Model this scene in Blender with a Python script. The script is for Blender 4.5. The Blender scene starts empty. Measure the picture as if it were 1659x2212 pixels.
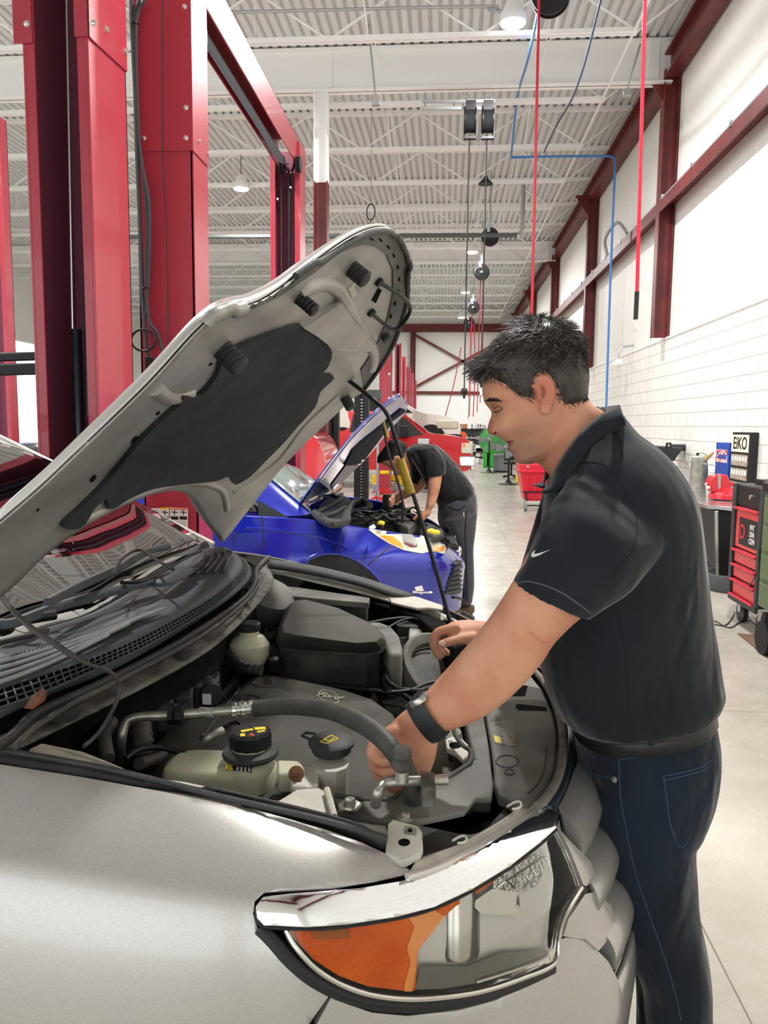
import bpy, bmesh, math, random
from mathutils import Vector, Matrix, noise
from mathutils.bvhtree import BVHTree
from mathutils.geometry import delaunay_2d_cdt
R = math.radians
random.seed(7)
SC = bpy.context.scene
COL = SC.collection

# ------------------------------------------------------------------ camera
F, CX, CY, EYE = 1700.0, 829.5, 1106.0, 1.6
_dy = Vector(((968-CX)/F, -(920-CY)/F, -1)).normalized()
_b, _a, _c = (682-CX)/F, (968-CX)/F, -(920-CY)/F
_dd = -(1+_a*_b)/_c
_dn = Vector((_b, _dd, -1)).normalized()
_up = -_dn
_x = _dy.cross(_up)
MW = Matrix((_x, _dy, _up))            # camera space -> world
cam = bpy.data.cameras.new('camera')
camo = bpy.data.objects.new('camera', cam)
COL.objects.link(camo)
camo.matrix_world = Matrix.Translation((0, 0, EYE)) @ MW.to_4x4()
cam.sensor_fit = 'HORIZONTAL'; cam.sensor_width = 36; cam.lens = F/1659*36
cam.clip_start = .02; cam.clip_end = 400
SC.camera = camo
O0 = Vector((0, 0, EYE))

# ------------------------------------------------------------------ world, exposure
SC.view_settings.view_transform = 'Standard'
SC.view_settings.look = 'None'
SC.view_settings.exposure = 0.3
SC.view_settings.gamma = 1
SC.view_settings.use_curve_mapping = False
w = bpy.data.worlds.new('sky'); SC.world = w; w.use_nodes = True
wn = w.node_tree.nodes; wl = w.node_tree.links
bg = wn['Background']
bg.inputs[0].default_value = (.93, .97, 1, 1); bg.inputs[1].default_value = 2.2

# ------------------------------------------------------------------ helpers
def ray(px, py):
    return MW @ Vector(((px-CX)/F, -(py-CY)/F, -1))
def at(px, py, z=None, y=None, x=None):
    r = ray(px, py)
    if z is not None: t = (z-EYE)/r.z
    elif y is not None: t = y/r.y
    else: t = x/r.x
    return O0 + r*t
def px_of(p):
    q = MW.transposed() @ (Vector(p)-O0)
    return CX+F*q.x/-q.z, CY-F*q.y/-q.z

def lin(c):
    return c/12.92 if c <= .04045 else ((c+.055)/1.055)**2.4
def rgb(h):
    if isinstance(h, str):
        return tuple(lin(int(h[i:i+2], 16)/255) for i in (0, 2, 4))+(1,)
    return tuple(h)+(1,)

def mat(name, col, rough=.5, metal=0, bump=0, bscale=50, col2=None, cscale=6, mix=(.4, .65), coat=0, emit=None, es=1, trans=0, ior=1.45, alpha=1, spec=.5, sheen=0, stretch=None, detail=4):
    m = bpy.data.materials.new(name); m.use_nodes = True
    n = m.node_tree.nodes; l = m.node_tree.links; b = n['Principled BSDF']
    b.inputs['Base Color'].default_value = rgb(col); b.inputs['Roughness'].default_value = rough
    b.inputs['Metallic'].default_value = metal; b.inputs['IOR'].default_value = ior
    b.inputs['Specular IOR Level'].default_value = spec
    b.inputs['Coat Weight'].default_value = coat; b.inputs['Coat Roughness'].default_value = .05
    b.inputs['Transmission Weight'].default_value = trans; b.inputs['Alpha'].default_value = alpha
    if sheen: b.inputs['Sheen Weight'].default_value = sheen; b.inputs['Sheen Roughness'].default_value = .4
    if emit: b.inputs['Emission Color'].default_value = rgb(emit); b.inputs['Emission Strength'].default_value = es
    tc = n.new('ShaderNodeTexCoord'); src = tc.outputs['Object']
    if stretch:
        mp = n.new('ShaderNodeMapping'); mp.inputs['Scale'].default_value = stretch; l.new(src, mp.inputs[0]); src = mp.outputs[0]
    if col2 is not None:
        t = n.new('ShaderNodeTexNoise'); t.inputs['Scale'].default_value = cscale; t.inputs['Detail'].default_value = detail
        l.new(src, t.inputs['Vector'])
        r = n.new('ShaderNodeValToRGB'); r.color_ramp.elements[0].position = mix[0]; r.color_ramp.elements[1].position = mix[1]
        r.color_ramp.elements[0].color = rgb(col); r.color_ramp.elements[1].color = rgb(col2)
        l.new(t.outputs['Fac'], r.inputs[0]); l.new(r.outputs[0], b.inputs['Base Color'])
    if bump:
        t = n.new('ShaderNodeTexNoise'); t.inputs['Scale'].default_value = bscale; t.inputs['Detail'].default_value = 3
        l.new(src, t.inputs['Vector'])
        k = n.new('ShaderNodeBump'); k.inputs['Strength'].default_value = bump; k.inputs['Distance'].default_value = .01
        l.new(t.outputs['Fac'], k.inputs['Height']); l.new(k.outputs[0], b.inputs['Normal'])
    return m

def tag(o, label=None, cat=None, group=None, kind=None):
    if label: o['label'] = label
    if cat: o['category'] = cat
    if group: o['group'] = group
    if kind: o['kind'] = kind
    return o
def empty(name, loc, label=None, cat=None, group=None, kind=None):
    o = bpy.data.objects.new(name, None); COL.objects.link(o); o.location = loc; o.empty_display_size = .05
    return tag(o, label, cat, group, kind)
def put(o, parent):
    if parent is not None:
        inv = Matrix.Identity(4); p = parent
        chain = []
        while p: chain.append(p); p = p.parent
        for q in reversed(chain):
            inv = inv @ q.matrix_parent_inverse @ Matrix.LocRotScale(q.location, q.rotation_euler, q.scale)
        o.parent = parent; o.matrix_parent_inverse = inv.inverted()
    return o

class MB:
    def __init__(s): s.v = []; s.f = []; s.m = []; s.cur = 0
    def add(s, vs, fs):
        k = len(s.v); s.v += [Vector(v) for v in vs]
        for f in fs: s.f.append([i+k for i in f]); s.m.append(s.cur)
        return s
    def box(s, a, b, M=None):
        (x0, y0, z0), (x1, y1, z1) = a, b
        vs = [Vector((x, y, z)) for z in (z0, z1) for y in (y0, y1) for x in (x0, x1)]
        if M: vs = [M @ v for v in vs]
        return s.add(vs, [(0, 2, 3, 1), (4, 5, 7, 6), (0, 1, 5, 4), (2, 6, 7, 3), (0, 4, 6, 2), (1, 3, 7, 5)])
    def beam(s, p, q, w, h=None, up=(0, 0, 1), ext=0):
        p, q = Vector(p), Vector(q); d = (q-p).normalized(); h = h or w
        up = Vector(up)
        if abs(d.dot(up)) > .98: up = Vector((0, 1, 0)) if abs(d.y) < .9 else Vector((1, 0, 0))
        a = d.cross(up).normalized(); c = a.cross(d)
        p = p-d*ext; q = q+d*ext
        vs = [e+a*i*w/2+c*j*h/2 for e in (p, q) for i, j in ((-1, -1), (1, -1), (1, 1), (-1, 1))]
        return s.add(vs, [(0, 1, 2, 3), (7, 6, 5, 4), (0, 4, 5, 1), (1, 5, 6, 2), (2, 6, 7, 3), (3, 7, 4, 0)])
    def loft(s, rings, caps=True, closed=True):
        n = len(rings[0]); k = len(s.v); s.v += [Vector(p) for r in rings for p in r]
        for i in range(len(rings)-1):
            for j in range(n if closed else n-1):
                a = k+i*n+j; b2 = k+i*n+(j+1) % n
                s.f.append([a, b2, b2+n, a+n]); s.m.append(s.cur)
        if caps and closed:
            s.f.append([k+j for j in range(n)][::-1]); s.m.append(s.cur)
            s.f.append([k+(len(rings)-1)*n+j for j in range(n)]); s.m.append(s.cur)
        return s
    def tube(s, pts, r, n=10, caps=True):
        pts = [Vector(p) for p in pts]; rr = r if isinstance(r, (list, tuple)) else [r]*len(pts)
        rings = []; a = None
        for i, p in enumerate(pts):
            d = (pts[min(i+1, len(pts)-1)]-pts[max(i-1, 0)]).normalized()
            if a is None: a = d.orthogonal().normalized()
            a = (a-d*a.dot(d)); a = a.normalized() if a.length > 1e-6 else d.orthogonal().normalized()
            b2 = d.cross(a)
            rings.append([p+(a*math.cos(t)+b2*math.sin(t))*rr[i] for t in [2*math.pi*j/n for j in range(n)]])
        return s.loft(rings, caps)
    def lathe(s, base, prof, axis=(0, 0, 1), n=24, caps=True, sq=None):
        ax = Vector(axis).normalized(); a = ax.orthogonal().normalized(); c = ax.cross(a); base = Vector(base)
        return s.loft([[base+ax*h+(a*math.cos(t)+c*math.sin(t))*max(r, 1e-4) for t in [2*math.pi*j/n for j in range(n)]] for r, h in prof], caps)
    def prism(s, poly, d, hole=None):
        poly = [Vector(p) for p in poly]; d = Vector(d); n = len(poly)
        s.add(poly+[p+d for p in poly], [list(range(n))[::-1], [i+n for i in range(n)]]+[(i, (i+1) % n, (i+1) % n+n, i+n) for i in range(n)])
        return s
    def ball(s, c, r, n=12, m=8, sc=(1, 1, 1)):
        c = Vector(c)
        return s.loft([[c+Vector((math.cos(t)*math.sin(p)*r*sc[0], math.sin(t)*math.sin(p)*r*sc[1], -math.cos(p)*r*sc[2])) for t in [2*math.pi*j/n for j in range(n)]] for p in [.02+(math.pi-.04)*i/m for i in range(m+1)]])
    def grid(s, rows):
        return s.loft(rows, False, False)

def obj(name, mb, m, parent=None, smooth=35, bevel=0, sub=0, solid=0, off=-1, bseg=2, remesh=0, weld=0, smoothmod=0):
    me = bpy.data.meshes.new(name); me.from_pydata([tuple(v) for v in mb.v], [], mb.f)
    ms = m if isinstance(m, (list, tuple)) else [m]
    for q in ms: me.materials.append(q)
    if len(ms) > 1: me.polygons.foreach_set('material_index', mb.m)
    bm = bmesh.new(); bm.from_mesh(me)
    if weld: bmesh.ops.remove_doubles(bm, verts=bm.verts, dist=weld)
    if smooth != 'keep': bmesh.ops.recalc_face_normals(bm, faces=bm.faces)
    bm.to_mesh(me); bm.free()
    me.polygons.foreach_set('use_smooth', [True]*len(me.polygons))
    if smooth != 'keep' and smooth < 180: me.set_sharp_from_angle(angle=R(smooth))
    o = bpy.data.objects.new(name, me); COL.objects.link(o); put(o, parent)
    if solid: q = o.modifiers.new('s', 'SOLIDIFY'); q.thickness = solid; q.offset = off
    if bevel: q = o.modifiers.new('b', 'BEVEL'); q.width = bevel; q.segments = bseg; q.limit_method = 'ANGLE'; q.angle_limit = R(40)
    if remesh: q = o.modifiers.new('r', 'REMESH'); q.mode = 'VOXEL'; q.voxel_size = remesh; q.use_smooth_shade = True
    if smoothmod: q = o.modifiers.new('sm', 'SMOOTH'); q.factor = .5; q.iterations = smoothmod
    if sub: q = o.modifiers.new('u', 'SUBSURF'); q.levels = sub; q.render_levels = sub
    return o

def crom(pts, n=8, closed=False):
    """Catmull-Rom through points (any tuples/vectors)"""
    P = [Vector(p) for p in pts]; N = len(P); out = []
    for i in range(N if closed else N-1):
        if closed: a, b, c, d = P[i-1], P[i], P[(i+1) % N], P[(i+2) % N]
        else: a, b, c, d = P[max(i-1, 0)], P[i], P[i+1], P[min(i+2, N-1)]
        for k in range(n):
            t = k/n
            out.append(.5*((2*b)+(c-a)*t+(2*a-5*b+4*c-d)*t*t+(3*b-a-3*c+d)*t**3))
    if not closed: out.append(P[-1].copy())
    return out
def resamp(pts, n):
    P = [Vector(p) for p in pts]; L = [0]
    for i in range(len(P)-1): L.append(L[-1]+(P[i+1]-P[i]).length)
    out = []; j = 0
    for k in range(n):
        s = L[-1]*k/(n-1)
        while j < len(P)-2 and L[j+1] < s: j += 1
        t = (s-L[j])/max(L[j+1]-L[j], 1e-9); out.append(P[j].lerp(P[j+1], min(max(t, 0), 1)))
    return out

def bvh_of(o, deform=True):
    dg = bpy.context.evaluated_depsgraph_get(); e = o.evaluated_get(dg)
    me = e.to_mesh(); mw = o.matrix_world
    bpy.context.view_layer.update(); mw = o.matrix_world
    t = BVHTree.FromPolygons([mw @ v.co for v in me.vertices], [list(p.vertices) for p in me.polygons])
    e.to_mesh_clear(); return t
def hit(b, px, py):
    r = ray(px, py).normalized(); h = b.ray_cast(O0, r)
    if h[0] is None:
        return None
    n = h[1]
    if n.dot(r) > 0: n = -n
    return h[0], n
def drape(mb, poly, b, th=.003, step=12, sink=.002, smooth=0, lift=0):
    """a patch that lies on a surface: outline given where it is seen, thickness th off the surface"""
    if smooth: poly = [(p.x, p.y) for p in crom([(q[0], q[1], 0) for q in poly], smooth, True)]
    n = len(poly); vs = [Vector(p) for p in poly]
    xs = [p[0] for p in poly]; ys = [p[1] for p in poly]
    def inside(x, y):
        c = False
        for i in range(n):
            x1, y1 = poly[i]; x2, y2 = poly[i-1]
            if (y1 > y) != (y2 > y) and x < (x2-x1)*(y-y1)/(y2-y1)+x1: c = not c
        return c
    y = min(ys)+step/2
    while y < max(ys):
        x = min(xs)+step/2
        while x < max(xs):
            if inside(x, y): vs.append(Vector((x, y)))
            x += step
        y += step
    v2, e2, f2, *_ = delaunay_2d_cdt(vs, [], [list(range(n))], 1, 1e-3)
    top = []; bot = []; last = None
    for v in v2:
        h = hit(b, v.x, v.y)
        top.append(h)
    idx = [i for i, h in enumerate(top) if h]
    if not idx: return mb
    k = len(mb.v); mp = {}
    for q, i in enumerate(idx): mp[i] = q
    mb.v += [top[i][0]+top[i][1]*(th+lift) for i in idx]; mb.v += [top[i][0]-top[i][1]*sink for i in idx]
    m = len(idx); ec = {}
    for f in f2:
        if all(i in mp for i in f):
            g = [mp[i] for i in f]
            mb.f.append([k+i for i in g]); mb.m.append(mb.cur)
            mb.f.append([k+m+i for i in g][::-1]); mb.m.append(mb.cur)
            for a, b2 in zip(g, g[1:]+g[:1]): ec[(a, b2)] = 1
    for (a, b2) in list(ec):
        if (b2, a) not in ec:
            mb.f.append([k+b2, k+a, k+m+a, k+m+b2]); mb.m.append(mb.cur)
    return mb
def line_on(mb, pts, b, r=.002, n=6, dens=8, lift=0):
    """a thin round bead following a surface"""
    P = crom([(p[0], p[1], 0) for p in pts], dens); out = []
    for p in P:
        h = hit(b, p.x, p.y)
        if h: out.append(h[0]+h[1]*lift)
    if len(out) > 1: mb.tube(out, r, n)
    return mb
def copy_tree(o, parent=None):
    c = o.copy(); COL.objects.link(c); c.parent = parent
    if parent is not None: c.matrix_parent_inverse = o.matrix_parent_inverse.copy()
    for ch in [q for q in bpy.data.objects if q.parent == o]: copy_tree(ch, c)
    return c
def text_obj(name, s, loc, size, m, parent, xdir=(1, 0, 0), updir=(0, 0, 1), ext=.001, bold=0, shear=0, align='CENTER'):
    cu = bpy.data.curves.new(name, 'FONT'); cu.body = s; cu.size = size; cu.extrude = ext; cu.align_x = align; cu.align_y = 'CENTER'; cu.shear = shear
    cu.offset = bold*size
    o = bpy.data.objects.new(name, cu); COL.objects.link(o)
    X = Vector(xdir).normalized(); U = Vector(updir); Z = X.cross(U).normalized(); U = Z.cross(X)
    M = Matrix((X, U, Z)).transposed().to_4x4(); M.translation = loc
    dg = bpy.context.evaluated_depsgraph_get(); me = bpy.data.meshes.new_from_object(o.evaluated_get(dg))
    me.transform(M); me.materials.clear(); me.materials.append(m)
    bpy.data.objects.remove(o); q = bpy.data.objects.new(name, me); COL.objects.link(q); put(q, parent)
    return q
# ------------------------------------------------------------------ materials of the building
M_white = mat('white_paint', 'fafaf8', .5)
M_deck = mat('white_deck', 'dfe1e1', .55)
M_cream = mat('cream_panel', 'f2f0ea', .6)
M_maroon = mat('primer_red', '6f2a28', .45, bump=.1, bscale=30, col2='5c2122', cscale=3)
M_galv = mat('galvanised', 'b9bdbf', .35, .8)
M_black = mat('black_plastic', '151618', .45)
M_blackm = mat('black_metal', '1a1b1d', .4, .3)
M_blue_pipe = mat('blue_pipe', '3f7fc4', .35)
M_rubber = mat('rubber', '202123', .7)
M_red = mat('lift_red', 'a8303f', .32, 0, .15, 260, coat=.3)
M_redhose = mat('red_hose', 'c21f35', .4)
M_red_shade = mat('lift_red_shaded', '84475a', .45, bump=.1, bscale=200)  # darker copy of the lift red, with the channel's shade in its colour
M_steel = mat('steel', 'b5b5b0', .3, .9)
M_chrome = mat('chrome', 'f2f3f5', .05, 1)
M_zinc = mat('zinc', 'd8d8d2', .25, .9)
M_lamp = mat('lamp_glow', 'ffffff', .5, emit='fffdf4', es=14)

def brick_mat():
    m = bpy.data.materials.new('painted_block'); m.use_nodes = True
    n = m.node_tree.nodes; l = m.node_tree.links; b = n['Principled BSDF']; b.inputs['Roughness'].default_value = .45
    tc = n.new('ShaderNodeTexCoord'); mp = n.new('ShaderNodeMapping'); mp.inputs['Rotation'].default_value = (0, R(-90), R(-90))
    sx = n.new('ShaderNodeSeparateXYZ'); cx = n.new('ShaderNodeCombineXYZ')
    l.new(tc.outputs['Object'], sx.inputs[0]); l.new(sx.outputs[1], cx.inputs[0]); l.new(sx.outputs[2], cx.inputs[1])
    t = n.new('ShaderNodeTexBrick'); t.inputs['Scale'].default_value = 1; t.inputs['Mortar Size'].default_value = .006
    t.inputs['Brick Width'].default_value = .406; t.inputs['Row Height'].default_value = .203; t.inputs['Mortar Smooth'].default_value = .3
    t.inputs['Color1'].default_value = rgb('f4f2ec'); t.inputs['Color2'].default_value = rgb('efede6'); t.inputs['Mortar'].default_value = rgb('b9b5ac')
    l.new(cx.outputs[0], t.inputs[0]); l.new(t.outputs[0], b.inputs[0])
    k = n.new('ShaderNodeBump'); k.invert = True; k.inputs['Strength'].default_value = .5; k.inputs['Distance'].default_value = .008
    l.new(t.outputs['Fac'], k.inputs['Height']); l.new(k.outputs[0], b.inputs['Normal'])
    return m
def floor_mat():
    m = mat('polished_concrete', 'bdb8ad', .22, 0, col2='aca69a', cscale=1.6, mix=(.35, .7), detail=8)
    n = m.node_tree.nodes; l = m.node_tree.links; b = n['Principled BSDF']
    tc = n.new('ShaderNodeTexCoord')
    t = n.new('ShaderNodeTexNoise'); t.inputs['Scale'].default_value = 7; t.inputs['Detail'].default_value = 9; t.inputs['Roughness'].default_value = .7
    l.new(tc.outputs['Object'], t.inputs[0])
    r = n.new('ShaderNodeValToRGB'); r.color_ramp.elements[0].position = .3; r.color_ramp.elements[1].position = .75
    r.color_ramp.elements[0].color = (.84, .83, .80, 1); r.color_ramp.elements[1].color = (1, 1, 1, 1); l.new(t.outputs[0], r.inputs[0])
    mx = n.new('ShaderNodeMix'); mx.data_type = 'RGBA'; mx.blend_type = 'MULTIPLY'; mx.inputs[0].default_value = .8
    src = b.inputs[0].links[0].from_socket; l.new(src, mx.inputs[6]); l.new(r.outputs[0], mx.inputs[7])
    # saw-cut joints
    sx = n.new('ShaderNodeSeparateXYZ'); l.new(tc.outputs['Object'], sx.inputs[0])
    prev = mx.outputs[2]
    for ax, off, per in ((0, .845, 3.6), (1, 4.48, 3.6)):
        a = n.new('ShaderNodeMath'); a.operation = 'ADD'; a.inputs[1].default_value = -off+per*40; l.new(sx.outputs[ax], a.inputs[0])
        q = n.new('ShaderNodeMath'); q.operation = 'MODULO'; q.inputs[1].default_value = per; l.new(a.outputs[0], q.inputs[0])
        g = n.new('ShaderNodeMath'); g.operation = 'LESS_THAN'; g.inputs[1].default_value = .006; l.new(q.outputs[0], g.inputs[0])
        h = n.new('ShaderNodeMix'); h.data_type = 'RGBA'; h.inputs[7].default_value = rgb('7a7264'); l.new(g.outputs[0], h.inputs[0]); l.new(prev, h.inputs[6]); prev = h.outputs[2]
    l.new(prev, b.inputs[0])
    rr = n.new('ShaderNodeMapRange'); rr.inputs[3].default_value = .12; rr.inputs[4].default_value = .42; l.new(t.outputs[0], rr.inputs[0]); l.new(rr.outputs[0], b.inputs['Roughness'])
    return m

# ------------------------------------------------------------------ the building
XW = 3.5; YF = 42.0; ZD = 7.62; XL = -16.0; YB = -6.0
fl = obj('floor', MB().box((XL-20, YB-3, -.1), (XW+.2, YF+.3, 0)), floor_mat()); tag(fl, kind='structure')
# roof deck: real corrugated sheet whose flutes run along the room
d = MB(); prof = []; x = XL
while x < XW:
    prof += [(x, ZD), (x+.085, ZD), (x+.1, ZD+.055), (x+.137, ZD+.055)]; x += .152
d.grid([[(px_, YB, pz) for px_, pz in prof], [(px_, YF, pz) for px_, pz in prof]])
ceil = obj('ceiling', d, M_deck, smooth=20); tag(ceil, kind='structure')
obj('roof_sheet', MB().box((XL, YB, ZD+.07), (XW+.2, YF, ZD+.12)), M_white, ceil)
def joist(Y, zb=6.92, zt=ZD-.03, x0=XL, x1=XW-.15, pitch=2.1, ph=0.0):
    m = MB()
    for dy in (-.035, .035):
        m.beam((x0, Y+dy, zt), (x1, Y+dy, zt), .05, .06); m.beam((x0, Y+dy, zb), (x1-.9, Y+dy, zb), .05, .06)
    x = x1-.9; k = 0
    m.tube([(x1, Y, zt), (x, Y, zb)], .013, 6)
    while x > x0+pitch:
        m.tube([(x, Y, zb), (x-pitch/2, Y, zt), (x-pitch, Y, zb)], .02, 6)
        m.tube([(x-pitch/2, Y, zt), (x-pitch/2, Y, zb)], .008, 5)
        x -= pitch
    return obj('roof_joist', m, M_white, ceil, smooth=50)
Y = 11.5
ys = [11.5-2.15*k for k in range(1, 8)]+[11.5]+[13.75+2.15*k for k in range(0, 13)]
for Y in ys: joist(Y)
def girder(Y, z0=6.95, z1=ZD-.02):
    m = MB()
    m.box((XL, Y-.01, z0), (XW-.12, Y+.01, z1)); m.box((XL, Y-.11, z0), (XW-.12, Y+.11, z0+.02)); m.box((XL, Y-.11, z1-.02), (XW-.12, Y+.11, z1))
    for xx in (-2.05, 3.1):
        m.box((xx-.08, Y-.03, z0+.02), (xx+.08, Y-.01, z1-.02))
    return obj('roof_girder', m, M_white, ceil)
girder(13.3); girder(26.7)
# bridging struts that run along the room between joists
for xx in (-6.2, -1.2, 1.35):
    m = MB()
    for k in range(len(ys)-1):
        a, b = sorted(ys)[k:k+2]
        m.tube([(xx, a, 6.94), (xx, b, ZD-.05)], .01, 5); m.tube([(xx, a, ZD-.05), (xx, b, 6.94)], .01, 5)
    obj('bridging', m, M_white, ceil)
m = MB()
for xx in (-3.6, 2.4): m.tube([(xx, YB, 6.9), (xx, YF, 6.9)], .016, 6)
obj('bottom_bridging', m, M_white, ceil)

# right wall: painted block below, insulated panels above
def panel_mat():
    m = mat('ribbed_panel', 'f2f0ea', .5)
    n = m.node_tree.nodes; l = m.node_tree.links; b = n['Principled BSDF']
    tc = n.new('ShaderNodeTexCoord'); t = n.new('ShaderNodeTexWave'); t.bands_direction = 'DIAGONAL'; t.inputs['Scale'].default_value = 4.5
    sx = n.new('ShaderNodeSeparateXYZ'); cx = n.new('ShaderNodeCombineXYZ'); ad = n.new('ShaderNodeMath')
    l.new(tc.outputs['Object'], sx.inputs[0]); l.new(sx.outputs[0], ad.inputs[0]); l.new(sx.outputs[1], ad.inputs[1]); l.new(ad.outputs[0], cx.inputs[0])
    t.bands_direction = 'X'; l.new(cx.outputs[0], t.inputs[0])
    k = n.new('ShaderNodeBump'); k.inputs['Strength'].default_value = .35; k.inputs['Distance'].default_value = .01
    l.new(t.outputs[1], k.inputs['Height']); l.new(k.outputs[0], b.inputs['Normal'])
    return m
M_panel = panel_mat(); M_block = brick_mat()
wr = obj('wall_right', MB().box((XW, YB, 0), (XW+.2, YF, 3.03)), M_block); tag(wr, kind='structure')
wp = obj('insulated_panel', MB().box((XW+.02, YB, 3.03), (XW+.15, YF, ZD+.1)), M_panel, wr)
obj('wall_ledge', MB().box((XW-.02, YB, 3.03), (XW+.2, YF, 3.06)), M_white, wr)
def ibeam(p, q, w=.2, h=.2, t=.016, up=(0, 1, 0)):
    """I section between two points: flanges lie across `up`"""
    m = MB(); p, q = Vector(p), Vector(q); d = (q-p).normalized(); u = Vector(up); s = d.cross(u).normalized()
    m.beam(p, q, t, h, up=up)
    for k in (-1, 1): m.beam(p+u*k*h/2, q+u*k*h/2, w, t, up=up)
    return m
for Y in (6.6, 13.3, 20.0, 26.7, 33.4, 40.0):
    c = obj('wall_column', ibeam((XW-.12, Y, 3.05), (XW-.12, Y, 7.15), .21, .22, up=(1, 0, 0)), M_maroon, wr)
    m = MB(); m.prism([(XW-.24, Y-.008, 7.15), (XW-.55, Y-.008, 7.15), (XW-.24, Y-.008, 6.7)], (0, .016, 0)); obj('gusset', m, M_maroon, c)
m = MB(); m.box((XW-.24, YB, 7.02), (XW-.02, YF, 7.05)); m.box((XW-.24, YB, 7.38), (XW-.02, YF, 7.41)); m.box((XW-.14, YB, 7.05), (XW-.12, YF, 7.38))
obj('eave_beam', m, M_maroon, wr)
def zlin(px, py, x): return at(px, py, x=x).z
m = MB(); zg = 5.12
m.box((XW-.22, YB, zg), (XW+.02, YF, zg+.02)); m.box((XW-.24, YB, zg-.14), (XW-.22, YF, zg+.04))
obj('wall_girt', m, M_maroon, wr)
m = MB()
for k, r_ in ((0, .022), (.06, .016), (-.06, .016)): m.tube([(XW-.16+k, YB, zg+.06), (XW-.16+k, YF, zg+.06)], r_, 8)
Y = 4.0
while Y < YF: m.box((XW-.26, Y, zg+.02), (XW-.06, Y+.04, zg+.09)); Y += 1.5
obj('conduit_run', m, M_galv, wr)
m = MB(); m.tube(crom([(XW-.2, 17.5, zg+.1), (XW-.3, 17.3, zg+.35), (XW-.35, 16.6, zg+.4), (XW-.3, 16.0, zg+.4), (XW-.2, 15.6, zg+.1)], 6), .035, 8)
obj('conduit_offset', m, M_galv, wr)

# far wall with cross bracing
wb = obj('wall_back', MB().box((XL, YF, 0), (XW+.2, YF+.2, ZD+.1)), M_panel); tag(wb, kind='structure')
obj('back_girt', MB().box((XL, YF-.2, 3.25), (XW, YF, 3.4)), M_maroon, wb)
obj('back_block', MB().box((XL, YF-.05, 0), (XW, YF, 3.2)), M_white, wb)
obj('back_beam', MB().box((XL, YF-.3, 6.45), (XW, YF-.05, 6.85)), M_maroon, wb)
for xx in (-1.9, 3.3): obj('back_column', ibeam((xx, YF-.2, 0), (xx, YF-.2, 6.6), .25, .25, up=(1, 0, 0)), M_maroon, wb)
for a, b in (((-1.8, 6.3), (3.2, 3.6)), ((-1.8, 3.6), (3.2, 6.3))):
    obj('cross_brace', MB().beam((a[0], YF-.22, a[1]), (b[0], YF-.22, b[1]), .12, .12), M_maroon, wb)

# left wall with open roller doors
wlft = MB()
wlft.box((XL-.2, 8, 4.6), (XL, YF, ZD+.1))
for y0 in (8, 14.2, 20.4, 26.6, 32.8, 39): wlft.box((XL-.2, y0, 0), (XL, y0+1.6, 4.6))
wl_ = obj('wall_left', wlft, M_panel); tag(wl_, kind='structure')
for i, Y in enumerate((13.0, 19.3)):
    pass
# sectional door panels raised inside, under the roof
for Y0 in (15.8,):
    t = MB()
    for k in range(5): t.box((XL+.3+k*.62, Y0, 4.75-.0*k), (XL+.3+k*.62+.6, Y0+4.4, 4.82-.0*k))
    o = obj('door_1', t, M_white, None, bevel=.004); tag(o, kind='structure')

# front wall behind the viewpoint, with its open roller doors
wf = MB(); wf.box((XL, YB-.2, 4.3), (XW+.2, YB, ZD+.1))
for x0 in (-16, -10.8, -5.6, -.4, 3.0): wf.box((x0, YB-.2, 0), (x0+.7, YB, 4.3))
wf_ = obj('wall_front', wf, M_panel); tag(wf_, kind='structure')
obj('front_beam', MB().box((XL, YB, 6.4), (XW, YB+.15, 6.8)), M_maroon, wf_)
# building column between the bays: white top, primer red below
cpos = at(694, 600, y=13.3)
col = empty('steel_column', (cpos.x, 13.3, 0), 'tall building column, white above and brown-red below, behind the red lift posts', 'column', kind='structure')
col.name = 'trim_1'
obj('column_shaft', ibeam((cpos.x, 13.3, 0), (cpos.x, 13.3, 5.55), .21, .21, up=(1, 0, 0)), M_maroon, col)
obj('column_top', ibeam((cpos.x, 13.3, 5.55), (cpos.x, 13.3, 7.0), .21, .21, up=(1, 0, 0)), M_white, col)

# high-bay lamps
def highbay(px, py, z, Y):
    p = at(px, py, y=Y)
    e = empty('high_bay_lamp', p, '?', 'ceiling lamp', 'round high-bay lamps along the bay')
    m = MB(); m.lathe(p, [(.05, .3), (.09, .28), (.14, .16), (.17, .12), (.18, .02), (.17, 0)], n=20); obj('lamp_housing', m, M_white, e)
    m = MB(); m.lathe(p, [(.155, -.006), (.165, -.012), (.12, -.03), (.01, -.035)], n=20); obj('lamp_lens', m, M_lamp, e)
    m = MB(); m.tube([p+Vector((0, 0, .3)), p+Vector((0, 0, max(.4, ZD+.04-p.z)))], .008, 6); obj('hanger', m, M_black, e)
    L = bpy.data.lights.new('lamp_light', 'AREA'); L.shape = 'DISK'; L.size = .3; L.energy = 260; L.color = (1, .99, .97)
    lo = bpy.data.objects.new('lamp_light', L); COL.objects.link(lo); lo.location = (p.x, p.y, p.z-.05); put(lo, e)
    return e
LB = [((1108, 50, 0, 11.2), 'bright high-bay lamp nearest the camera, at the top of the picture'),
      ((521, 408, 0, 17.9), 'high-bay lamp hanging left of the white-topped column'),
      ((1020, 545, 0, 24.0), 'lit high-bay lamp just left of the dark ceiling pipe reel'),
      ((1005, 632, 0, 31.0), 'small lit high-bay lamp far down the room beside the reels'),
      ((997, 686, 0, 37.0), 'farthest tiny lit high-bay lamp near the end wall')]
for a, lab in LB:
    e = highbay(*a); e['label'] = lab
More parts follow.
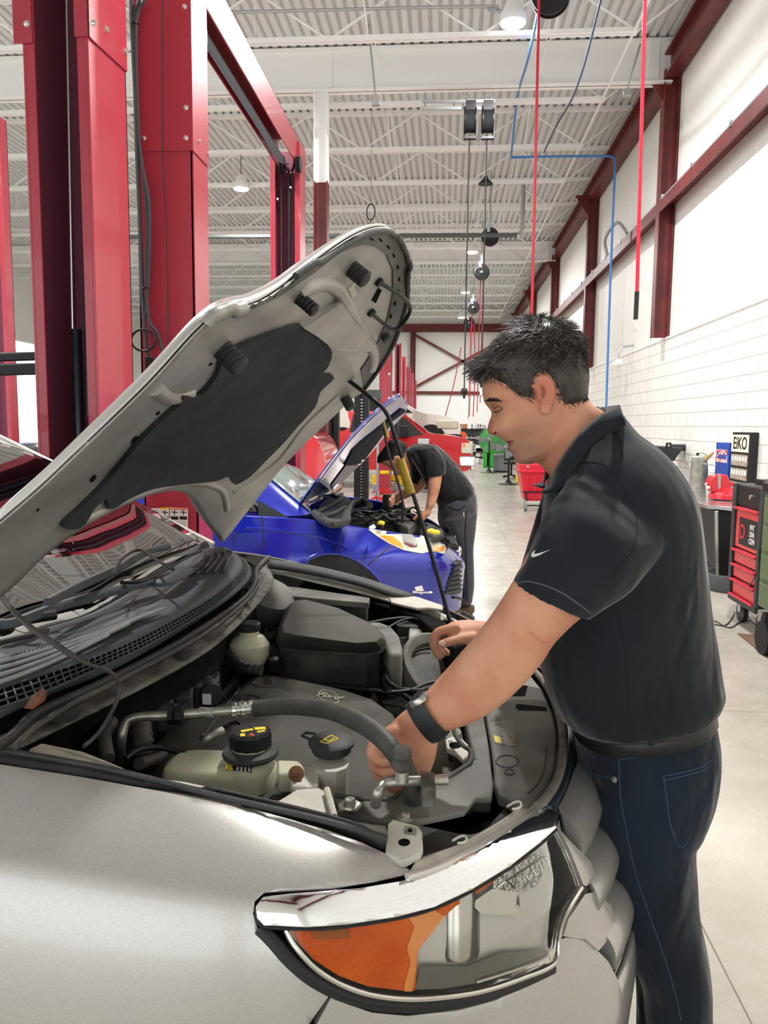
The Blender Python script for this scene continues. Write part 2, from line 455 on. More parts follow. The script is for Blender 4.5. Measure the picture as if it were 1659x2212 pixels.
# more lamps over the work bays, beyond the top of the photograph
for p in ((-3.5, 4.5), (1.2, 4.0), (-7, 10)):
    L = bpy.data.lights.new('lamp_light', 'AREA'); L.shape = 'DISK'; L.size = .35; L.energy = 330; L.color = (1, .99, .97)
    lo = bpy.data.objects.new('lamp_light', L); COL.objects.link(lo); lo.location = (p[0], p[1], 6.7)
# ------------------------------------------------------------------ silver car
def glass_mat(name, tint=(.9, .95, .93), rough=.02, refl=.12, ior=1.5):
    m = bpy.data.materials.new(name); m.use_nodes = True; n = m.node_tree.nodes; l = m.node_tree.links; n.clear()
    o = n.new('ShaderNodeOutputMaterial'); t = n.new('ShaderNodeBsdfTransparent'); g = n.new('ShaderNodeBsdfGlossy'); x = n.new('ShaderNodeMixShader'); f = n.new('ShaderNodeFresnel')
    t.inputs[0].default_value = tuple(tint)+(1,); g.inputs['Roughness'].default_value = rough; f.inputs[0].default_value = ior
    a = n.new('ShaderNodeMath'); a.operation = 'ADD'; a.inputs[1].default_value = refl; a.use_clamp = True
    l.new(f.outputs[0], a.inputs[0]); l.new(a.outputs[0], x.inputs[0]); l.new(t.outputs[0], x.inputs[1]); l.new(g.outputs[0], x.inputs[2]); l.new(x.outputs[0], o.inputs[0])
    return m
def paint(name, col, metal=.55, rough=.33, flake=.12, coat=.6):
    m = mat(name, col, rough, metal, coat=coat)
    n = m.node_tree.nodes; l = m.node_tree.links; b = n['Principled BSDF']
    tc = n.new('ShaderNodeTexCoord'); v = n.new('ShaderNodeTexVoronoi'); v.inputs['Scale'].default_value = 900
    l.new(tc.outputs['Object'], v.inputs[0])
    mr = n.new('ShaderNodeMapRange'); mr.inputs[3].default_value = 1-flake; mr.inputs[4].default_value = 1+flake; l.new(v.outputs['Color'], mr.inputs[0])
    mx = n.new('ShaderNodeMix'); mx.data_type = 'RGBA'; mx.blend_type = 'MULTIPLY'; mx.inputs[0].default_value = 1; mx.inputs[6].default_value = rgb(col)
    l.new(mr.outputs[0], mx.inputs[7]); l.new(mx.outputs[2], b.inputs[0])
    return m
M_silver = paint('silver_paint', 'b4b1ac')
M_under = mat('hood_underside_paint', 'a9a7a2', .42, .35, .15, 25, col2='96938d', cscale=7)
M_insul = mat('insulation_fabric', '25282b', .85, 0, .3, 260, col2='30343a', cscale=12)
M_seal = mat('rubber_seal', '2b2c2d', .6, 0, .2, 120, col2='3d3c39', cscale=9)
M_cowl = mat('cowl_plastic', '3a3e42', .6, 0, .1, 200, col2='454a4e', cscale=5)
M_dusty = mat('dusty_black_plastic', '353431', .6, 0, .15, 150, col2='5e5c54', cscale=9, mix=(.42, .75))
M_dusty2 = mat('dusty_grey_plastic', '5a5954', .65, 0, .15, 120, col2='7b7970', cscale=7, mix=(.4, .72))
M_engine = mat('engine_cover_plastic', '37352f', .7, 0, .2, 300, col2='4a473f', cscale=8, mix=(.35, .7))
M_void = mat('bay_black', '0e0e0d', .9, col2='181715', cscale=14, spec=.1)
M_dirtmetal = mat('dirty_metal', '6c6a64', .6, .3, .4, 60, col2='45433f', cscale=22)
M_apron = mat('apron_paint', 'c9c5b8', .5, 0, .1, 60, col2='a8a294', cscale=9)
M_tank = mat('tank_plastic', 'cfceb4', .4, 0, col2='bdbc9c', cscale=8, trans=0, coat=.2)
M_tank2 = mat('washer_plastic', 'd9d8ce', .35, 0, col2='c6c4b6', cscale=12, coat=.2)
M_alu = mat('aluminium_pipe', 'b9b6ad', .35, .75, .1, 90, col2='918d84', cscale=30)
M_hose = mat('thick_hose', '3b3a37', .55, 0, .12, 200, col2='4b4944', cscale=20)
M_orange = mat('amber_lens', 'f5740c', .4, 0, .6, 260, col2='d95208', cscale=7, spec=.3)
M_amber2 = mat('amber_edge', 'f3963a', .15, 0, coat=.7)
M_reflector = mat('lamp_reflector', 'bdbab2', .18, .85)
M_lampgrey = mat('lamp_bezel', 'cfccc4', .35, .3)
M_lens = glass_mat('lamp_lens', (.97, .97, .96), .02, 0, 1.25)
M_wind = glass_mat('windscreen', (.30, .34, .33), .01, .32, 1.6)
M_yellow = mat('yellow_print', 'e8cf2a', .5)
M_whitepr = mat('white_print', 'e3e3df', .5)
M_greypr = mat('grey_print', 'a09a8b', .6)
M_dash = mat('dashboard', '1d1e20', .7)
M_leaf = mat('dry_leaf', '8a4a28', .7, col2='5d2f1a', cscale=40)

car = empty('car', (-.75, 1.98, 0), 'silver car with raised bonnet, nearest the camera, filling the left foreground', 'car')
CV = Vector
# base form of the nose: four level curves from the near side round the front to the far side
cA = [(-1.7, 1.13, 1.11), (-1.1, 1.105, 1.105), (-.673, 1.103, 1.08), (-.374, 1.078, 1.035), (-.2, 1.085, 1.0), (-.069, 1.105, .965), (.07, 1.175, .95), (.19, 1.32, .935), (.26, 1.5, .935), (.305, 1.7, .94), (.305, 1.95, .95), (.27, 2.16, .95), (.19, 2.36, .96), (.089, 2.53, .97), (-.067, 2.745, .985), (-.35, 2.87, 1.03), (-.711, 2.95, 1.1), (-1.3, 3.02, 1.13)]
cAB = [(-1.7, 1.0, 1.04), (-1.1, .985, 1.03), (-.673, .985, 1.01), (-.374, .985, .965), (-.2, 1.0, .94), (-.069, 1.045, .905), (.07, 1.125, .885), (.2, 1.25, .875), (.29, 1.45, .87), (.345, 1.68, .87), (.35, 1.95, .87), (.31, 2.2, .88), (.23, 2.45, .9), (.12, 2.65, .91), (-.04, 2.84, .93), (-.35, 2.98, .96), (-.711, 3.06, 1.02), (-1.3, 3.13, 1.05)]
cB = [(-1.7, .94, .85), (-1.1, .93, .85), (-.673, .93, .84), (-.374, .94, .82), (-.2, .965, .81), (-.05, 1.025, .79), (.09, 1.105, .78), (.23, 1.24, .77), (.33, 1.44, .76), (.385, 1.68, .76), (.39, 1.95, .76), (.35, 2.22, .77), (.26, 2.5, .78), (.14, 2.72, .8), (-.03, 2.92, .82), (-.35, 3.06, .85), (-.711, 3.14, .88), (-1.3, 3.2, .9)]
cC = [(-1.7, .93, .6), (-1.1, .92, .6), (-.673, .92, .6), (-.374, .93, .6), (-.2, .96, .6), (-.03, 1.01, .59), (.13, 1.1, .58), (.28, 1.24, .57), (.38, 1.45, .56), (.43, 1.7, .56), (.435, 1.95, .56), (.4, 2.25, .56), (.31, 2.55, .57), (.18, 2.78, .58), (0, 2.97, .6), (-.35, 3.1, .62), (-.711, 3.17, .64), (-1.3, 3.22, .65)]
cD = [(x-.0 if x < 0 else x-.03, y+.03 if y < 1.9 else y-.03, .24) for x, y, z in cC]
def dense(c, n=14): return crom(c, n)
cT = [(x-.05 if x > 0 else x, y+(.09 if y < 1.7 else -.09 if y > 2.2 else 0), z+.012) for x, y, z in cA]
L5 = [dense(c) for c in (cT, cA, cAB, cB, cC, cD)]
rows = []
for j in range(len(L5[0])):
    rows.append(crom([l_[j] for l_ in L5], 14))
base = MB(); base.grid(rows)
nose_bvh = BVHTree.FromPolygons([tuple(v) for v in base.v], base.f)
def patch(name, poly, m, bvh=nose_bvh, parent=car, th=.003, step=12, sink=.003, sm=0, lift=0, smooth=35):
    b = MB(); drape(b, poly, bvh, th, step, sink, sm, lift); return obj(name, b, m, parent, smooth=smooth)
def P2(s, sc, ox, oy): return [(ox+x*sc, oy+y*sc) for x, y in s]
K6 = (.5425, 500, 1600)
fend_top = [(-420, 1590), (-200, 1615), (0, 1652), (180, 1680), (350, 1711), (546, 1748), (703, 1793), (781, 1821), (840, 1848), (889, 1883)]
gap_side = P2([(720, 528), (560, 565), (400, 588), (200, 598), (130, 606), (93, 640), (86, 690), (105, 745), (200, 855), (300, 965), (387, 1015)], *K6)
fender = patch('fender', fend_top+gap_side+[(672, 2205), (520, 2420), (-500, 2420)], M_silver, step=16, th=.001, sink=.012, smooth=60)
bump_top = P2([(398, 1018), (450, 1045), (560, 1082), (700, 1095), (900, 1073), (1050, 1033), (1200, 945), (1285, 893), (1292, 850), (1300, 795), (1330, 783), (1400, 792), (1440, 820), (1500, 880), (1540, 960)], *K6)
bumper = patch('front_bumper', bump_top+[(1343, 2150), (1420, 2500), (700, 2500), (682, 2215)], M_silver, step=18, th=.001, sink=.012, smooth=60)
# headlamp
hl = MB()
lens_poly = P2([(215, 745), (300, 742), (450, 732), (650, 702), (800, 662), (950, 592), (1100, 502), (1220, 412), (1290, 352), (1340, 450), (1390, 580), (1320, 700), (1300, 790), (1280, 878), (1150, 935), (1000, 983), (850, 1008), (700, 1015), (550, 998), (430, 956), (330, 893), (250, 805)], *K6)
def grow(poly, d):
    cx = sum(p[0] for p in poly)/len(poly); cy = sum(p[1] for p in poly)/len(poly)
    a = sum(poly[i-1][0]*poly[i][1]-poly[i][0]*poly[i-1][1] for i in range(len(poly))); s = 1 if a > 0 else -1
    out = []
    for i in range(len(poly)):
        p, q = Vector(poly[i-1]), Vector(poly[(i+1) % len(poly)]); t = (q-p).normalized(); out.append((poly[i][0]+t.y*d*s, poly[i][1]-t.x*d*s))
    return out
hlamp = patch('headlamp', grow(lens_poly, 14), M_black, step=14, th=-.034, sink=.05)       # the housing
# recessed bowl
patch('lamp_bezel', grow(lens_poly, -2), M_lampgrey, parent=hlamp, step=12, th=-.016, sink=.026)
amb = P2([(235, 748), (450, 738), (650, 708), (800, 672), (950, 602), (1100, 512), (1180, 455), (1180, 470), (1080, 545), (980, 612), (900, 660), (850, 705), (810, 760), (750, 830), (735, 1000), (700, 1003), (550, 985), (430, 942), (330, 878), (262, 800)], *K6)
patch('turn_signal', amb, M_orange, parent=hlamp, step=12, th=-.004, sink=.006)
patch('turn_signal_edge', P2([(700, 700), (800, 670), (850, 700), (800, 765), (745, 835), (722, 1000), (690, 1000), (690, 975), (715, 885), (700, 830), (730, 740)], *K6), M_amber2, parent=hlamp, step=12, th=-.001, sink=.006)
patch('side_reflector', P2([(320, 760), (470, 752), (475, 788), (325, 795)], *K6), mat('reflector_amber', 'b05a12', .4, 0, .6, 300), parent=hlamp, step=8, th=-.002, sink=.004)
# projector, a chrome half drum, seen through the lens
h0 = hit(nose_bvh, 1003, 1950)[0]; h1 = hit(nose_bvh, 1003, 2085)[0]
ax = (h1-h0).normalized(); inn = CV((-.35, .93, 0)).normalized()
pj = MB(); pj.lathe(h0+inn*.045-ax*.012, [(.001, 0), (.036, .001), (.04, .01), (.041, .05), (.041, .10), (.038, .108), (.001, .11)], axis=ax, n=28)
obj('projector', pj, M_reflector, hlamp)
pj = MB(); r0 = h0+inn*.04-ax*-.025-CV((.031, 0, 0)); pj.box((-.012, -.012, 0), (.012, .012, .07), Matrix.Translation(h0+inn*.022-CV((.034, 0, 0))+ax*.09) @ ax.to_track_quat('-Z', 'Y').to_matrix().to_4x4())
obj('projector_shade', pj, M_blackm, hlamp, bevel=.003)
patch('lower_bezel', P2([(760, 905), (950, 905), (1080, 850), (1270, 835), (1270, 872), (1140, 928), (990, 972), (850, 997), (740, 1000)], *K6), mat('bezel_dark', '98958d', .4, .2), parent=hlamp, step=12, th=-.006, sink=.006)
patch('upper_bezel', P2([(960, 650), (1090, 560), (1150, 600), (1160, 700), (1000, 690)], *K6), M_reflector, parent=hlamp, step=10, th=-.007, sink=.004)
b = MB(); drape(b, P2([(1050, 560), (1130, 500), (1230, 440), (1262, 480), (1225, 580), (1160, 605), (1045, 592)], *K6), nose_bvh, -.003, 6, .004)
obj('high_beam', b, mat('ribbed_reflector', 'c9c7c2', .15, .8, 1.0, 90), hlamp)
b = MB()
for k in range(6):
    line_on(b, P2([(1060+k*30, 585-k*20), (1100+k*30, 560-k*20), (1130+k*28, 590-k*18)], *K6), nose_bvh, .001, 5, 4, -.001)
obj('lamp_ribs', b, M_chrome, hlamp)
b = MB(); line_on(b, P2([(1255, 380), (1300, 480), (1330, 600), (1290, 760), (1262, 860), (1120, 920), (980, 965)], *K6), nose_bvh, .003, 6, 8, -.004)
obj('lens_seam', b, M_reflector, hlamp)
patch('lens', lens_poly, M_lens, parent=hlamp, step=12, th=.003, sink=0, smooth=60)
trim = P2([(97, 660), (128, 622), (250, 610), (500, 592), (700, 557), (900, 482), (1100, 372), (1250, 277), (1300, 302), (1285, 352), (1220, 410), (1100, 500), (950, 590), (800, 660), (650, 700), (450, 730), (300, 740), (130, 732), (104, 705)], *K6)
patch('chrome_trim', trim, M_chrome, step=9, th=.006, sink=.004, smooth=60)
b = MB(); line_on(b, P2([(97, 668), (104, 708), (135, 738), (300, 748), (450, 738), (650, 708), (800, 668), (950, 598), (1100, 508), (1220, 418), (1288, 356)], *K6), nose_bvh, .0028, 6, 8, .003)
obj('trim_seal', b, M_black, car)
b = MB(); line_on(b, P2([(215, 752), (250, 815), (330, 903), (430, 967), (550, 1010), (700, 1028), (850, 1020), (1000, 996), (1150, 948), (1282, 888), (1300, 795), (1322, 705), (1392, 585)], *K6), nose_bvh, .004, 8, 8, .001)
obj('lamp_frame', b, M_reflector, hlamp)
# gasket between lamp and body
b = MB(); line_on(b, P2([(108, 748), (160, 800), (230, 880), (320, 955), (430, 1012), (560, 1050), (700, 1062), (850, 1052), (1000, 1022), (1150, 968), (1285, 905)], *K6), nose_bvh, .011, 8, 8, -.006)
obj('lamp_gasket', b, M_black, car)
# grille end pieces beside the lamp
patch('grille_corner', P2([(1290, 345), (1340, 400), (1420, 480), (1443, 540), (1405, 578), (1393, 575), (1345, 450)], *K6), M_silver, step=9, th=.004, sink=.01)
patch('grille_bar_end', P2([(1440, 600), (1500, 660), (1525, 745), (1450, 835), (1400, 790), (1310, 775), (1330, 705), (1395, 610)], *K6), M_silver, step=9, th=.006, sink=.01)
patch('grille_gap', P2([(1385, 590), (1440, 550), (1448, 590), (1400, 612)], *K6), M_black, step=6, th=.001, sink=.01)
# front face of the grille: bars that wrap the nose
zs = [(.92, .845, M_silver), (.832, .752, M_silver), (.738, .65, M_silver)]
gr = MB()
def nose_pt(z, j):
    col = rows[j]; k = min(range(len(col)), key=lambda i: abs(col[i].z-z)); return col[k]
jj = [j for j in range(len(rows)) if 7.3*14 < j < 12.2*14]
for zt, zb_, m_ in zs:
    g = MB(); r2 = []
    for j in jj[::3]:
        c0 = nose_pt(zt, j); c1 = nose_pt(zb_, j); cm = (c0+c1)/2; nrm = (cm-CV((-.6, 1.9, cm.z))).normalized()
        r2.append([c0.lerp(c1, k/8)+nrm*(-.02+.034*math.sin(math.pi*k/8)**.4) for k in range(9)])
    g.loft(r2); obj('grille_bar', g, m_, car, smooth=50)
b = MB(); b.grid([[rows[j][i]-(rows[j][i]-CV((-.6, 1.9, rows[j][i].z))).normalized()*.02 for i in range(20, 54)] for j in jj[::3]])
obj('grille_back', b, M_black, car, solid=.004)
b = MB(); b.grid([[rows[j][i] for i in range(52, 71, 2)] for j in range(7*14, 17*14, 3)])
obj('lower_bumper', b, M_silver, car, solid=.01, smooth=60)
b = MB(); b.grid([[rows[j][i] for i in range(14, 71, 2)] for j in range(int(12.2*14), 17*14+1, 3)])
obj('far_fender', b, M_silver, car, solid=.006, smooth=60)

# seal strips along the near fender gap
def tube_px(name, pts, r, m, parent=car, n=10, dens=6, smooth=60):
    """pts: (px, py, 'y' or 'z' value) triples; third given as z when below 1.3 else as distance"""
    b = MB(); b.tube(crom([q if isinstance(q, Vector) else at(q[0], q[1], **({'z': q[2]} if len(q) == 3 else {'y': q[3]})) for q in pts], dens), r, n); return obj(name, b, m, parent, smooth=smooth)
def ring_on(mb, bv, cx, cy, rx, ry, r, shear=0, n=24, lift=0):
    pts = [hit(bv, cx+rx*math.cos(t), cy+ry*math.sin(t)+shear*rx*math.cos(t)) for t in [i*2*math.pi/n for i in range(n+1)]]
    pts = [p[0]+p[1]*lift for p in pts if p]
    if len(pts) > 2: mb.tube(pts, r, 6)
    return mb
def slab(name, pts, z, h, m, parent=car, bevel=.004, taper=0, bseg=3):
    """solid whose top face has this outline; z one height or one per corner"""
    zz = z if isinstance(z, (list, tuple)) else [z]*len(pts)
    top = [at(p[0], p[1], z=q) for p, q in zip(pts, zz)]
    c = sum(top, Vector())/len(top)
    bot = [t+(t-c)*taper-Vector((0, 0, h+(t-c).length*taper*0)) for t in top]
    b = MB(); b.loft([top, bot]); return obj(name, b, m, parent, bevel=bevel, bseg=bseg)
def ribbon(name, A, Bc, m, parent=car, th=.004, n=40, smooth=50, mid=None, sag=0):
    """surface between two space curves given as (px, py, z) points"""
    a = resamp(crom([at(p[0], p[1], z=p[2]) for p in A], 8), n); c = resamp(crom([at(p[0], p[1], z=p[2]) for p in Bc], 8), n)
    b = MB(); rr = []
    for p, q in zip(a, c):
        rr.append([p.lerp(q, t)+Vector((0, 0, sag*4*t*(1-t))) for t in (0, .25, .5, .75, 1)])
    b.grid(rr); return obj(name, b, m, parent, solid=th, smooth=smooth)
ribbon('gap_seal', [(-200, 1575, 1.1), (0, 1612, 1.085), (240, 1655, 1.06), (480, 1715, 1.035), (700, 1765, 1.01), (838, 1805, .985)], [(-200, 1605, 1.09), (0, 1648, 1.075), (180, 1676, 1.06), (350, 1706, 1.04), (546, 1743, 1.01), (703, 1788, .985), (832, 1838, .965)], M_seal, th=.006, sag=.006)
b = MB(); b.tube(crom([at(*p[:2], z=p[2]) for p in [(-200, 1582, 1.105), (0, 1620, 1.09), (240, 1663, 1.065), (480, 1722, 1.04), (700, 1772, 1.015), (836, 1812, .99)]], 8), .005, 8); obj('seal_bead', b, M_seal, car)
# inner wing: pale pressed sheet along the near side and dark plate behind the bracket
slab('inner_wing', [(60, 1618), (90, 1604), (180, 1622), (250, 1650), (300, 1672), (400, 1690), (560, 1722), (600, 1728), (640, 1705), (690, 1700), (722, 1722), (724, 1760), (560, 1730), (300, 1685)], [1.06, 1.06, 1.055, 1.045, 1.035, 1.03, 1.01, 1.0, .99, .99, .985, .98, 1.005, 1.035], .02, M_apron)
b = MB(); b.tube([at(706, 1706, z=.995), at(722, 1765, z=.99)], .006, 8); obj('wing_rib', b, M_apron, car)
slab('wing_plate', [(640, 1700), (700, 1702), (735, 1740), (830, 1760), (838, 1800), (700, 1765), (600, 1740)], .965, .03, M_apron)
# bracket with bolt hole
bk = slab('hood_bracket', [(838, 1778), (848, 1768), (905, 1784), (912, 1795), (914, 1832), (908, 1842), (880, 1858), (870, 1860), (832, 1842)], [.99, .99, .99, .99, .975, .972, .965, .965, .97], .012, M_apron, bevel=.003)
bb = bvh_of(bk)
patch('bracket_hole', [(858+13*math.cos(t)+15, 1820+8*math.sin(t)) for t in [i*math.pi/6 for i in range(12)]], M_void, bvh=bb, parent=bk, step=6, th=.0008)
patch('square_nut', [(875, 1787), (900, 1791), (898, 1806), (873, 1802)], M_alu, bvh=bb, parent=bk, step=8, th=.003)
patch('nut_hole', [(886+5*math.cos(t), 1797+4*math.sin(t)) for t in [i*math.pi/4 for i in range(8)]], M_void, bvh=bb, parent=bk, step=6, th=.0036)
# black shroud running from the wing to the radiator support
sh = slab('air_shroud', [(722, 1718), (725, 1755), (800, 1768), (880, 1776), (955, 1762), (1004, 1750), (1028, 1722), (1062, 1722), (1066, 1690), (1058, 1640), (1012, 1640), (1000, 1655), (960, 1680), (900, 1703), (868, 1712), (850, 1726), (800, 1726)], [.975]*6+[.965]*4+[.985]*7, .012, M_dusty2, bevel=.004)
b = MB(); b.tube(crom([at(x, y, z=.985) for x, y in [(724, 1718), (790, 1727), (845, 1727), (865, 1712), (900, 1703), (960, 1682), (1005, 1655), (1018, 1640), (1016, 1622), (1000, 1610), (985, 1590), (978, 1570)]], 8), .0045, 8); obj('shroud_edge', b, M_dusty, car)
def bolt(px, py, z, r=.012, m=M_zinc, parent=car, washer=True):
    p = at(px, py, z=z); b = MB()
    if washer: b.lathe(p, [(r*1.7, 0), (r*1.7, r*.25), (r*1.2, r*.35)], n=20)
    b.lathe(p, [(r*.9, r*.3), (r*.9, r*1.1), (r*.7, r*1.25)], n=6); return obj('bolt', b, m, parent, smooth=30)
bolt(756, 1742, .985, .011, M_alu); bolt(876, 1768, .985, .008, M_alu)
# ledge above the headlamp and the strip under it
ribbon('lamp_ledge', [(900, 1862, .955), (980, 1832, .95), (1040, 1800, .945), (1100, 1762, .94), (1135, 1740, .935), (1172, 1735, .935)], [(875, 1900, .955), (980, 1868, .94), (1040, 1838, .935), (1100, 1800, .93), (1150, 1768, .93), (1182, 1742, .93)], M_dirtmetal if 0 else M_apron, th=.006)
b = MB(); b.tube(crom([at(x, y, z=z) for x, y, z in [(880, 1895, .957), (950, 1872, .95), (1040, 1828, .944), (1100, 1792, .94), (1150, 1760, .936), (1178, 1740, .935)]], 8), .006, 8); obj('ledge_bead', b, M_lampgrey, car)
for x, y in ((1110, 1738), (992, 1812)):
    b = MB(); p = [at(x+dx, y+dy, z=.955) for dx, dy in [(-14, 4), (0, -4), (12, -6), (16, 2), (10, 8), (-4, 10)]]; b.tube(crom(p, 5), .0022, 6); obj('ledge_clip', b, M_tank2, car)
ribbon('lamp_top_cover', [(880, 1775, .93), (940, 1790, .93), (1030, 1800, .93), (1090, 1745, .93)], [(905, 1860, .93), (980, 1830, .93), (1040, 1798, .93), (1100, 1760, .93)], M_dusty, th=.004)

# radiator support cover
sup_out = [(1095, 1440), (1140, 1450), (1172, 1490), (1195, 1540), (1204, 1592), (1200, 1650), (1184, 1692), (1155, 1722), (1140, 1738)]
sup = slab('radiator_cover', sup_out+[(1110, 1738), (1094, 1727), (1076, 1718), (1067, 1690), (1066, 1650), (1058, 1590), (1046, 1525), (1040, 1480), (1048, 1440)], .948, .02, M_dusty2, bevel=.005)
sb = bvh_of(sup)
b = MB(); drape(b, [(1087, 1470), (1116, 1458), (1126, 1462), (1124, 1480), (1140, 1482), (1134, 1504), (1086, 1504)], sb, .001, 8); obj('cover_opening', b, M_void, car)
b = MB(); drape(b, [(1113, 1526), (1118, 1521), (1180, 1528), (1182, 1536), (1120, 1534)], sb, .001, 8); obj('cover_slot', b, M_void, car)
b = MB(); drape(b, [(1059, 1548), (1104, 1557), (1114, 1614), (1069, 1606)], sb, .001, 8); lb_ = obj('cover_label', b, mat('label_print', '4e4c45', .6, col2='8e8a7c', cscale=220, mix=(.45, .55), stretch=(.3, 1, 1)), car)
b = MB()
for k in range(7): drape(b, [(1082+k*4.1, 1556+k*.7), (1083.6+k*4.1, 1556+k*.7), (1091+k*3.2, 1607+k*.7), (1089.4+k*3.2, 1607+k*.7)], sb, .0016, 20)
obj('label_lines', b, M_greypr, lb_)
b = MB(); drape(b, [(1066, 1590), (1080, 1593), (1084, 1607), (1070, 1605)], sb, .0018, 8); obj('label_patch', b, M_yellow, lb_)
for cx_, cy_, r1, r2_ in ((1096, 1645, 24, 13), (1101, 1668, 10, 6)):
    b = MB(); ring_on(b, sb, cx_, cy_, r1, r2_, .0022); obj('cover_recess', b, M_dusty, car)
b = MB(); line_on(b, [(1140, 1715), (1165, 1690), (1178, 1650), (1180, 1610)], sb, .0015, 6); obj('cover_crease', b, M_dusty, car)
slab('support_panel', [(1044, 1440), (1040, 1480), (1050, 1560), (1062, 1640), (1062, 1715), (1022, 1712), (1018, 1690), (1024, 1640), (1005, 1560), (990, 1480), (1000, 1440)], .93, .04, M_dusty2, bevel=.006)
lat = slab('hood_latch_plate', [(962, 1596), (975, 1590), (1000, 1596), (1012, 1608), (1012, 1630), (1000, 1640), (985, 1625), (965, 1615)], .96, .012, M_apron, bevel=.003)
lbv = bvh_of(lat)
patch('latch_hole', [(984+14*math.cos(t), 1610+7*math.sin(t)) for t in [i*math.pi/6 for i in range(12)]], M_void, bvh=lbv, parent=lat, step=6, th=.0008)
# nose seal and dark chrome strip round the nose
b = MB(); b.tube(crom([at(x, y, z=.955) for x, y in [(1120, 1425), (1160, 1455), (1192, 1505), (1212, 1565), (1216, 1630), (1205, 1680), (1183, 1718), (1163, 1740)]], 10), .008, 10); obj('nose_seal', b, mat('dusty_seal', '77736a', .7, col2='5b5850', cscale=30), car)
ribbon('nose_strip', [(1135, 1415, .955), (1176, 1452, .95), (1207, 1505, .948), (1226, 1565, .945), (1230, 1630, .945), (1218, 1690, .945), (1192, 1735, .94), (1172, 1748, .94)], [(1150, 1412, .92), (1194, 1450, .91), (1228, 1505, .91), (1246, 1570, .90), (1248, 1640, .90), (1236, 1700, .90), (1214, 1745, .905), (1200, 1765, .92)], mat('dark_chrome', '3a4656', .25, .6), th=.004)
# ------------------------------------------------------------------ silver car: cowl, windscreen, engine bay
K5 = (.5425, 0, 1100)
Zc = 1.115
def K(s, k=K5): return P2(s, *k)
def w3(pts, z): return [(x, y, z) for x, y in pts]
bay_px = [(40, 1600, 1.04), (270, 1500, 1.04), (470, 1390, 1.04), (590, 1240, 1.04), (900, 1290, .98), (1040, 1380, .94), (1090, 1500, .91), (1120, 1640, .91), (1115, 1745, .91), (1000, 1800, .91), (880, 1850, .93), (830, 1812, .97), (703, 1770, .99), (480, 1718, 1.01), (240, 1658, 1.03), (60, 1622, 1.05)]
bt = [at(x, y, z=z) for x, y, z in bay_px]; bl2 = [CV((p.x, p.y, .58)) for p in bt]
bay = MB(); bay.loft([bt, bl2], caps=False); bay.add(bl2, [list(range(len(bl2)))])
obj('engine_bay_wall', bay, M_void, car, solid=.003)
strip_in = K([(-200, 1040), (60, 960), (120, 930), (260, 862), (500, 745), (700, 640), (860, 540), (1000, 410), (1085, 300), (1085, 262)])
strip_out = K([(-200, 960), (0, 905), (60, 860), (150, 800), (400, 690), (700, 535), (940, 375), (1005, 290), (1012, 240), (1060, 200)])
ribbon('cowl_flange', w3(strip_in, 1.07), w3(strip_out, 1.09), M_dirtmetal, th=.004)
for x, y in ((508, 1310), (527, 1323), (536, 1303)): bolt(x, y, 1.085, .008, M_alu)
tube_px('cowl_seal', [(x, y, 1.1) for x, y in K([(-120, 1010), (20, 925), (75, 880), (150, 810), (400, 695), (700, 540), (945, 380), (1015, 300), (1022, 240), (1070, 190)])], .0085, M_seal)
tube_px('cowl_seal_bead', [(x, y, 1.105) for x, y in K([(60, 945), (140, 870), (300, 770), (500, 670), (800, 505), (985, 360), (1045, 270)])], .005, M_dusty)
for x, y in ((258, 835), (735, 578)):
    b = MB(); b.lathe(at(*K([(x, y)])[0], z=1.083), [(.001, 0), (.022, 0), (.022, .003), (.016, .004)], n=20); obj('flange_plug', b, M_seal, car)
ribbon('cowl_gutter', w3(strip_in, 1.045), w3(K([(-200, 690), (0, 618), (200, 540), (400, 455), (600, 370), (720, 280), (760, 225), (800, 185), (850, 160), (880, 150)]), 1.09), M_void, th=.004)
c_out = K([(-200, 950), (0, 835), (200, 740), (450, 640), (700, 500), (900, 368), (985, 290), (1000, 240), (965, 192), (900, 165)])
m_bot = K([(-200, 862), (0, 790), (200, 720), (400, 628), (600, 535), (800, 420), (900, 345), (975, 268), (985, 225), (950, 185)])
m_top = K([(-200, 785), (0, 715), (200, 650), (400, 580), (600, 490), (800, 380), (900, 310), (968, 240), (965, 200), (930, 172)])
c_in = K([(-200, 690), (0, 618), (200, 540), (400, 455), (600, 370), (720, 280), (760, 225), (800, 185), (850, 160), (880, 150)])
ribbon('cowl_edge', w3(c_out, 1.108), w3(m_bot, 1.125), M_cowl, th=.004)
ribbon('cowl_ridge', w3(m_top, 1.135), w3(c_in, 1.145), M_cowl, th=.004, sag=.006)
gl_base = K([(-200, 640), (0, 545), (150, 480), (350, 420), (520, 330), (640, 250), (720, 200), (790, 165), (850, 150)])
ribbon('cowl_rear', w3(c_in, 1.145), w3(gl_base, 1.14), M_cowl, th=.004)
ribbon('grille_well', w3(m_bot, 1.112), w3(m_top, 1.12), M_void, th=.003)
# mesh strip: two rows of little bars
A_ = resamp(crom([at(x, y, z=1.126) for x, y in m_bot], 10), 96); B_ = resamp(crom([at(x, y, z=1.136) for x, y in m_top], 10), 96)
b = MB()
for t in (0, .33, .66, 1): b.tube([p.lerp(q, t) for p, q in zip(A_, B_)], .0018, 5)
for p, q in zip(A_, B_): b.beam(p, q, .0025, .004)
obj('cowl_grille', b, M_cowl, car, smooth=30)
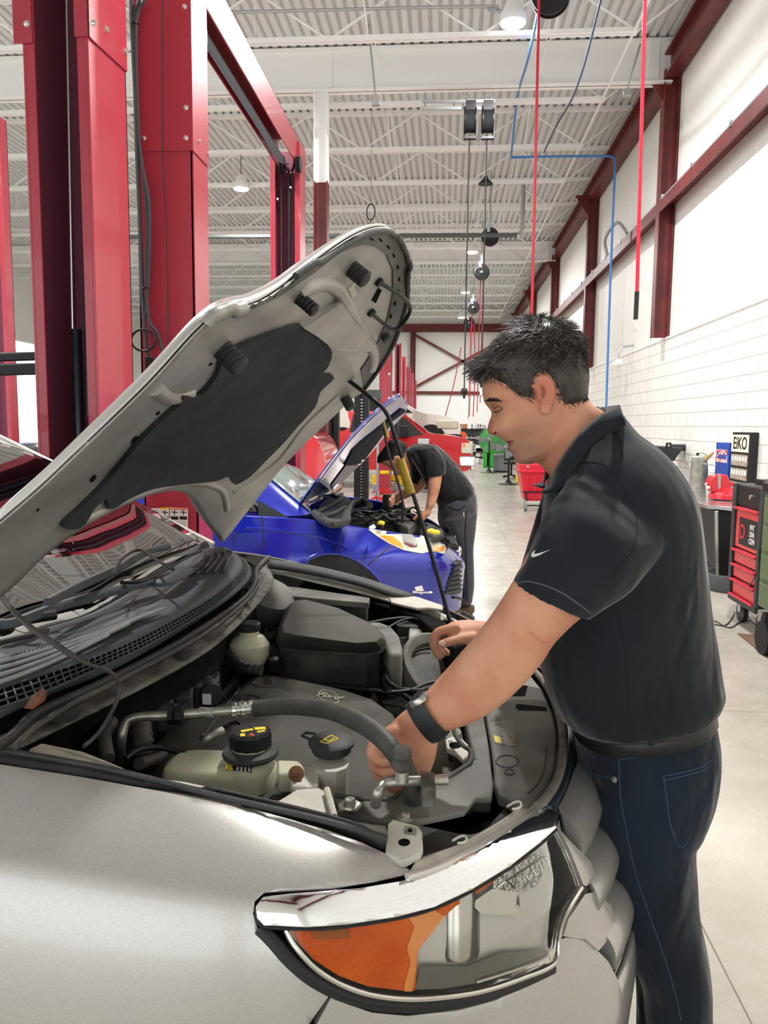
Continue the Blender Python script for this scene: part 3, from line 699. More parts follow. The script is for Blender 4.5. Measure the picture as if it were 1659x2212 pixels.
# long louvres, lighter grey than the cowl plastic
b = MB(); s0 = [(0, 668), (0, 640), (0, 612), (0, 585)]; s1 = [(425, 520), (500, 482), (580, 440), (655, 397)]
lv0 = K([(-150, 735), (-150, 706), (-150, 676), (-150, 646)]); lv1 = K([(430, 500), (515, 455), (595, 415), (655, 393)]); 
for (a, c) in zip(lv0, lv1):
    for t in (0,):
        p = [at(a[0]+(c[0]-a[0])*u, a[1]+(c[1]-a[1])*u+10*math.sin(u*math.pi), z=1.158) for u in [i/12 for i in range(13)]]
        b.tube(p, .0045, 6)
obj('cowl_louvre', b, mat('louvre_grey', '8f9294', .35), car, smooth=60)
b = MB()
for i in range(46):
    u = i/46; a = at(lv0[0][0]+(lv1[0][0]-lv0[0][0])*u, lv0[0][1]+(lv1[0][1]-lv0[0][1])*u, z=1.153); c = at(lv0[3][0]+(lv1[3][0]-lv0[3][0])*u, lv0[3][1]+(lv1[3][1]-lv0[3][1])*u, z=1.153)
    b.beam(a, c, .003, .003)
obj('louvre_bars', b, M_cowl, car)
# curved vents at the far end
b = MB()
for k in range(5):
    b.tube(crom([at(x, y, z=1.15) for x, y in K([(745+k*36, 262-k*4), (790+k*30, 235-k*8), (815+k*28, 195-k*5), (815+k*22, 172-k*2)])], 8), .0045, 6)
obj('cowl_vent', b, M_seal, car, smooth=60)
# windscreen with dark interior
wa = [at(x, y, z=1.14) for x, y in gl_base]
far_p = [at(*p, y=yy) for p, yy in (((455, 1186), 2.98), ((298, 1105), 3.02), ((103, 1008), 2.95), ((-20, 948), 2.9))]
wb0 = resamp(crom(wa, 8), 30)
top0, top1 = CV((-2.0, 1.28, 1.66)), CV((-1.85, 2.75, 1.60)); pillar = far_p
wtop = [CV((-1.98, 1.0, 1.66)).lerp(far_p[-1], i/29)+CV((.10*math.sin(i/29*math.pi), 0, .02*math.sin(i/29*math.pi))) for i in range(30)]
wbr = []
for i in range(30):
    a, c = wb0[i], wtop[i]; mids = []
    for k in range(13):
        t = k/12; p = a.lerp(c, t)+CV((.3, 0, .9))*.035*4*t*(1-t); mids.append(p)
    wbr.append(mids)
b = MB(); b.grid(wbr); obj('windscreen', b, M_wind, car, solid=.004, smooth=60)
b = MB(); b.tube(crom(far_p, 6), .014, 8); b.tube(crom([p+CV((0, .03, .01)) for p in far_p], 6), .016, 8); obj('pillar', b, M_silver, car)
b = MB(); b.tube(crom([p-CV((0, .02, 0)) for p in far_p], 6), .008, 8); obj('pillar_seal', b, M_black, car)
b = MB(); b.grid([[wb0[i]+CV((-.03, 0, -.05)), wb0[i]+CV((-.55, 0, -.08))] for i in range(30)]); obj('dashboard', b, M_dash, car, solid=.02)
slab('service_card', [(158, 1220), (168, 1214), (186, 1224), (170, 1228)], 1.2, .001, M_whitepr, bevel=0)
b = MB(); b.box((-3.6, 1.15, .35), (-1.6, 2.9, 1.0)); b.box((-3.0, 1.25, 1.55), (-2.0, 2.75, 1.64)); obj('cabin', b, M_dash, car, bevel=.03)
b = MB(); b.box((-2.0, 1.06, .35), (-1.25, 1.12, 1.0)); obj('cabin_side', b, M_silver, car, bevel=.02)
# wipers
def wiper(name, pts, w0, w1):
    P = crom([at(x, y, z=z) for x, y, z in pts], 8); n = len(P); b = MB()
    rings = []
    for i, p in enumerate(P):
        d = (P[min(i+1, n-1)]-P[max(i-1, 0)]).normalized(); s = d.cross(CV((0, 0, 1))).normalized(); w_ = w0+(w1-w0)*i/(n-1)
        rings.append([p-s*w_/2, p-s*w_/2+CV((0, 0, .01)), p-s*w_/4+CV((0, 0, .017)), p+s*w_/4+CV((0, 0, .017)), p+s*w_/2+CV((0, 0, .01)), p+s*w_/2])
    b.loft(rings); return obj(name, b, M_cowl, car, smooth=45)
W = K([(0, 470), (60, 465), (230, 400), (480, 330), (600, 300), (660, 300), (740, 250)])
wp1 = wiper('wiper_arm', [(x, y, 1.175) for x, y in W], .018, .05)
b = MB(); b.lathe(at(*K([(722, 262)])[0], z=1.17), [(.001, .022), (.012, .02), (.018, .01), (.02, 0), (.001, 0)][::-1], n=20); obj('wiper_pivot', b, M_cowl, wp1)
b = MB(); b.tube(crom([at(*p, z=1.175) for p in K([(-100, 490), (0, 462), (100, 440), (220, 420)])], 5), .012, 8); obj('wiper_blade', b, M_black, wp1)
wp2 = wiper('wiper_arm', [(x, y, 1.21) for x, y in K([(190, 385), (330, 310), (470, 245), (570, 185), (665, 158)])], .02, .03)
b = MB(); b.tube(crom([at(*p, z=1.2) for p in K([(480, 290), (560, 285), (660, 240), (740, 190), (800, 165)])], 5), .006, 8); obj('wiper_blade', b, M_black, wp2)
b = MB(); b.loft([[at(x, y, z=1.22) for x, y in K([(690, 190), (820, 125), (840, 150), (740, 185)])], [at(x, y, z=1.19) for x, y in K([(690, 190), (820, 125), (840, 150), (740, 185)])]]); obj('wiper_cap', b, M_cowl, wp2, bevel=.006)
b = MB(); b.tube(crom([at(x, y, z=1.24) for x, y in K([(455, 260), (480, 205), (530, 168), (570, 165), (620, 200), (690, 240)])], 6), .004, 6); obj('wiper_link', b, M_black, wp2)
b = MB(); b.tube(crom([at(x, y, z=1.17) for x, y in K([(-100, 560), (0, 530), (130, 500), (190, 480)])], 6), .006, 6); obj('lower_wiper_edge', b, M_black, car)
# washer hose dropping from bonnet into the bay
hw = [at(0, 1225, y=1.5), at(-5, 1260, y=1.42), at(12, 1300, y=1.38), at(60, 1350, y=1.33), at(105, 1382, y=1.32), at(180, 1430, y=1.32), at(235, 1450, y=1.35), at(258, 1480, y=1.37), at(250, 1520, y=1.36), at(215, 1580, y=1.3), at(182, 1612, y=1.22)]
b = MB(); cr = crom(hw, 10); b.tube(cr, [.0055 if i < 48 else .0038 for i in range(len(cr))], 8); obj('washer_hose', b, M_hose, car)
b = MB(); b.tube(crom([at(*p, y=1.6) for p in ((112, 1135), (90, 1165), (45, 1205), (18, 1235), (5, 1270))], 6), .008, 8); obj('hood_hose', b, M_hose, car)
b = MB(); b.lathe(at(48, 1215, y=1.6), [(.012, -.012), (.012, .012)], axis=(1, 0, .8), n=12); obj('hose_clip', b, M_black, car)
# dry leaf
b = MB(); q = [at(x, y, z=1.14) for x, y in K([(95, 790), (125, 745), (165, 712), (188, 725), (180, 760), (130, 795)])]
c_ = sum(q, CV())/6-CV((0, 0, .008)); b.add(q+[c_], [(i, (i+1) % 6, 6) for i in range(6)]); obj('leaf', b, M_leaf, None, solid=.0008)
lf = bpy.data.objects['leaf']; tag(lf, 'curled brown dry leaf lying on the cowl of the silver car', 'leaf')

# ---- engine bay contents (crop scale .4219 about 550,1200)
K7 = (.4219, 550, 1200)
def k7(s): return P2(s, *K7)
# far wing structure
ribbon('far_gap_seal', [(582, 1207, 1.1), (680, 1222, 1.08), (780, 1246, 1.05), (860, 1272, 1.02), (898, 1286, 1.0)], [(582, 1222, 1.09), (680, 1238, 1.07), (780, 1262, 1.04), (850, 1285, 1.01), (893, 1295, .99)], M_seal, th=.012, sag=.008)
ribbon('far_wing_flange', [(580, 1224, 1.07), (680, 1243, 1.05), (780, 1268, 1.02), (860, 1292, 1.0), (940, 1318, .98), (1030, 1362, .96)], [(582, 1233, 1.06), (680, 1256, 1.04), (780, 1280, 1.01), (860, 1305, .985), (930, 1330, .965), (1020, 1385, .94)], M_apron, th=.006)
slab('wing_bracket', [(788, 1268), (880, 1285), (905, 1290), (955, 1307), (957, 1316), (925, 1312), (900, 1313), (868, 1306), (845, 1300), (842, 1292), (792, 1280)], 1.0, .008, M_apron, bevel=.002)
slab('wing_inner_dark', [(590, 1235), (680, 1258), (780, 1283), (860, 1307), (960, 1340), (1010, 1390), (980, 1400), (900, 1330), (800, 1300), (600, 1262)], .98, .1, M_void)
# fuse box
fb = slab('fuse_box', [(596, 1284), (613, 1266), (640, 1268), (799, 1291), (797, 1302), (700, 1294)], 1.02, .02, M_dusty2, bevel=.003)
slab('fuse_box_base', [(600, 1290), (618, 1274), (796, 1298), (792, 1308), (700, 1300)], 1.0, .12, M_dusty)
# airbox
def air():
    top = [at(x, y, z=1.035) for x, y in [(630, 1306), (640, 1297), (660, 1295), (722, 1311), (775, 1336), (818, 1362), (824, 1376), (812, 1386), (770, 1389), (640, 1372), (614, 1366), (610, 1352)]]
    rim = [at(x, y, z=.985) for x, y in [(612, 1330), (625, 1315), (660, 1305), (735, 1325), (790, 1350), (828, 1378), (833, 1392), (822, 1405), (790, 1411), (640, 1402), (606, 1396), (600, 1380)]]
    c = sum(rim, CV())/12; r2_ = [p+(p-c).normalized()*.006 for p in rim]; r3 = [p-CV((0, 0, .008)) for p in r2_]
    b = MB(); b.loft([top, [a.lerp(q, .55)+(a-c).normalized()*.012 for a, q in zip(top, rim)], rim, r2_, r3]); return obj('airbox_lid', b, M_engine, car, bevel=.006, bseg=4, smooth=60)
air()
slab('airbox', [(602, 1398), (622, 1318), (730, 1330), (825, 1385), (822, 1402), (790, 1408), (640, 1404)], .972, .16, M_dusty, bevel=.01)
slab('intake_box', [(793, 1343), (822, 1343), (846, 1352), (862, 1370), (870, 1396), (868, 1410), (840, 1412), (820, 1370)], .99, .16, M_dusty2, bevel=.012, bseg=4)
b = MB()
f0, f1, f2, f3 = at(872, 1394, z=.97), at(889, 1398, z=.96), at(886, 1478, z=.86), at(878, 1476, z=.86)
for i in range(19):
    t = i/18; b.beam(f0.lerp(f3, t), f1.lerp(f2, t)+CV((0, -.0, -.01)), .005, .005)
b.tube([f1, f2], .003, 6); b.tube([f0, f3], .003, 6); obj('filter_fins', b, M_alu, car)
# fan shroud
b = MB(); cfs = at(955, 1475, z=.86)
b.lathe(cfs, [(.15, -.05), (.15, .05), (.14, .056), (.12, .04), (.1, -.05)], axis=(.45, -.35, .8), n=40); fs_ = obj('fan_shroud', b, M_dusty2, car)
b = MB(); b.lathe(cfs, [(.118, -.045), (.118, .02), (.06, .034), (.001, .036)], axis=(.45, -.35, .8), n=40); obj('shroud_dome', b, M_dusty, fs_)
slab('horn_bracket', k7([(790, 370), (850, 360), (862, 380), (850, 455), (785, 445)]), .95, .05, M_alu, bevel=.004)
slab('relay_box', k7([(720, 335), (800, 330), (850, 345), (840, 365), (730, 360)]), .955, .1, M_dusty, bevel=.004)
# loose harness tubes, far side
tube_px('wire_harness', [(x, y, .97) for x, y in k7([(560, 350), (700, 325), (800, 320), (880, 345), (940, 390), (960, 420)])], .005, M_black)
tube_px('wire_harness', [(x, y, .97) for x, y in k7([(650, 390), (760, 330), (850, 325), (920, 360), (950, 400)])], .004, M_black)
tube_px('wire_harness', [(x, y, .93) for x, y in k7([(645, 545), (665, 590), (680, 640), (730, 680), (800, 690), (880, 695)])], .006, M_black)
tube_px('wire_harness', [(x, y, .93) for x, y in k7([(700, 700), (800, 690), (870, 660), (930, 645)])], .005, M_black)
tube_px('wire_harness', [(x, y, .95) for x, y in k7([(790, 500), (850, 480), (905, 470)])], .003, M_black)
# bellows intake ducts
def bellows(name, pts, r, m=M_dusty):
    P = crom([at(x, y, z=z) for x, y, z in pts], 12); b = MB(); b.tube(P, [r*(1+.14*math.sin(i*1.6)) for i in range(len(P))], 14); return obj(name, b, m, car, smooth=60)
bellows('intake_duct', [(*p, .93) for p in K([(960, 610), (1010, 615), (1060, 590), (1110, 575)])], .03)
bellows('corrugated_hose', [(*p, .98) for p in K([(800, 555), (870, 560), (920, 590), (970, 630), (1040, 640)])], .013, M_seal)
bellows('corrugated_hose', [(*p, .96) for p in K([(760, 640), (860, 620), (950, 575), (960, 555)])], .016, M_seal)
bellows('breather_pipe', [(*p, .95) for p in K([(700, 700), (760, 690), (820, 700), (845, 740)])], .024)
# brake reservoir
b = MB(); p = at(538, 1375, z=1.02); b.lathe(p-CV((0, 0, .05)), [(.04, -.03), (.055, 0), (.055, .03), (.04, .05), (.028, .055), (.028, .07)], n=24); br = obj('brake_reservoir', b, M_tank, car)
b = MB(); b.lathe(p+CV((0, 0, .018)), [(.001, .022), (.027, .022), (.032, .018), (.032, 0), (.001, 0)][::-1], n=20); obj('reservoir_cap', b, M_black, br)
slab('master_cylinder', K([(900, 520), (1000, 500), (1110, 480), (1110, 500), (1000, 545), (880, 560)]), .97, .06, M_void)
b = MB(); b.lathe(at(575, 1300, z=1.0), [(.06, -.06), (.09, -.04), (.1, 0), (.09, .04), (.05, .06)], axis=(.4, -.3, .9), n=28); obj('brake_booster', b, M_dusty2, car)
# engine cover
ec_pts = [(512, 1478), (545, 1452), (575, 1448), (640, 1456), (731, 1477), (811, 1503), (858, 1535), (878, 1570), (885, 1640), (885, 1700), (830, 1730), (700, 1735), (560, 1735), (400, 1720), (330, 1680), (310, 1620), (360, 1560), (440, 1530), (480, 1505)]
top = [at(x, y, z=.925) for x, y in ec_pts]
cc = sum(top, CV())/len(top)
b = MB(); b.loft([[cc+(p-cc)*s+CV((0, 0, dz)) for p in top] for s, dz in ((.15, .012), (.5, .012), (.8, .006), (.95, -.006), (1, -.03), (1.0, -.14))]); ecov = obj('engine_cover', b, M_engine, car, smooth=50)
eb = bvh_of(ecov)
b = MB(); line_on(b, [(530, 1470), (500, 1510), (470, 1550), (440, 1590)], eb, .003); obj('cover_seam', b, M_dusty, ecov)
for x, y in ((568, 1476), (542, 1511)):
    b = MB(); ring_on(b, eb, x, y, 22, 8, .003); obj('cover_dimple', b, M_dusty, ecov)
# oval badge with script
cb = hit(eb, 710, 1506)[0]; b = MB()
ring_on(b, eb, 710, 1505, 22, 13, .0014, .25, 36)
bd = obj('oval_badge', b, M_greypr, ecov)
text_obj('badge_script', 'Ford', cb+CV((0, 0, .003)), .034, M_greypr, bd, (1, -.42, 0), (.45, 1, .1), .0006, .01, .35)
# coil / valve area left of the cover
slab('valve_cover', [(270, 1500), (400, 1440), (480, 1440), (520, 1460), (480, 1500), (360, 1560), (300, 1620), (250, 1600)], .9, .1, M_dusty)
for i, (x, y) in enumerate(((330, 1500), (372, 1478), (395, 1452), (430, 1447))):
    slab('ignition_part', [(x, y), (x+38, y-8), (x+46, y+4), (x+42, y+26), (x+6, y+30)], .97, .06, M_dusty, bevel=.006)
tube_px('bay_hose', [(600, 1560, .92), (500, 1570, .9), (420, 1600, .9), (350, 1635, .92), (300, 1650, .95)], .012, M_dusty)
bellows('corrugated_hose', [(300, 1560, .97), (306, 1600, .95), (310, 1650, .9)], .022)
tube_px('bay_hose', [(270, 1640, .98), (300, 1620, .98), (350, 1615, .97), (400, 1630, .96)], .006, M_black)
tube_px('bay_hose', [(240, 1560, 1.0), (225, 1590, 1.0), (232, 1640, .98)], .014, M_dusty)
# refrigerant line
tube_px('refrigerant_pipe', [(258, 1660, .9), (262, 1600, .98), (272, 1562, 1.01), (300, 1549, 1.02), (370, 1545, 1.02), (500, 1535, 1.02)], .0098, M_alu)
b = MB(); pa, pb = at(497, 1535, z=1.02), at(552, 1530, z=1.02); d_ = pb-pa
b.lathe(pa, [(.012, 0), (.017, .002), (.0175, .01), (.0145, .013), (.0145, .018), (.0175, .021), (.0175, .029), (.0145, .032), (.0145, .037), (.0175, .04), (.017, .05), (.014, .052)], axis=d_, n=20); obj('hose_crimp', b, M_zinc, car)
tube_px('thick_hose', [(548, 1531, 1.02), (620, 1526, 1.04), (700, 1533, 1.07), (760, 1553, 1.09), (810, 1582, 1.09), (850, 1622, 1.075), (878, 1668, 1.04), (890, 1704, 1.01), (893, 1736, .97)], .0165, M_hose, n=14)
b = MB(); b.lathe(at(383, 1543, z=1.02), [(.015, -.016), (.022, -.014), (.022, -.004), (.018, -.002), (.022, .002), (.022, .014), (.015, .016)], axis=(1, 0, 0), n=10); obj('pipe_clamp', b, M_black, car, smooth=30)
b = MB(); b.lathe(at(447, 1539, z=1.02), [(.0104, -.015), (.0104, .015)], axis=(1, 0, 0), n=16); b.box((-.009, 0, .008), (.009, .001, .03), Matrix.Translation(at(447, 1530, z=1.02))); obj('pipe_tag', b, mat('silver_tag', 'aeb0ac', .4, .3), car)
rq = random.Random(4)
for (x0, x1, y0, y1, n_) in ((255, 480, 1455, 1600, 22), (840, 1000, 1330, 1420, 10), (830, 985, 1490, 1600, 12), (470, 600, 1400, 1440, 8)):
    for k in range(n_):
        x, y = rq.uniform(x0, x1), rq.uniform(y0, y1); p = at(x, y, z=rq.uniform(.86, .95)); s = rq.uniform(.008, .024); mt = rq.choice([M_black, M_dusty, M_dusty, M_seal, M_hose, M_dirtmetal]); b = MB()
        if k % 3: b.box((-s, -s*.8, -s), (s, s*.8, s*.7), Matrix.Translation(p) @ Matrix.Rotation(rq.uniform(0, 3), 4, 'Z') @ Matrix.Rotation(rq.uniform(-.4, .4), 4, 'X')); obj('engine_part', b, mt, car, bevel=.003)
        else: b.tube(crom([p, p+CV((s*2, s*1.5, s)), p+CV((s*4, -s, .005)), p+CV((s*5.5, s, -s))], 5), rq.uniform(.003, .007), 7); obj('engine_wire', b, mt, car)
# coolant tank
ct = MB()
def rbox(c0, sx, sy, z0, z1, n=24, e=3.5, M=None):
    R_ = []
    for z, s in ((z0, .92), (z0+.01, 1), (z1-.02, 1), (z1-.006, .95), (z1, .82)):
        R_.append([CV((c0.x+sx*s*math.copysign(abs(math.cos(t))**(2/e), math.cos(t)), c0.y+sy*s*math.copysign(abs(math.sin(t))**(2/e), math.sin(t)), z)) for t in [2*math.pi*i/n for i in range(n)]])
    return R_
tc_ = at(500, 1660, z=.95); ct.loft(rbox(tc_+CV((-.035, 0, 0)), .092, .055, .8, .965))
nk = at(541, 1625, z=.985); ct.lathe(CV((nk.x, nk.y, .8)), [(.048, 0), (.052, .1), (.052, .155), (.044, .17), (.036, .175), (.036, .2)], n=28)
ctk = obj('coolant_tank', ct, M_tank, car, smooth=50)
cap = MB(); R_ = []
for r_, h_ in ((.032, 0), (.038, .002), (.038, .026), (.034, .032), (.001, .033)):
    R_.append([CV((nk.x, nk.y, nk.z+.012+h_))+CV((math.cos(t), math.sin(t), 0))*r_*(1+(.045 if r_ > .03 and i % 4 < 2 else 0)) for i, t in enumerate([2*math.pi*i/48 for i in range(48)])])
cap.loft(R_); cpo = obj('coolant_cap', cap, M_black, ctk, smooth=30)
b = MB(); b.lathe(CV((nk.x, nk.y, nk.z-.006)), [(.036, 0), (.051, 0), (.053, .004), (.051, .01), (.04, .016)], n=28); obj('neck_flange', b, M_seal, ctk)
cb_ = bvh_of(cpo); b = MB()
for q in (((520, 1578), (545, 1574), (548, 1577), (522, 1582)), ((548, 1572), (572, 1570), (575, 1575), (552, 1577)), ((518, 1586), (528, 1584), (530, 1590), (520, 1591)), ((555, 1580), (572, 1577), (573, 1580), (556, 1583))): drape(b, list(q), cb_, .0006, 9)
obj('cap_print', b, M_yellow, ctk)
b = MB(); drape(b, [(537, 1588), (545, 1584), (550, 1590)], cb_, .0006, 9); obj('cap_warning', b, mat('orange_print', 'd9542b', .5), ctk)
tb = bvh_of(ctk)
patch('tank_label', [(488, 1645), (547, 1651), (543, 1670), (487, 1663)], M_black, bvh=tb, parent=ctk, step=8, th=.001)
patch('label_yellow', [(488, 1645), (508, 1647), (504, 1665), (487, 1663)], M_yellow, bvh=tb, parent=ctk, step=8, th=.0016)
b = MB()
for k in range(4): drape(b, [(513+k*8, 1650+k*.8), (517+k*8, 1650.4+k*.8), (516+k*8, 1665+k*.8), (512+k*8, 1664.6+k*.8)], tb, .0018, 9)
obj('label_text', b, M_whitepr, ctk)
tube_px('tank_hose', [(440, 1605, .95), (455, 1590, .965), (478, 1580, .965)], .011, M_alu)
# mounting lug and rusty clip
slab('tank_lug', [(598, 1640), (650, 1642), (658, 1655), (658, 1668), (600, 1670)], .985, .04, M_tank, bevel=.006)
slab('washer_bracket', [(625, 1655), (684, 1652), (690, 1662), (688, 1702), (628, 1696)], .975, .02, M_tank2, bevel=.006)
b = MB(); b.lathe(at(640, 1672, z=.985), [(.014, 0), (.014, .004), (.006, .006), (.006, .012), (.001, .013)], axis=(.1, -.8, .6), n=14); obj('rusty_nut', b, mat('rust', '6e4a33', .6, .3, .3, 80), car)
# washer filler
wf = at(714, 1645, z=.985); b = MB()
b.lathe(CV((wf.x, wf.y, .8)), [(.026, 0), (.031, .06), (.034, .15), (.034, .18)], n=10); wfo = obj('washer_filler', b, M_tank2, car, smooth=25)
b = MB(); b.lathe(CV((wf.x, wf.y, .825)), [(.0315, 0), (.0335, .035)], n=10, caps=False); obj('washer_fluid', b, mat('blue_fluid', 'a9cfd6', .3), wfo)
b = MB(); cw = at(716, 1612, z=1.0)
b.lathe(cw-CV((0, 0, .012)), [(.034, 0), (.037, .004), (.037, .013), (.043, .016), (.044, .021), (.038, .027), (.001, .031)], n=28)
b.tube([cw+CV((-.04, 0, .012)), cw+CV((-.058, .01, .014)), cw+CV((-.055, .03, .012)), cw+CV((-.035, .028, .012))], .003, 6)
wc = obj('washer_cap', b, M_seal, wfo, smooth=45); wcb = bvh_of(wc)
b = MB()
for s in (([(692, 1602), (705, 1606), (730, 1596), (716, 1588)]),):
    for i in range(4): line_on(b, [s[i], ((s[i][0]+s[(i+1) % 4][0])/2, (s[i][1]+s[(i+1) % 4][1])/2), s[(i+1) % 4]], wcb, .0012, 5)
line_on(b, [(700, 1598), (712, 1600), (722, 1594)], wcb, .0012, 5); obj('washer_symbol', b, M_yellow, wfo)
# service port and the pipe in front
tube_px('front_pipe', [(812, 1738, 1.0), (816, 1712, 1.025), (828, 1694, 1.032), (850, 1688, 1.034), (900, 1686, 1.034), (965, 1684, 1.03)], .009, M_alu)
b = MB(); sp = at(868, 1688, z=1.038); b.lathe(sp, [(.011, 0), (.011, .018), (.008, .02)], n=16); obj('port_stem', b, M_alu, car)
b = MB(); b.lathe(sp+CV((0, 0, .018)), [(.012, 0), (.0165, .004), (.0165, .018), (.013, .021), (.0155, .024), (.0155, .034), (.013, .038), (.001, .039)], n=8); obj('service_port_cap', b, M_dusty, car, smooth=30)
slab('pipe_block', [(908, 1664), (938, 1666), (942, 1700), (912, 1702)], 1.045, .035, M_dirtmetal, bevel=.004)
# condenser bottle and dark clutter near the hands
b = MB(); b.lathe(at(955, 1700, z=.8), [(.04, 0), (.05, .03), (.05, .09), (.04, .13), (.02, .145)], n=24); obj('fluid_bottle', b, mat('dull_bottle', '8d8b7c', .6), car)
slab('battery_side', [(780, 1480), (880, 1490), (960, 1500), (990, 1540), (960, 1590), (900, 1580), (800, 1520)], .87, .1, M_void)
for a, c in (((870, 1500), (930, 1560)), ((940, 1560), (975, 1640)), ((700, 1480), (870, 1500))):
    tube_px('bay_cable', [(a[0], a[1], .9), ((a[0]+c[0])/2+8, (a[1]+c[1])/2, .9), (c[0], c[1], .9)], .006, M_black)
for x, y in ((955, 1655), (985, 1660), (1000, 1690), (890, 1560), (975, 1600)):
    slab('bay_connector', [(x, y), (x+22, y+2), (x+24, y+16), (x, y+15)], .93, .03, M_dusty, bevel=.004)

# ------------------------------------------------------------------ raised bonnet
near = [(-150, 1380, 1.2), (-60, 1190, 1.2), (100, 1040, 1.2), (310, 838, 1.2), (450, 690, 1.21), (542, 657, 1.30), (597, 627, 1.38), (678, 565, 1.49), (760, 509, 1.62), (814, 490, 1.74), (846, 496, 1.85), (872, 531, 1.96)]
farr = [(480, 1170, 2.93), (520, 1120, 2.9), (600, 1018, 2.85), (660, 955, 2.8), (712, 905, 2.74), (760, 860, 2.67), (792, 838, 2.6), (825, 786, 2.5), (848, 745, 2.4), (868, 700, 2.3), (882, 640, 2.2), (887, 586, 2.08)]
NP = [at(x, y, y=d) for x, y, d in near]; FP = [at(x, y, y=d) for x, y, d in farr]
rear = [at(x, y, y=d) for x, y, d in [(-150, 1380, 1.2), (16, 1296, 1.35), (108, 1220, 1.5), (190, 1164, 1.62), (271, 1117, 1.8), (325, 1096, 1.95), (380, 1080, 2.15), (412, 1081, 2.35), (436, 1101, 2.55), (455, 1139, 2.75), (480, 1171, 2.93)]]
NU = 41; RN = 73
Nc = resamp(crom(NP, 8), RN); Fc = resamp(crom(FP, 8), RN); Rc = resamp(crom(rear, 8), NU)
out_n = CV((-.68, .0, .73))
def bonnet(crown, off, tipc=.03, ex=.7):
    g = []
    for i in range(RN):
        s = i/(RN-1); row = []
        for j in range(NU):
            t = j/(NU-1); p = Nc[i].lerp(Fc[i], t)
            lin0 = Nc[0].lerp(Fc[0], t); p = p+(Rc[j]-lin0)*(1-s)**3
            w_ = (math.sin(math.pi*t))**ex
            p = p+out_n*(crown*w_*(.35+.65*math.sin(math.pi*min(1, .25+s*.8)))+off)
            if s > .8: p = p+CV((.5, 0, .5))*tipc*math.sin(math.pi*t)*((s-.8)/.2)
            row.append(p)
        g.append(row)
    return g
b = MB(); b.grid(bonnet(.13, .004, .03, .6)); hood = obj('hood', b, M_silver, car, solid=.003, smooth=70)
b = MB(); b.grid(bonnet(.045, -.001, .015)); hin = obj('hood_inner_panel', b, M_under, hood, solid=.003, smooth=70)
hb = bvh_of(hin)
K3 = (.5425, 0, 450)
def k3(s): return P2(s, *K3)
def hp(name, poly, m, th=.004, step=14, sm=0, parent=hood, sink=.002, bevel=0): 
    b = MB(); drape(b, poly, hb, th, step, sink, sm); return obj(name, b, m, parent, smooth=40)
hp('hood_insulation', k3([(235, 1255), (310, 1180), (420, 1070), (560, 900), (700, 770), (720, 740), (790, 730), (855, 650), (870, 600), (940, 540), (1040, 500), (1190, 455), (1260, 500), (1315, 560), (1300, 620), (1275, 650), (1325, 665), (1270, 720), (1250, 780), (1180, 860), (1120, 930), (1050, 1000), (990, 1060), (930, 1092), (905, 1060), (850, 1078), (720, 1092), (600, 1110), (500, 1150), (435, 1190), (415, 1175), (405, 1150), (360, 1190), (330, 1240), (290, 1270)]), M_insul, .010, 14, 3)
# pressed ribs of the inner panel: raised frame shapes
hp('hood_rib', k3([(1190, 455), (1340, 360), (1440, 480), (1465, 555), (1320, 545), (1250, 490)]), M_under, .016, 12)
def hrib(name, pts, r, m=M_under, lift=0):
    b = MB(); line_on(b, k3(pts), hb, r, 10, 8, lift); return obj(name, b, m, hood, smooth=60)
hrib('hood_ridge', [(1190, 350), (1230, 315), (1300, 300), (1350, 330), (1400, 420), (1450, 500), (1490, 580), (1480, 640)], .02, M_under, -.006)
hrib('hood_ridge', [(20, 1220), (200, 1010), (420, 800), (600, 640), (800, 470), (980, 390)], .012, M_under, -.006)
hrib('hood_ridge', [(330, 1250), (500, 1165), (650, 1110), (780, 1095), (880, 1120), (905, 1200)], .016, M_under, -.008)
hrib('hood_ridge', [(620, 720), (680, 760), (760, 740)], .016, M_under, -.006)
hrib('hood_ridge', [(930, 1130), (1100, 1010), (1220, 860), (1350, 740)], .014, M_under, -.008)
# dark seal band round the front edge with slots
band_o = [(985, 385), (1100, 318), (1250, 215), (1400, 118), (1500, 84), (1560, 95), (1605, 155), (1627, 250), (1612, 380), (1572, 515), (1512, 620), (1450, 710)]
band_i = [(1435, 640), (1490, 560), (1540, 440), (1562, 330), (1560, 240), (1535, 180), (1490, 150), (1440, 140), (1350, 170), (1250, 250), (1110, 345), (1000, 395)]
hp('hood_front_band', k3(band_o+band_i), mat('band_grey', '5f5f5d', .5, .2, col2='4a4a49', cscale=10), .004, 10)
b = MB(); line_on(b, k3([(985, 388), (1100, 325), (1250, 222), (1400, 124), (1500, 88), (1562, 98), (1608, 158), (1630, 250), (1614, 382), (1574, 518), (1514, 624), (1452, 714)]), hb, .007, 8, 8, .004); obj('hood_seal', b, M_seal, hood)
for t in range(9):
    a = [(1475, 118), (1510, 122), (1540, 150), (1562, 185), (1578, 230), (1584, 278), (1580, 328), (1568, 375), (1552, 425)][t]
    ang = [0.5, .9, 1.2, 1.4, 1.5, 1.6, 1.7, 1.8, 1.9][t]; c_, s_ = math.cos(ang), math.sin(ang)
    pol = [(a[0]+c_*u-s_*v_, a[1]+s_*u+c_*v_) for u, v_ in [(9*math.cos(q), 4*math.sin(q)) for q in [i*math.pi/4 for i in range(8)]]]
    hp('band_slot', k3(pol), M_void, .006, 5)
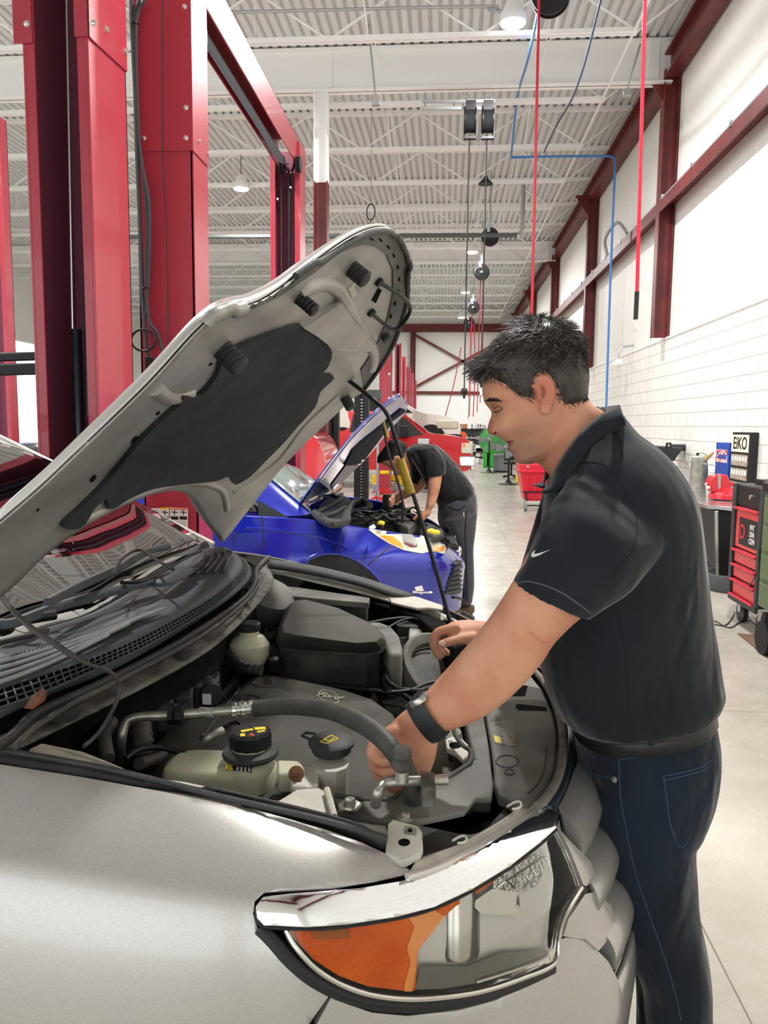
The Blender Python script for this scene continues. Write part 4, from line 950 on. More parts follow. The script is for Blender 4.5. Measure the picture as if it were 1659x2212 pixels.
# latch striker
b = MB(); sp_ = [hit(hb, *q) for q in k3([(1505, 290), (1530, 300), (1560, 318), (1590, 350), (1590, 385), (1560, 430), (1530, 440), (1500, 430), (1472, 410)])]
L_ = [.006, .02, .035, .04, .04, .04, .035, .02, .006]
b.tube(crom([h_[0]+h_[1]*l_ for h_, l_ in zip(sp_, L_)], 8), .0055, 10); obj('latch_striker', b, M_blackm, hood)
hp('striker_slot', k3([(1505, 315), (1520, 325), (1495, 378), (1478, 365)]), M_void, .001, 6)
for q in ((1505, 290), (1475, 412)):
    b = MB(); h_ = hit(hb, *k3([q])[0]); b.lathe(h_[0], [(.012, 0), (.012, .01), (.005, .012)], axis=h_[1], n=12); obj('striker_nut', b, M_blackm, hood)
lab = hp('hood_label', k3([(1382, 320), (1462, 242), (1482, 272), (1400, 355)]), M_apron, .003, 10)
hp('label_print', k3([(1408, 310), (1458, 255), (1472, 275), (1420, 332)]), mat('label_green', '8fa89a', .5, col2='5d6a64', cscale=160), .004, 8, parent=hood)
# rubber stops
def stop(px, py, r, h_, m=M_seal):
    q = hit(hb, *k3([(px, py)])[0]); b = MB(); ax_ = (q[1]+CV((.2, -.2, -.2))).normalized()
    pr = [(r*.9, 0)]
    for i in range(5): pr += [(r, h_*i/5+.001), (r, h_*(i+.6)/5), (r*.92, h_*(i+.8)/5)]
    pr += [(r*.6, h_), (.001, h_)]
    b.lathe(q[0], pr, axis=ax_, n=18); return obj('hood_buffer', b, m, hood, smooth=35)
stop(885, 560, .021, .05); stop(1400, 240, .02, .045); stop(1190, 355, .014, .045, M_black); stop(1530, 505, .014, .02); stop(1375, 755, .018, .045)
for x, y, a_, r_ in ((535, 922, -.9, 13), (370, 1075, -.9, 12), (628, 815, -.7, 7), (838, 620, -.7, 6), (1000, 385, -.3, 10), (150, 1200, -.8, 5)):
    c_, s_ = math.cos(a_), math.sin(a_)
    hp('panel_hole', k3([(x+c_*u-s_*v_, y+s_*u+c_*v_) for u, v_ in [(1.5*r_*math.cos(q), .7*r_*math.sin(q)) for q in [i*math.pi/5 for i in range(10)]]]), M_void, .0012, 6)
# prop rod with yellow sleeve
rod = [(772, 783, 2.5), (760, 792, 2.49), (749, 804, 2.48), (752, 820, 2.48), (790, 850, 2.47), (832, 888, 2.46), (856, 950, 2.45), (884, 1040, 2.44), (930, 1190, 2.43), (972, 1342, 2.42)]
b = MB(); b.tube(crom([at(x, y, y=d) for x, y, d in rod], 8), .0065, 10); prr = obj('prop_rod', b, M_black, car)
b = MB(); b.tube([at(864, 992, y=2.445), at(888, 1067, y=2.437)], .0145, 14); obj('rod_sleeve', b, mat('yellow_sleeve', 'b79a2c', .5, col2='9c8124', cscale=40), prr)
b = MB(); b.lathe(at(971, 1340, z=.965), [(.02, -.02), (.02, .004), (.008, .006)], n=14); obj('rod_seat', b, M_black, prr)
b = MB(); b.box((-.12, -.02, 0), (.03, .02, .004), Matrix.Translation(at(955, 1333, z=.96))); obj('rod_clip', b, M_black, prr)
# wheel under the near wing, and underbody so the car stands on the ground
for y_ in (1.02, 2.9):
    b = MB(); b.lathe((-.62, y_-.09, .35), [(.2, 0), (.33, .0), (.35, .03), (.35, .2), (.33, .22), (.2, .22)], axis=(0, 1, 0), n=40); wh = obj('wheel', b, M_rubber, car)
    b = MB(); b.lathe((-.62, y_-.085, .35), [(.001, .03), (.06, .02), (.2, .01), (.22, .1), (.001, .1)], axis=(0, 1, 0), n=40); obj('rim', b, M_steel, wh)
b = MB(); b.box((-3.6, 1.2, .3), (.1, 2.8, .5)); obj('underbody', b, M_void, car)
# ------------------------------------------------------------------ people
M_skin = mat('skin', 'd29a7c', .5, 0, .12, 300, col2='c48568', cscale=14, spec=.35)
M_skin.node_tree.nodes['Principled BSDF'].inputs['Subsurface Weight'].default_value = .12
M_skin.node_tree.nodes['Principled BSDF'].inputs['Subsurface Radius'].default_value = (.02, .008, .004)
def skin_zones(m, zones):
    # lasting colour of the skin itself: ruddy nose and ears, beard shadow on the jaw
    n = m.node_tree.nodes; l = m.node_tree.links; b = n['Principled BSDF']; tc = n.new('ShaderNodeTexCoord'); prev = b.inputs[0].links[0].from_socket
    for p, r, col, amt in zones:
        d = n.new('ShaderNodeVectorMath'); d.operation = 'DISTANCE'; d.inputs[1].default_value = p; l.new(tc.outputs['Object'], d.inputs[0])
        mr = n.new('ShaderNodeMapRange'); mr.interpolation_type = 'SMOOTHSTEP'; mr.inputs[1].default_value = r*.3; mr.inputs[2].default_value = r; mr.inputs[3].default_value = amt; mr.inputs[4].default_value = 0; l.new(d.outputs['Value'], mr.inputs[0])
        x = n.new('ShaderNodeMix'); x.data_type = 'RGBA'; l.new(mr.outputs[0], x.inputs[0]); l.new(prev, x.inputs[6]); x.inputs[7].default_value = rgb(col); prev = x.outputs[2]
    l.new(prev, b.inputs[0])
def cloth(name, c1, c2, bs=900, fold=.5, fs=7, rough=.85):
    m = mat(name, c1, rough, 0, 0, 1, col2=c2, cscale=3, sheen=.25, spec=.25)
    n = m.node_tree.nodes; l = m.node_tree.links; b = n['Principled BSDF']; tc = n.new('ShaderNodeTexCoord')
    t = n.new('ShaderNodeTexNoise'); t.inputs['Scale'].default_value = fs; t.inputs['Detail'].default_value = 2; t.inputs['Distortion'].default_value = .6
    mp = n.new('ShaderNodeMapping'); mp.inputs['Scale'].default_value = (1, 1, .45); mp.inputs['Rotation'].default_value = (0, .5, 0); l.new(tc.outputs['Object'], mp.inputs[0]); l.new(mp.outputs[0], t.inputs[0])
    k = n.new('ShaderNodeBump'); k.inputs['Strength'].default_value = fold; k.inputs['Distance'].default_value = .06; l.new(t.outputs[0], k.inputs['Height'])
    t2 = n.new('ShaderNodeTexNoise'); t2.inputs['Scale'].default_value = bs; l.new(tc.outputs['Object'], t2.inputs[0])
    k2 = n.new('ShaderNodeBump'); k2.inputs['Strength'].default_value = .25; k2.inputs['Distance'].default_value = .001; l.new(t2.outputs[0], k2.inputs['Height']); l.new(k.outputs[0], k2.inputs['Normal']); l.new(k2.outputs[0], b.inputs['Normal'])
    return m
M_polo = cloth('polo_cloth', '20242a', '1a1d22')
M_jeans = cloth('denim', '10161f', '1a2430', 600, .45, 9)
M_stitch = mat('denim_stitch', '30435a', .8)
M_hair = mat('dark_hair', '2c2522', .45, col2='453b36', cscale=60, spec=.5)
M_hair2 = mat('greying_hair', '6b6561', .5, col2='8c8680', cscale=90)
M_lip = mat('lip', 'a2574a', .5)
M_nail = mat('nail', 'e3bfae', .3)
M_seam = mat('shirt_seam', '14161a', .9)

def ringpx(a, b2, Y, th, n=28, e=2.0, tilt=0.0, Y2=None):
    """closed ring whose visible width spans two sight lines; th is its half depth along the view"""
    A = at(a[0], a[1], y=Y if Y2 is None else Y); Bp = at(b2[0], b2[1], y=Y if Y2 is None else Y2)
    c = (A+Bp)/2; u = (Bp-A)/2; v = CV((c.x*.0, 1, tilt)).normalized()*th
    return [c+u*math.copysign(abs(math.cos(t))**(2/e), math.cos(t))+v*math.copysign(abs(math.sin(t))**(2/e), math.sin(t)) for t in [2*math.pi*i/n for i in range(n)]]
def smooth_rings(rings, k=5):
    n = len(rings[0]); out = []
    cols = [crom([r[j] for r in rings], k) for j in range(n)]
    return [[cols[j][i] for j in range(n)] for i in range(len(cols[0]))]
def finger(mb, pts, r0, r1, n=12):
    P = crom(pts, 5); m = len(P); L = []
    rr = [r0+(r1-r0)*i/(m-1) for i in range(m)]
    d0 = (P[0]-P[1]).normalized(); d1 = (P[-1]-P[-2]).normalized()
    P = [P[0]+d0*r0*.8]+[P[0]+d0*r0*.5]+P+[P[-1]+d1*r1*.5, P[-1]+d1*r1*.85, P[-1]+d1*r1*.98]; rr = [r0*.4, r0*.85]+rr+[r1*.85, r1*.5, r1*.15]
    mb.tube(P, rr, n)

# ---- man in the polo shirt
YM = 1.46
man = empty('person', (.62, 1.62, 0), 'man in dark polo shirt and jeans leaning over the silver car, wearing a watch', 'person')
hd = R(25); EF = CV((-math.cos(hd), 0, -math.sin(hd))); EU = CV((-math.sin(hd), 0, math.cos(hd))); ES = CV((0, -1, 0))
HC = at(1150, 850, y=YM)
def fu(px, py):
    d = at(px, py, y=YM)-HC; return d.dot(EF), d.dot(EU)
front = [fu(*p) for p in [(1146, 1003), (1128, 1003), (1115, 1000), (1110, 990), (1108, 981), (1103, 976), (1099, 969), (1098, 962), (1091, 956), (1086, 950), (1078, 944), (1070, 940), (1066, 930), (1064, 915), (1063, 900), (1062, 890), (1050, 874), (1045, 862), (1042, 848), (1041, 828), (1046, 800), (1060, 770), (1090, 735), (1130, 712), (1165, 702)]]
nosepts = [fu(*p) for p in [(1072, 941), (1060, 938), (1055, 933), (1054, 925), (1057, 914), (1060, 902), (1061, 890)]]
back = [fu(*p) for p in [(1215, 960), (1245, 920), (1262, 890), (1268, 850), (1268, 810), (1258, 770), (1240, 735), (1210, 712), (1165, 702)]]
def interp(tab, x):
    tab = sorted(tab)
    if x <= tab[0][0]: return tab[0][1]
    for (a, b2), (c, d) in zip(tab, tab[1:]):
        if x <= c: return b2+(d-b2)*(x-a)/max(c-a, 1e-9)
    return tab[-1][1]
fr_t = [(u, f) for f, u in front]; bk_t = [(u, f) for f, u in back]; ns_t = [(u, f) for f, u in nosepts]
ulo = min(u for u, f in fr_t); uhi = max(u for f, u in [fu(1165, 702)])
uhi = fu(1140, 705)[1]
fr_t = [(u, f) for u, f in fr_t]
nu, ntp = 90, 96
head = MB(); rr_ = []
u_eye = fu(1080, 882)[1]; u_mouth = fu(1095, 957)[1]; u_nose = fu(1056, 930)[1]; u_brow = fu(1050, 868)[1]
print('HEAD', ulo, uhi, u_eye, u_mouth, [round(x, 3) for x in fu(1041, 828)], fu(1268, 850))
def head_row(k):
    t = k/(nu-1); u = ulo+(uhi-ulo)*(1-math.cos(t*math.pi))/2
    F_ = interp(fr_t, u); B_ = interp(bk_t, u)
    h = (u-ulo)/(uhi-ulo)
    wmax = .076
    w = wmax*interp([(0, .28), (.06, .50), (.15, .66), (.3, .82), (.45, .92), (.6, .98), (.75, 1.0), (.88, .84), (.96, .5), (1, .1)], h)
    if h > .93: c = (F_+B_)/2; q = interp([(.93, 1), (.98, .75), (1, .12)], h); F_ = c+(F_-c)*q; B_ = c+(B_-c)*q
    c = B_+(F_-B_)*.48
    row = []
    nose = max(0, interp(ns_t+[(ns_t[0][0]-.008, interp(fr_t, ns_t[0][0]-.008)), (ns_t[-1][0]+.012, interp(fr_t, ns_t[-1][0]+.012))], u)-F_)
    if u < min(x[0] for x in ns_t)-.008 or u > max(x[0] for x in ns_t)+.012: nose = 0
    nosew = interp([(u_nose-.01, .017), (u_nose, .016), (u_nose+.02, .010), (u_eye, .008)], u)
    dfac = interp([(0, .9), (.2, 1), (.5, 1), (1, 1)], h)
    # side-ward flattening of the face in front of the temples
    for i in range(ntp):
        a = 2*math.pi*i/ntp; ca, sa = math.cos(a), math.sin(a); e = 2.3 if ca > 0 else 2.2
        A = (F_-c) if ca > 0 else (c-B_)
        f = c+A*math.copysign(abs(ca)**(2/e), ca); s = w*math.copysign(abs(sa)**(2/e), sa)
        if ca > 0:
            f += (nose+.002*(nose > .003))*math.exp(-(s/nosew)**2)
            if ca > .2:
                for sg in (-1, 1):
                    f -= .012*math.exp(-((s-sg*.033)/.017)**2-((u-u_eye)/.011)**2)
                    f += .0085*math.exp(-((s-sg*.033)/.011)**2-((u-u_eye+.001)/.008)**2)
                    f += .003*math.exp(-((s-sg*.03)/.022)**2-((u-u_brow-.001)/.006)**2)
                    f -= .006*math.exp(-((s-sg*.046)/.014)**2-((u-u_mouth-.004)/.02)**2)
                    f += .004*math.exp(-((s-sg*.042)/.014)**2-((u-u_eye+.035)/.014)**2)
                    f += .0035*math.exp(-((s-sg*.016)/.006)**2-((u-u_nose+.003)/.007)**2)
                f -= .004*math.exp(-((u-u_mouth)/.0026)**2)*math.exp(-(s/.026)**4)
        row.append(HC+EF*f+EU*u+ES*s)
    return row
head.loft([head_row(k) for k in range(nu)])
# ear
ear = MB(); eo = [at(x, y, y=YM-.078) for x, y in [(1158, 836), (1152, 838), (1151, 826), (1158, 816), (1170, 813), (1184, 820), (1192, 836), (1193, 856), (1188, 872), (1184, 886), (1177, 892), (1171, 886), (1171, 874)]]
eo = crom(eo, 4)
head.tube(eo, [.0045]*len(eo), 8)
ec_ = sum(eo, CV())/len(eo)+CV((0, .010, 0))
head.loft([[ec_+(p-ec_)*.98+CV((0, dy, 0)) for p in eo] for dy in (0, .014)])
head.loft([[ec_+(p-ec_)*s+CV((.003, dy, 0)) for p in eo] for dy, s in ((.01, .8), (.03, .7))])
head.tube(crom([at(x, y, y=YM-.083) for x, y in [(1165, 826), (1178, 830), (1184, 845), (1182, 862), (1176, 872)]], 4), .003, 6)
head.ball(at(1166, 858, y=YM-.076), .006)
# neck and a slim trunk inside the shirt, so the body is one piece
nk_ = smooth_rings([ringpx((1128, 930), (1262, 845), YM, .052), ringpx((1140, 985), (1278, 872), YM+.005, .056), ringpx((1172, 1010), (1305, 890), YM+.02, .06), ringpx((1205, 1060), (1345, 935), YM+.04, .085), ringpx((1200, 1120), (1420, 1010), YM+.06, .15)])
head.loft(nk_)
head.loft(smooth_rings([ringpx((1200, 1100), (1400, 990), YM+.06, .14), ringpx((1190, 1200), (1480, 1120), YM+.08, .17), ringpx((1195, 1400), (1500, 1340), YM+.12, .15), ringpx((1250, 1540), (1500, 1500), YM+.15, .13)]))
# near (left) arm
Ya = 1.30
arm = [((1240, 1050), (1400, 1130), 1.36, .055), ((1165, 1150), (1330, 1235), 1.31, .055), ((1120, 1235), (1272, 1315), 1.285, .054), ((1092, 1282), (1232, 1352), 1.285, .052), ((1066, 1322), (1196, 1390), 1.288, .05), ((1038, 1360), (1172, 1428), 1.292, .049), ((1000, 1405), (1132, 1475), 1.297, .046), ((966, 1444), (1082, 1522), 1.302, .041), ((934, 1480), (1024, 1558), 1.306, .035), ((908, 1508), (966, 1578), 1.31, .029), ((893, 1522), (945, 1590), 1.312, .027)]
AR = [ringpx(a, b2, Y, th, Y2=Y) for a, b2, Y, th in arm]
head.loft(smooth_rings(AR))
# left hand: palm, four bent fingers, thumb
def PY_(s): return [at(x, y, y=d) for x, y, d in s]
head.loft(smooth_rings([ringpx((893, 1520), (948, 1592), 1.312, .026), ringpx((862, 1545), (940, 1640), 1.315, .024), ringpx((835, 1572), (922, 1680), 1.325, .023), ringpx((820, 1592), (895, 1690), 1.335, .018)], 4))
finger(head, PY_([(852, 1578, 1.305), (816, 1600, 1.29), (804, 1628, 1.285), (826, 1646, 1.285), (850, 1640, 1.29)]), .0125, .0088)
finger(head, PY_([(858, 1600, 1.31), (818, 1622, 1.30), (808, 1652, 1.295), (830, 1668, 1.295), (856, 1660, 1.30)]), .0122, .0088)
finger(head, PY_([(868, 1630, 1.32), (828, 1648, 1.315), (818, 1676, 1.31), (838, 1690, 1.31), (860, 1682, 1.31)]), .0115, .0085)
finger(head, PY_([(885, 1655, 1.33), (848, 1670, 1.33), (838, 1692, 1.325), (852, 1704, 1.32), (870, 1696, 1.32)]), .0105, .008)
finger(head, PY_([(915, 1600, 1.345), (895, 1625, 1.37), (870, 1640, 1.375), (848, 1636, 1.36)]), .0145, .0105)
# far (right) arm and hand, resting on the radiator support
Yf = 1.93
head.loft(smooth_rings([ringpx((1190, 1080), (1340, 1100), 1.72, .055), ringpx((1150, 1200), (1290, 1230), 1.82, .052), ringpx((1110, 1300), (1250, 1340), 1.9, .05), ringpx((1090, 1330), (1180, 1420), 1.95, .045), ringpx((1060, 1342), (1100, 1410), 1.96, .036), ringpx((1030, 1343), (1045, 1395), 1.95, .03)]))
head.loft(smooth_rings([ringpx((1045, 1342), (1050, 1396), 1.95, .030), ringpx((1010, 1340), (1016, 1392), 1.95, .04), ringpx((978, 1344), (986, 1388), 1.945, .043), ringpx((965, 1352), (972, 1382), 1.945, .04)], 4))
for k, (dx, dy, dY) in enumerate(((0, 0, -.035), (-4, 4, -.012), (-2, 2, .012), (4, 0, .034))):
    finger(head, PY_([(985+dx, 1356+dy*.4, 1.945+dY), (946+dx, 1366+dy, 1.94+dY), (941+dx, 1392+dy, 1.94+dY), (949+dx+k*4, 1416+dy-k*2, 1.945+dY)]), .0125, .0095)
finger(head, PY_([(1024, 1376, 1.915), (992, 1380, 1.90), (972, 1386, 1.885), (955, 1391, 1.88)]), .0135, .0105)
M_skinf = M_skin.copy(); skin_zones(M_skinf, [(at(1056, 925, y=YM), .03, 'b8605a', .7), (at(1175, 850, y=YM-.08), .045, 'bf6a58', .7), (at(1125, 985, y=YM-.03), .055, '8a6a5c', .55), (at(1150, 950, y=YM-.07), .06, '94705f', .45), (at(1078, 945, y=YM), .02, '94705f', .4), (at(1070, 885, y=YM-.03), .022, 'a06a55', .5), (at(1240, 960, y=YM-.1), .09, 'cf8a66', .4)])
body = obj('body', head, M_skinf, man, smooth=180, remesh=.0034, smoothmod=2)
bb_ = bvh_of(body)
obj('thumb_nail', drape(MB(), [(947, 1386), (957, 1384), (963, 1389), (960, 1396), (949, 1395)], bb_, .001, 4), M_nail, man)
# features lying on the face
obj('lips', drape(MB(), [(1085, 950), (1094, 951), (1107, 951), (1102, 957), (1106, 962), (1100, 971), (1096, 969), (1096, 962), (1090, 956)], bb_, .0006, 4), M_lip, man)
obj('mouth_line', line_on(MB(), [(1092, 957), (1099, 957), (1109, 952)], bb_, .0009, 5), mat('mouth_dark', '3b1a16', .8), man)
obj('eyebrow', drape(MB(), [(1048, 866), (1058, 859), (1074, 860), (1086, 867), (1074, 866), (1058, 867)], bb_, .0016, 4), M_hair, man)
obj('eyelashes', line_on(MB(), [(1066, 889), (1074, 890), (1083, 885), (1086, 881)], bb_, .0011, 5), M_hair, man)
obj('eyelid', line_on(MB(), [(1066, 882), (1074, 879), (1084, 880)], bb_, .0010, 5), mat('lid_fold', '8e5340', .6), man)
obj('nostril', drape(MB(), [(1066, 935), (1071, 932), (1074, 935), (1070, 938)], bb_, .0005, 3), mat('nostril_dark', '4a221b', .8), man)
obj('elbow_crease', line_on(MB(), [(1142, 1362), (1158, 1378), (1176, 1388), (1188, 1387)], bb_, .0007, 5), mat('skin_crease', 'b0745a', .7), man)
obj('ear_hollow_shade', drape(MB(), [(1168, 834), (1176, 838), (1178, 850), (1173, 862), (1168, 858), (1169, 846)], bb_, .0005, 4), mat('ear_shadow', '9c5540', .7), man)  # darker skin tone painted in for the shade of the ear hollow

# ---- hair: a close cap plus combed strands, rooted only inside the hairline
HP = [(1040, 812), (1052, 815), (1072, 826), (1092, 834), (1106, 846), (1126, 858), (1150, 866), (1154, 848), (1153, 828), (1160, 810), (1180, 806), (1196, 822), (1200, 850), (1205, 868), (1225, 880), (1255, 882), (1290, 876), (1310, 600), (1000, 600), (1000, 790)]
def in_poly(x, y, P_):
    c = False
    for i in range(len(P_)):
        x1, y1 = P_[i]; x2, y2 = P_[i-1]
        if (y1 > y) != (y2 > y) and x < (x2-x1)*(y-y1)/(y2-y1)+x1: c = not c
    return c
hcen = HC+EU*.01+EF*-.02
def near_px(p):
    q = CV((p.x, YM-abs(p.y-YM), p.z)); return px_of(q)
def hair_dir(th_, ph): return (EF*math.cos(th_)+ES*math.sin(th_))*math.sin(ph)+EU*math.cos(ph)
def skin_pt(th_, ph):
    d = hair_dir(th_, ph); h = bb_.ray_cast(hcen+d*.3, -d, .3)
    return (h[0], d) if h[0] else (hcen+d*.09, d)
def edge_ph(th_):
    lo = .3
    for k in range(60):
        ph = .3+k*.035; p, d = skin_pt(th_, ph)
        if not in_poly(*near_px(p), HP): break
        lo = ph
    return lo
def hthick(p):
    x, y = near_px(p); t = interp([(690, .021), (735, .017), (765, .009), (800, .005), (840, .0035), (885, .002)], y)
    return .016*math.exp(-((x-1042)/32)**2-((y-782)/26)**2)+t*interp([(1030, 1.9), (1075, 1.5), (1120, 1.15), (1200, .8), (1280, .6)], x)
cap_ = MB(); CN, CM = 72, 28; rows_ = []
eph = [edge_ph(2*math.pi*i/CN) for i in range(CN)]
for j in range(CM+1):
    r_ = []
    for i in range(CN):
        th_ = 2*math.pi*i/CN; ph = eph[i]*j/CM
        p, d = skin_pt(th_, max(ph, .02)); edge = min(1, (1-j/CM)*5)
        r_.append(p+d*(hthick(p)*.7*edge+(.0008 if j < CM else -.002)))
    rows_.append(r_)
cap_.loft(rows_); hc_ = obj('hair', cap_, M_hair, man, smooth=180)
rnd = random.Random(3)
def strand(mb, p0, dirs, L, r, seg=4):
    pts = [p0]
    for k in range(seg): pts.append(pts[-1]+dirs(k/seg)*L/seg)
    mb.tube(pts, [r*(1-.75*k/seg) for k in range(seg+1)], 3, caps=False)
dark, grey = MB(), MB(); cnt = 0
while cnt < 6500:
    th_ = rnd.uniform(-math.pi*.12, math.pi*1.02) if cnt % 6 else rnd.uniform(-math.pi, math.pi)
    ph = math.acos(1-rnd.random()*1.7); p, d = skin_pt(th_, ph); x, y = near_px(p)
    cnt += 1
    if not in_poly(x, y, HP): continue
    tk = hthick(p); top = interp([(700, 1), (745, .85), (775, .3), (810, 0)], y); front_ = interp([(1030, 1), (1110, .7), (1200, .2), (1280, 0)], x)
    down = (EU*-1+d*EU.dot(d)).normalized(); bk = -EF+d*EF.dot(d)
    wv_ = noise.noise(CV((th_*4, ph*5, 1.3)))*.5
    if top > .15: flow = EF*(.8*front_+.15)+ES*(.35*wv_)+EU*(.35*front_)-EF*(.25*(1-front_))+down*.25
    else: flow = down*.9+(-EF)*.45
    flow = flow+CV((rnd.uniform(-.2, .2), rnd.uniform(-.2, .2), rnd.uniform(-.2, .2)))
    flow = (flow-d*flow.dot(d)).normalized(); l0 = .12+.45*top
    fl_ = math.exp(-((x-1050)/35)**2-((y-780)/35)**2)
    if fl_ > .2: top = max(top, fl_); flow = (flow+EF*1.2*fl_+EU*.3*fl_).normalized()
    L = (.007+.028*top*(.6+.4*front_))*rnd.uniform(.7, 1.2)
    def dr(t, d=d, flow=flow, l0=l0, tp=top, fr_=front_): return (d*(l0*(1-.8*t))+flow+EU*(.3*tp*fr_*t)).normalized()
    g = grey if rnd.random() < (interp([(790, .04), (830, .4), (870, .55)], y) if x < 1215 else .12) else dark
    strand(g, p+d*(tk*.55), dr, L, .0009 if top > .3 else .00055)
obj('hair_strands', dark, M_hair, man, smooth=180); tag(obj('grey_strands', grey, M_hair2, man, smooth=180), kind='stuff')

# ---- polo shirt
SH = [ringpx((1262, 925), (1338, 893), YM+.03, .07), ringpx((1215, 985), (1372, 935), YM+.04, .11), ringpx((1186, 1035), (1412, 966), YM+.05, .165), ringpx((1176, 1100), (1455, 1018), YM+.06, .205, e=2.2), ringpx((1168, 1180), (1488, 1082), YM+.07, .215, e=2.2), ringpx((1160, 1290), (1510, 1200), YM+.09, .205, e=2.2), ringpx((1164, 1400), (1526, 1320), YM+.11, .195, e=2.2), ringpx((1178, 1480), (1545, 1430), YM+.13, .185, e=2.2), ringpx((1196, 1525), (1554, 1482), YM+.14, .182, e=2.2), ringpx((1214, 1548), (1536, 1512), YM+.145, .175, e=2.2), ringpx((1228, 1552), (1524, 1516), YM+.145, .155, e=2.2)]
sr = smooth_rings(SH, 8)
def fold_disp(rings, amp, fs, seed):
    out = []
    for i, r in enumerate(rings):
        c = sum(r, CV())/len(r); q = []
        for p in r:
            nval = noise.noise(CV((p.x*fs+seed, p.y*fs*.8, p.z*fs*.45+p.x*fs*.5))); q.append(p+(p-c).normalized()*amp*nval)
        out.append(q)
    return out
shb_ = MB(); shb_.loft(fold_disp(sr, .010, 9, 3))
SL = [ringpx((1275, 1000), (1420, 1040), 1.46, .075), ringpx((1232, 1032), (1430, 1110), 1.40, .08), ringpx((1194, 1082), (1424, 1192), 1.335, .078), ringpx((1166, 1140), (1376, 1254), 1.31, .072), ringpx((1138, 1200), (1322, 1300), 1.295, .068), ringpx((1106, 1254), (1274, 1334), 1.285, .064), ringpx((1112, 1256), (1266, 1328), 1.285, .058)]
shb_.loft(fold_disp(smooth_rings(SL, 8), .007, 12, 9))
SL2 = [ringpx((1180, 1040), (1380, 1080), 1.66, .08), ringpx((1150, 1140), (1330, 1200), 1.76, .075), ringpx((1120, 1240), (1290, 1300), 1.84, .07)]
shb_.loft(smooth_rings(SL2, 6)); shirt = obj('polo_shirt', shb_, M_polo, man, smooth=180, remesh=.004, smoothmod=12); sleeve = shirt
# collar: stand and fold, dropping to the front
co = MB()
cin = [(1330, 876), (1300, 893), (1262, 925), (1228, 965), (1202, 1005), (1186, 1040), (1176, 1056)]
cout = [(1346, 914), (1338, 925), (1300, 945), (1258, 985), (1226, 1030), (1196, 1058), (1170, 1062)]
ra = resamp(crom([at(x, y, y=YM-.075+.10*(i/6)**2+.02*(i == 0)) for i, (x, y) in enumerate(cin)], 8), 30); rb = resamp(crom([at(x, y, y=YM-.105+.06*(i/6)) for i, (x, y) in enumerate(cout)], 8), 30)
rb2 = [q+CV((0, -.004, 0)) for q in rb]
far_a = [CV((p.x+.0, 2*(YM+.02)-p.y, p.z)) for p in ra]; 
bk0 = ra[0]; 
co.grid([[p.lerp(q, t)+CV((0, -.008*math.sin(math.pi*t), .004*math.sin(math.pi*t))) for t in (0, .2, .4, .6, .8, 1)] for p, q in zip(ra, rb2)])
# band of the collar running behind the neck to the far side
arc_t = [CV((ra[0].x+.012*math.sin(t), YM+.02-.095*math.cos(t), ra[0].z+.002*math.sin(t))) for t in [math.pi*i/16 for i in range(17)]]
arc_b = [CV((rb[0].x+.02*math.sin(t), YM+.02-.125*math.cos(t), rb[0].z-.004)) for t in [math.pi*i/16 for i in range(17)]]
co.grid([[p, q] for p, q in zip(arc_t, arc_b)])
co.grid([[CV((p.x, 2*(YM+.02)-p.y, p.z)), CV((q.x, 2*(YM+.02)-q.y, q.z))] for p, q in zip(ra, rb2)])
obj('collar', co, M_polo, shirt, solid=.004, smooth=180)
svb = bvh_of(sleeve); shb = bvh_of(shirt)
obj('sleeve_logo', drape(MB(), [(1148, 1202), (1149, 1196), (1153, 1191), (1157, 1189), (1154, 1194), (1156, 1197), (1163, 1196), (1188, 1188), (1166, 1199), (1156, 1203), (1151, 1204)], svb, .0008, 4), M_whitepr, sleeve)
K8 = (.337, 1100, 850)
for pts, bv_ in (([(430, 455), (510, 440), (600, 450), (700, 530), (760, 640), (800, 740), (822, 850), (800, 980), (740, 1080), (650, 1190)], svb), ([(640, 200), (700, 280), (722, 360), (725, 430)], shb), ([(480, 380), (560, 300), (620, 240)], shb)):
    obj('shirt_seam', line_on(MB(), P2(pts, *K8), bv_, .0012, 5), M_seam, shirt)
obj('sleeve_hem', line_on(MB(), P2([(20, 1225), (120, 1205), (240, 1235), (340, 1280), (430, 1340), (520, 1408)], *K8), svb, .0016, 5), mat('hem_grey', '4b5058', .8), sleeve)
obj('side_seam', line_on(MB(), [(1340, 1330), (1350, 1400), (1356, 1470), (1362, 1540)], shb, .0011, 5), M_seam, shirt)
# ---- jeans
Yj = 1.60
hip = [ringpx((1236, 1550), (1526, 1505), Yj, .155, e=2.3), ringpx((1242, 1590), (1536, 1545), Yj, .16, e=2.3), ringpx((1250, 1640), (1543, 1612), Yj, .17, e=2.3), ringpx((1262, 1700), (1532, 1690), Yj+.005, .175, e=2.3), ringpx((1276, 1760), (1505, 1760), Yj+.01, .172, e=2.2)]
b = MB(); b.loft(smooth_rings(hip, 6)+[ringpx((1290, 1800), (1480, 1800), Yj+.01, .14)])
Yn = 1.53
def wring(c, rx, ry, n=28): return [CV((c[0]+rx*math.cos(t), c[1]+ry*math.sin(t), c[2])) for t in [2*math.pi*i/n for i in range(n)]]
legn = [ringpx((1262, 1690), (1536, 1690), Yn+.01, .105), ringpx((1276, 1760), (1503, 1760), Yn, .10), ringpx((1293, 1830), (1497, 1830), Yn, .098), ringpx((1310, 1900), (1502, 1900), Yn, .094), ringpx((1330, 1980), (1508, 1980), Yn, .088), ringpx((1352, 2060), (1524, 2060), Yn, .083), ringpx((1385, 2130), (1534, 2130), Yn, .078), ringpx((1396, 2212), (1540, 2212), Yn, .074)]
lc = sum(legn[-1], CV())/28
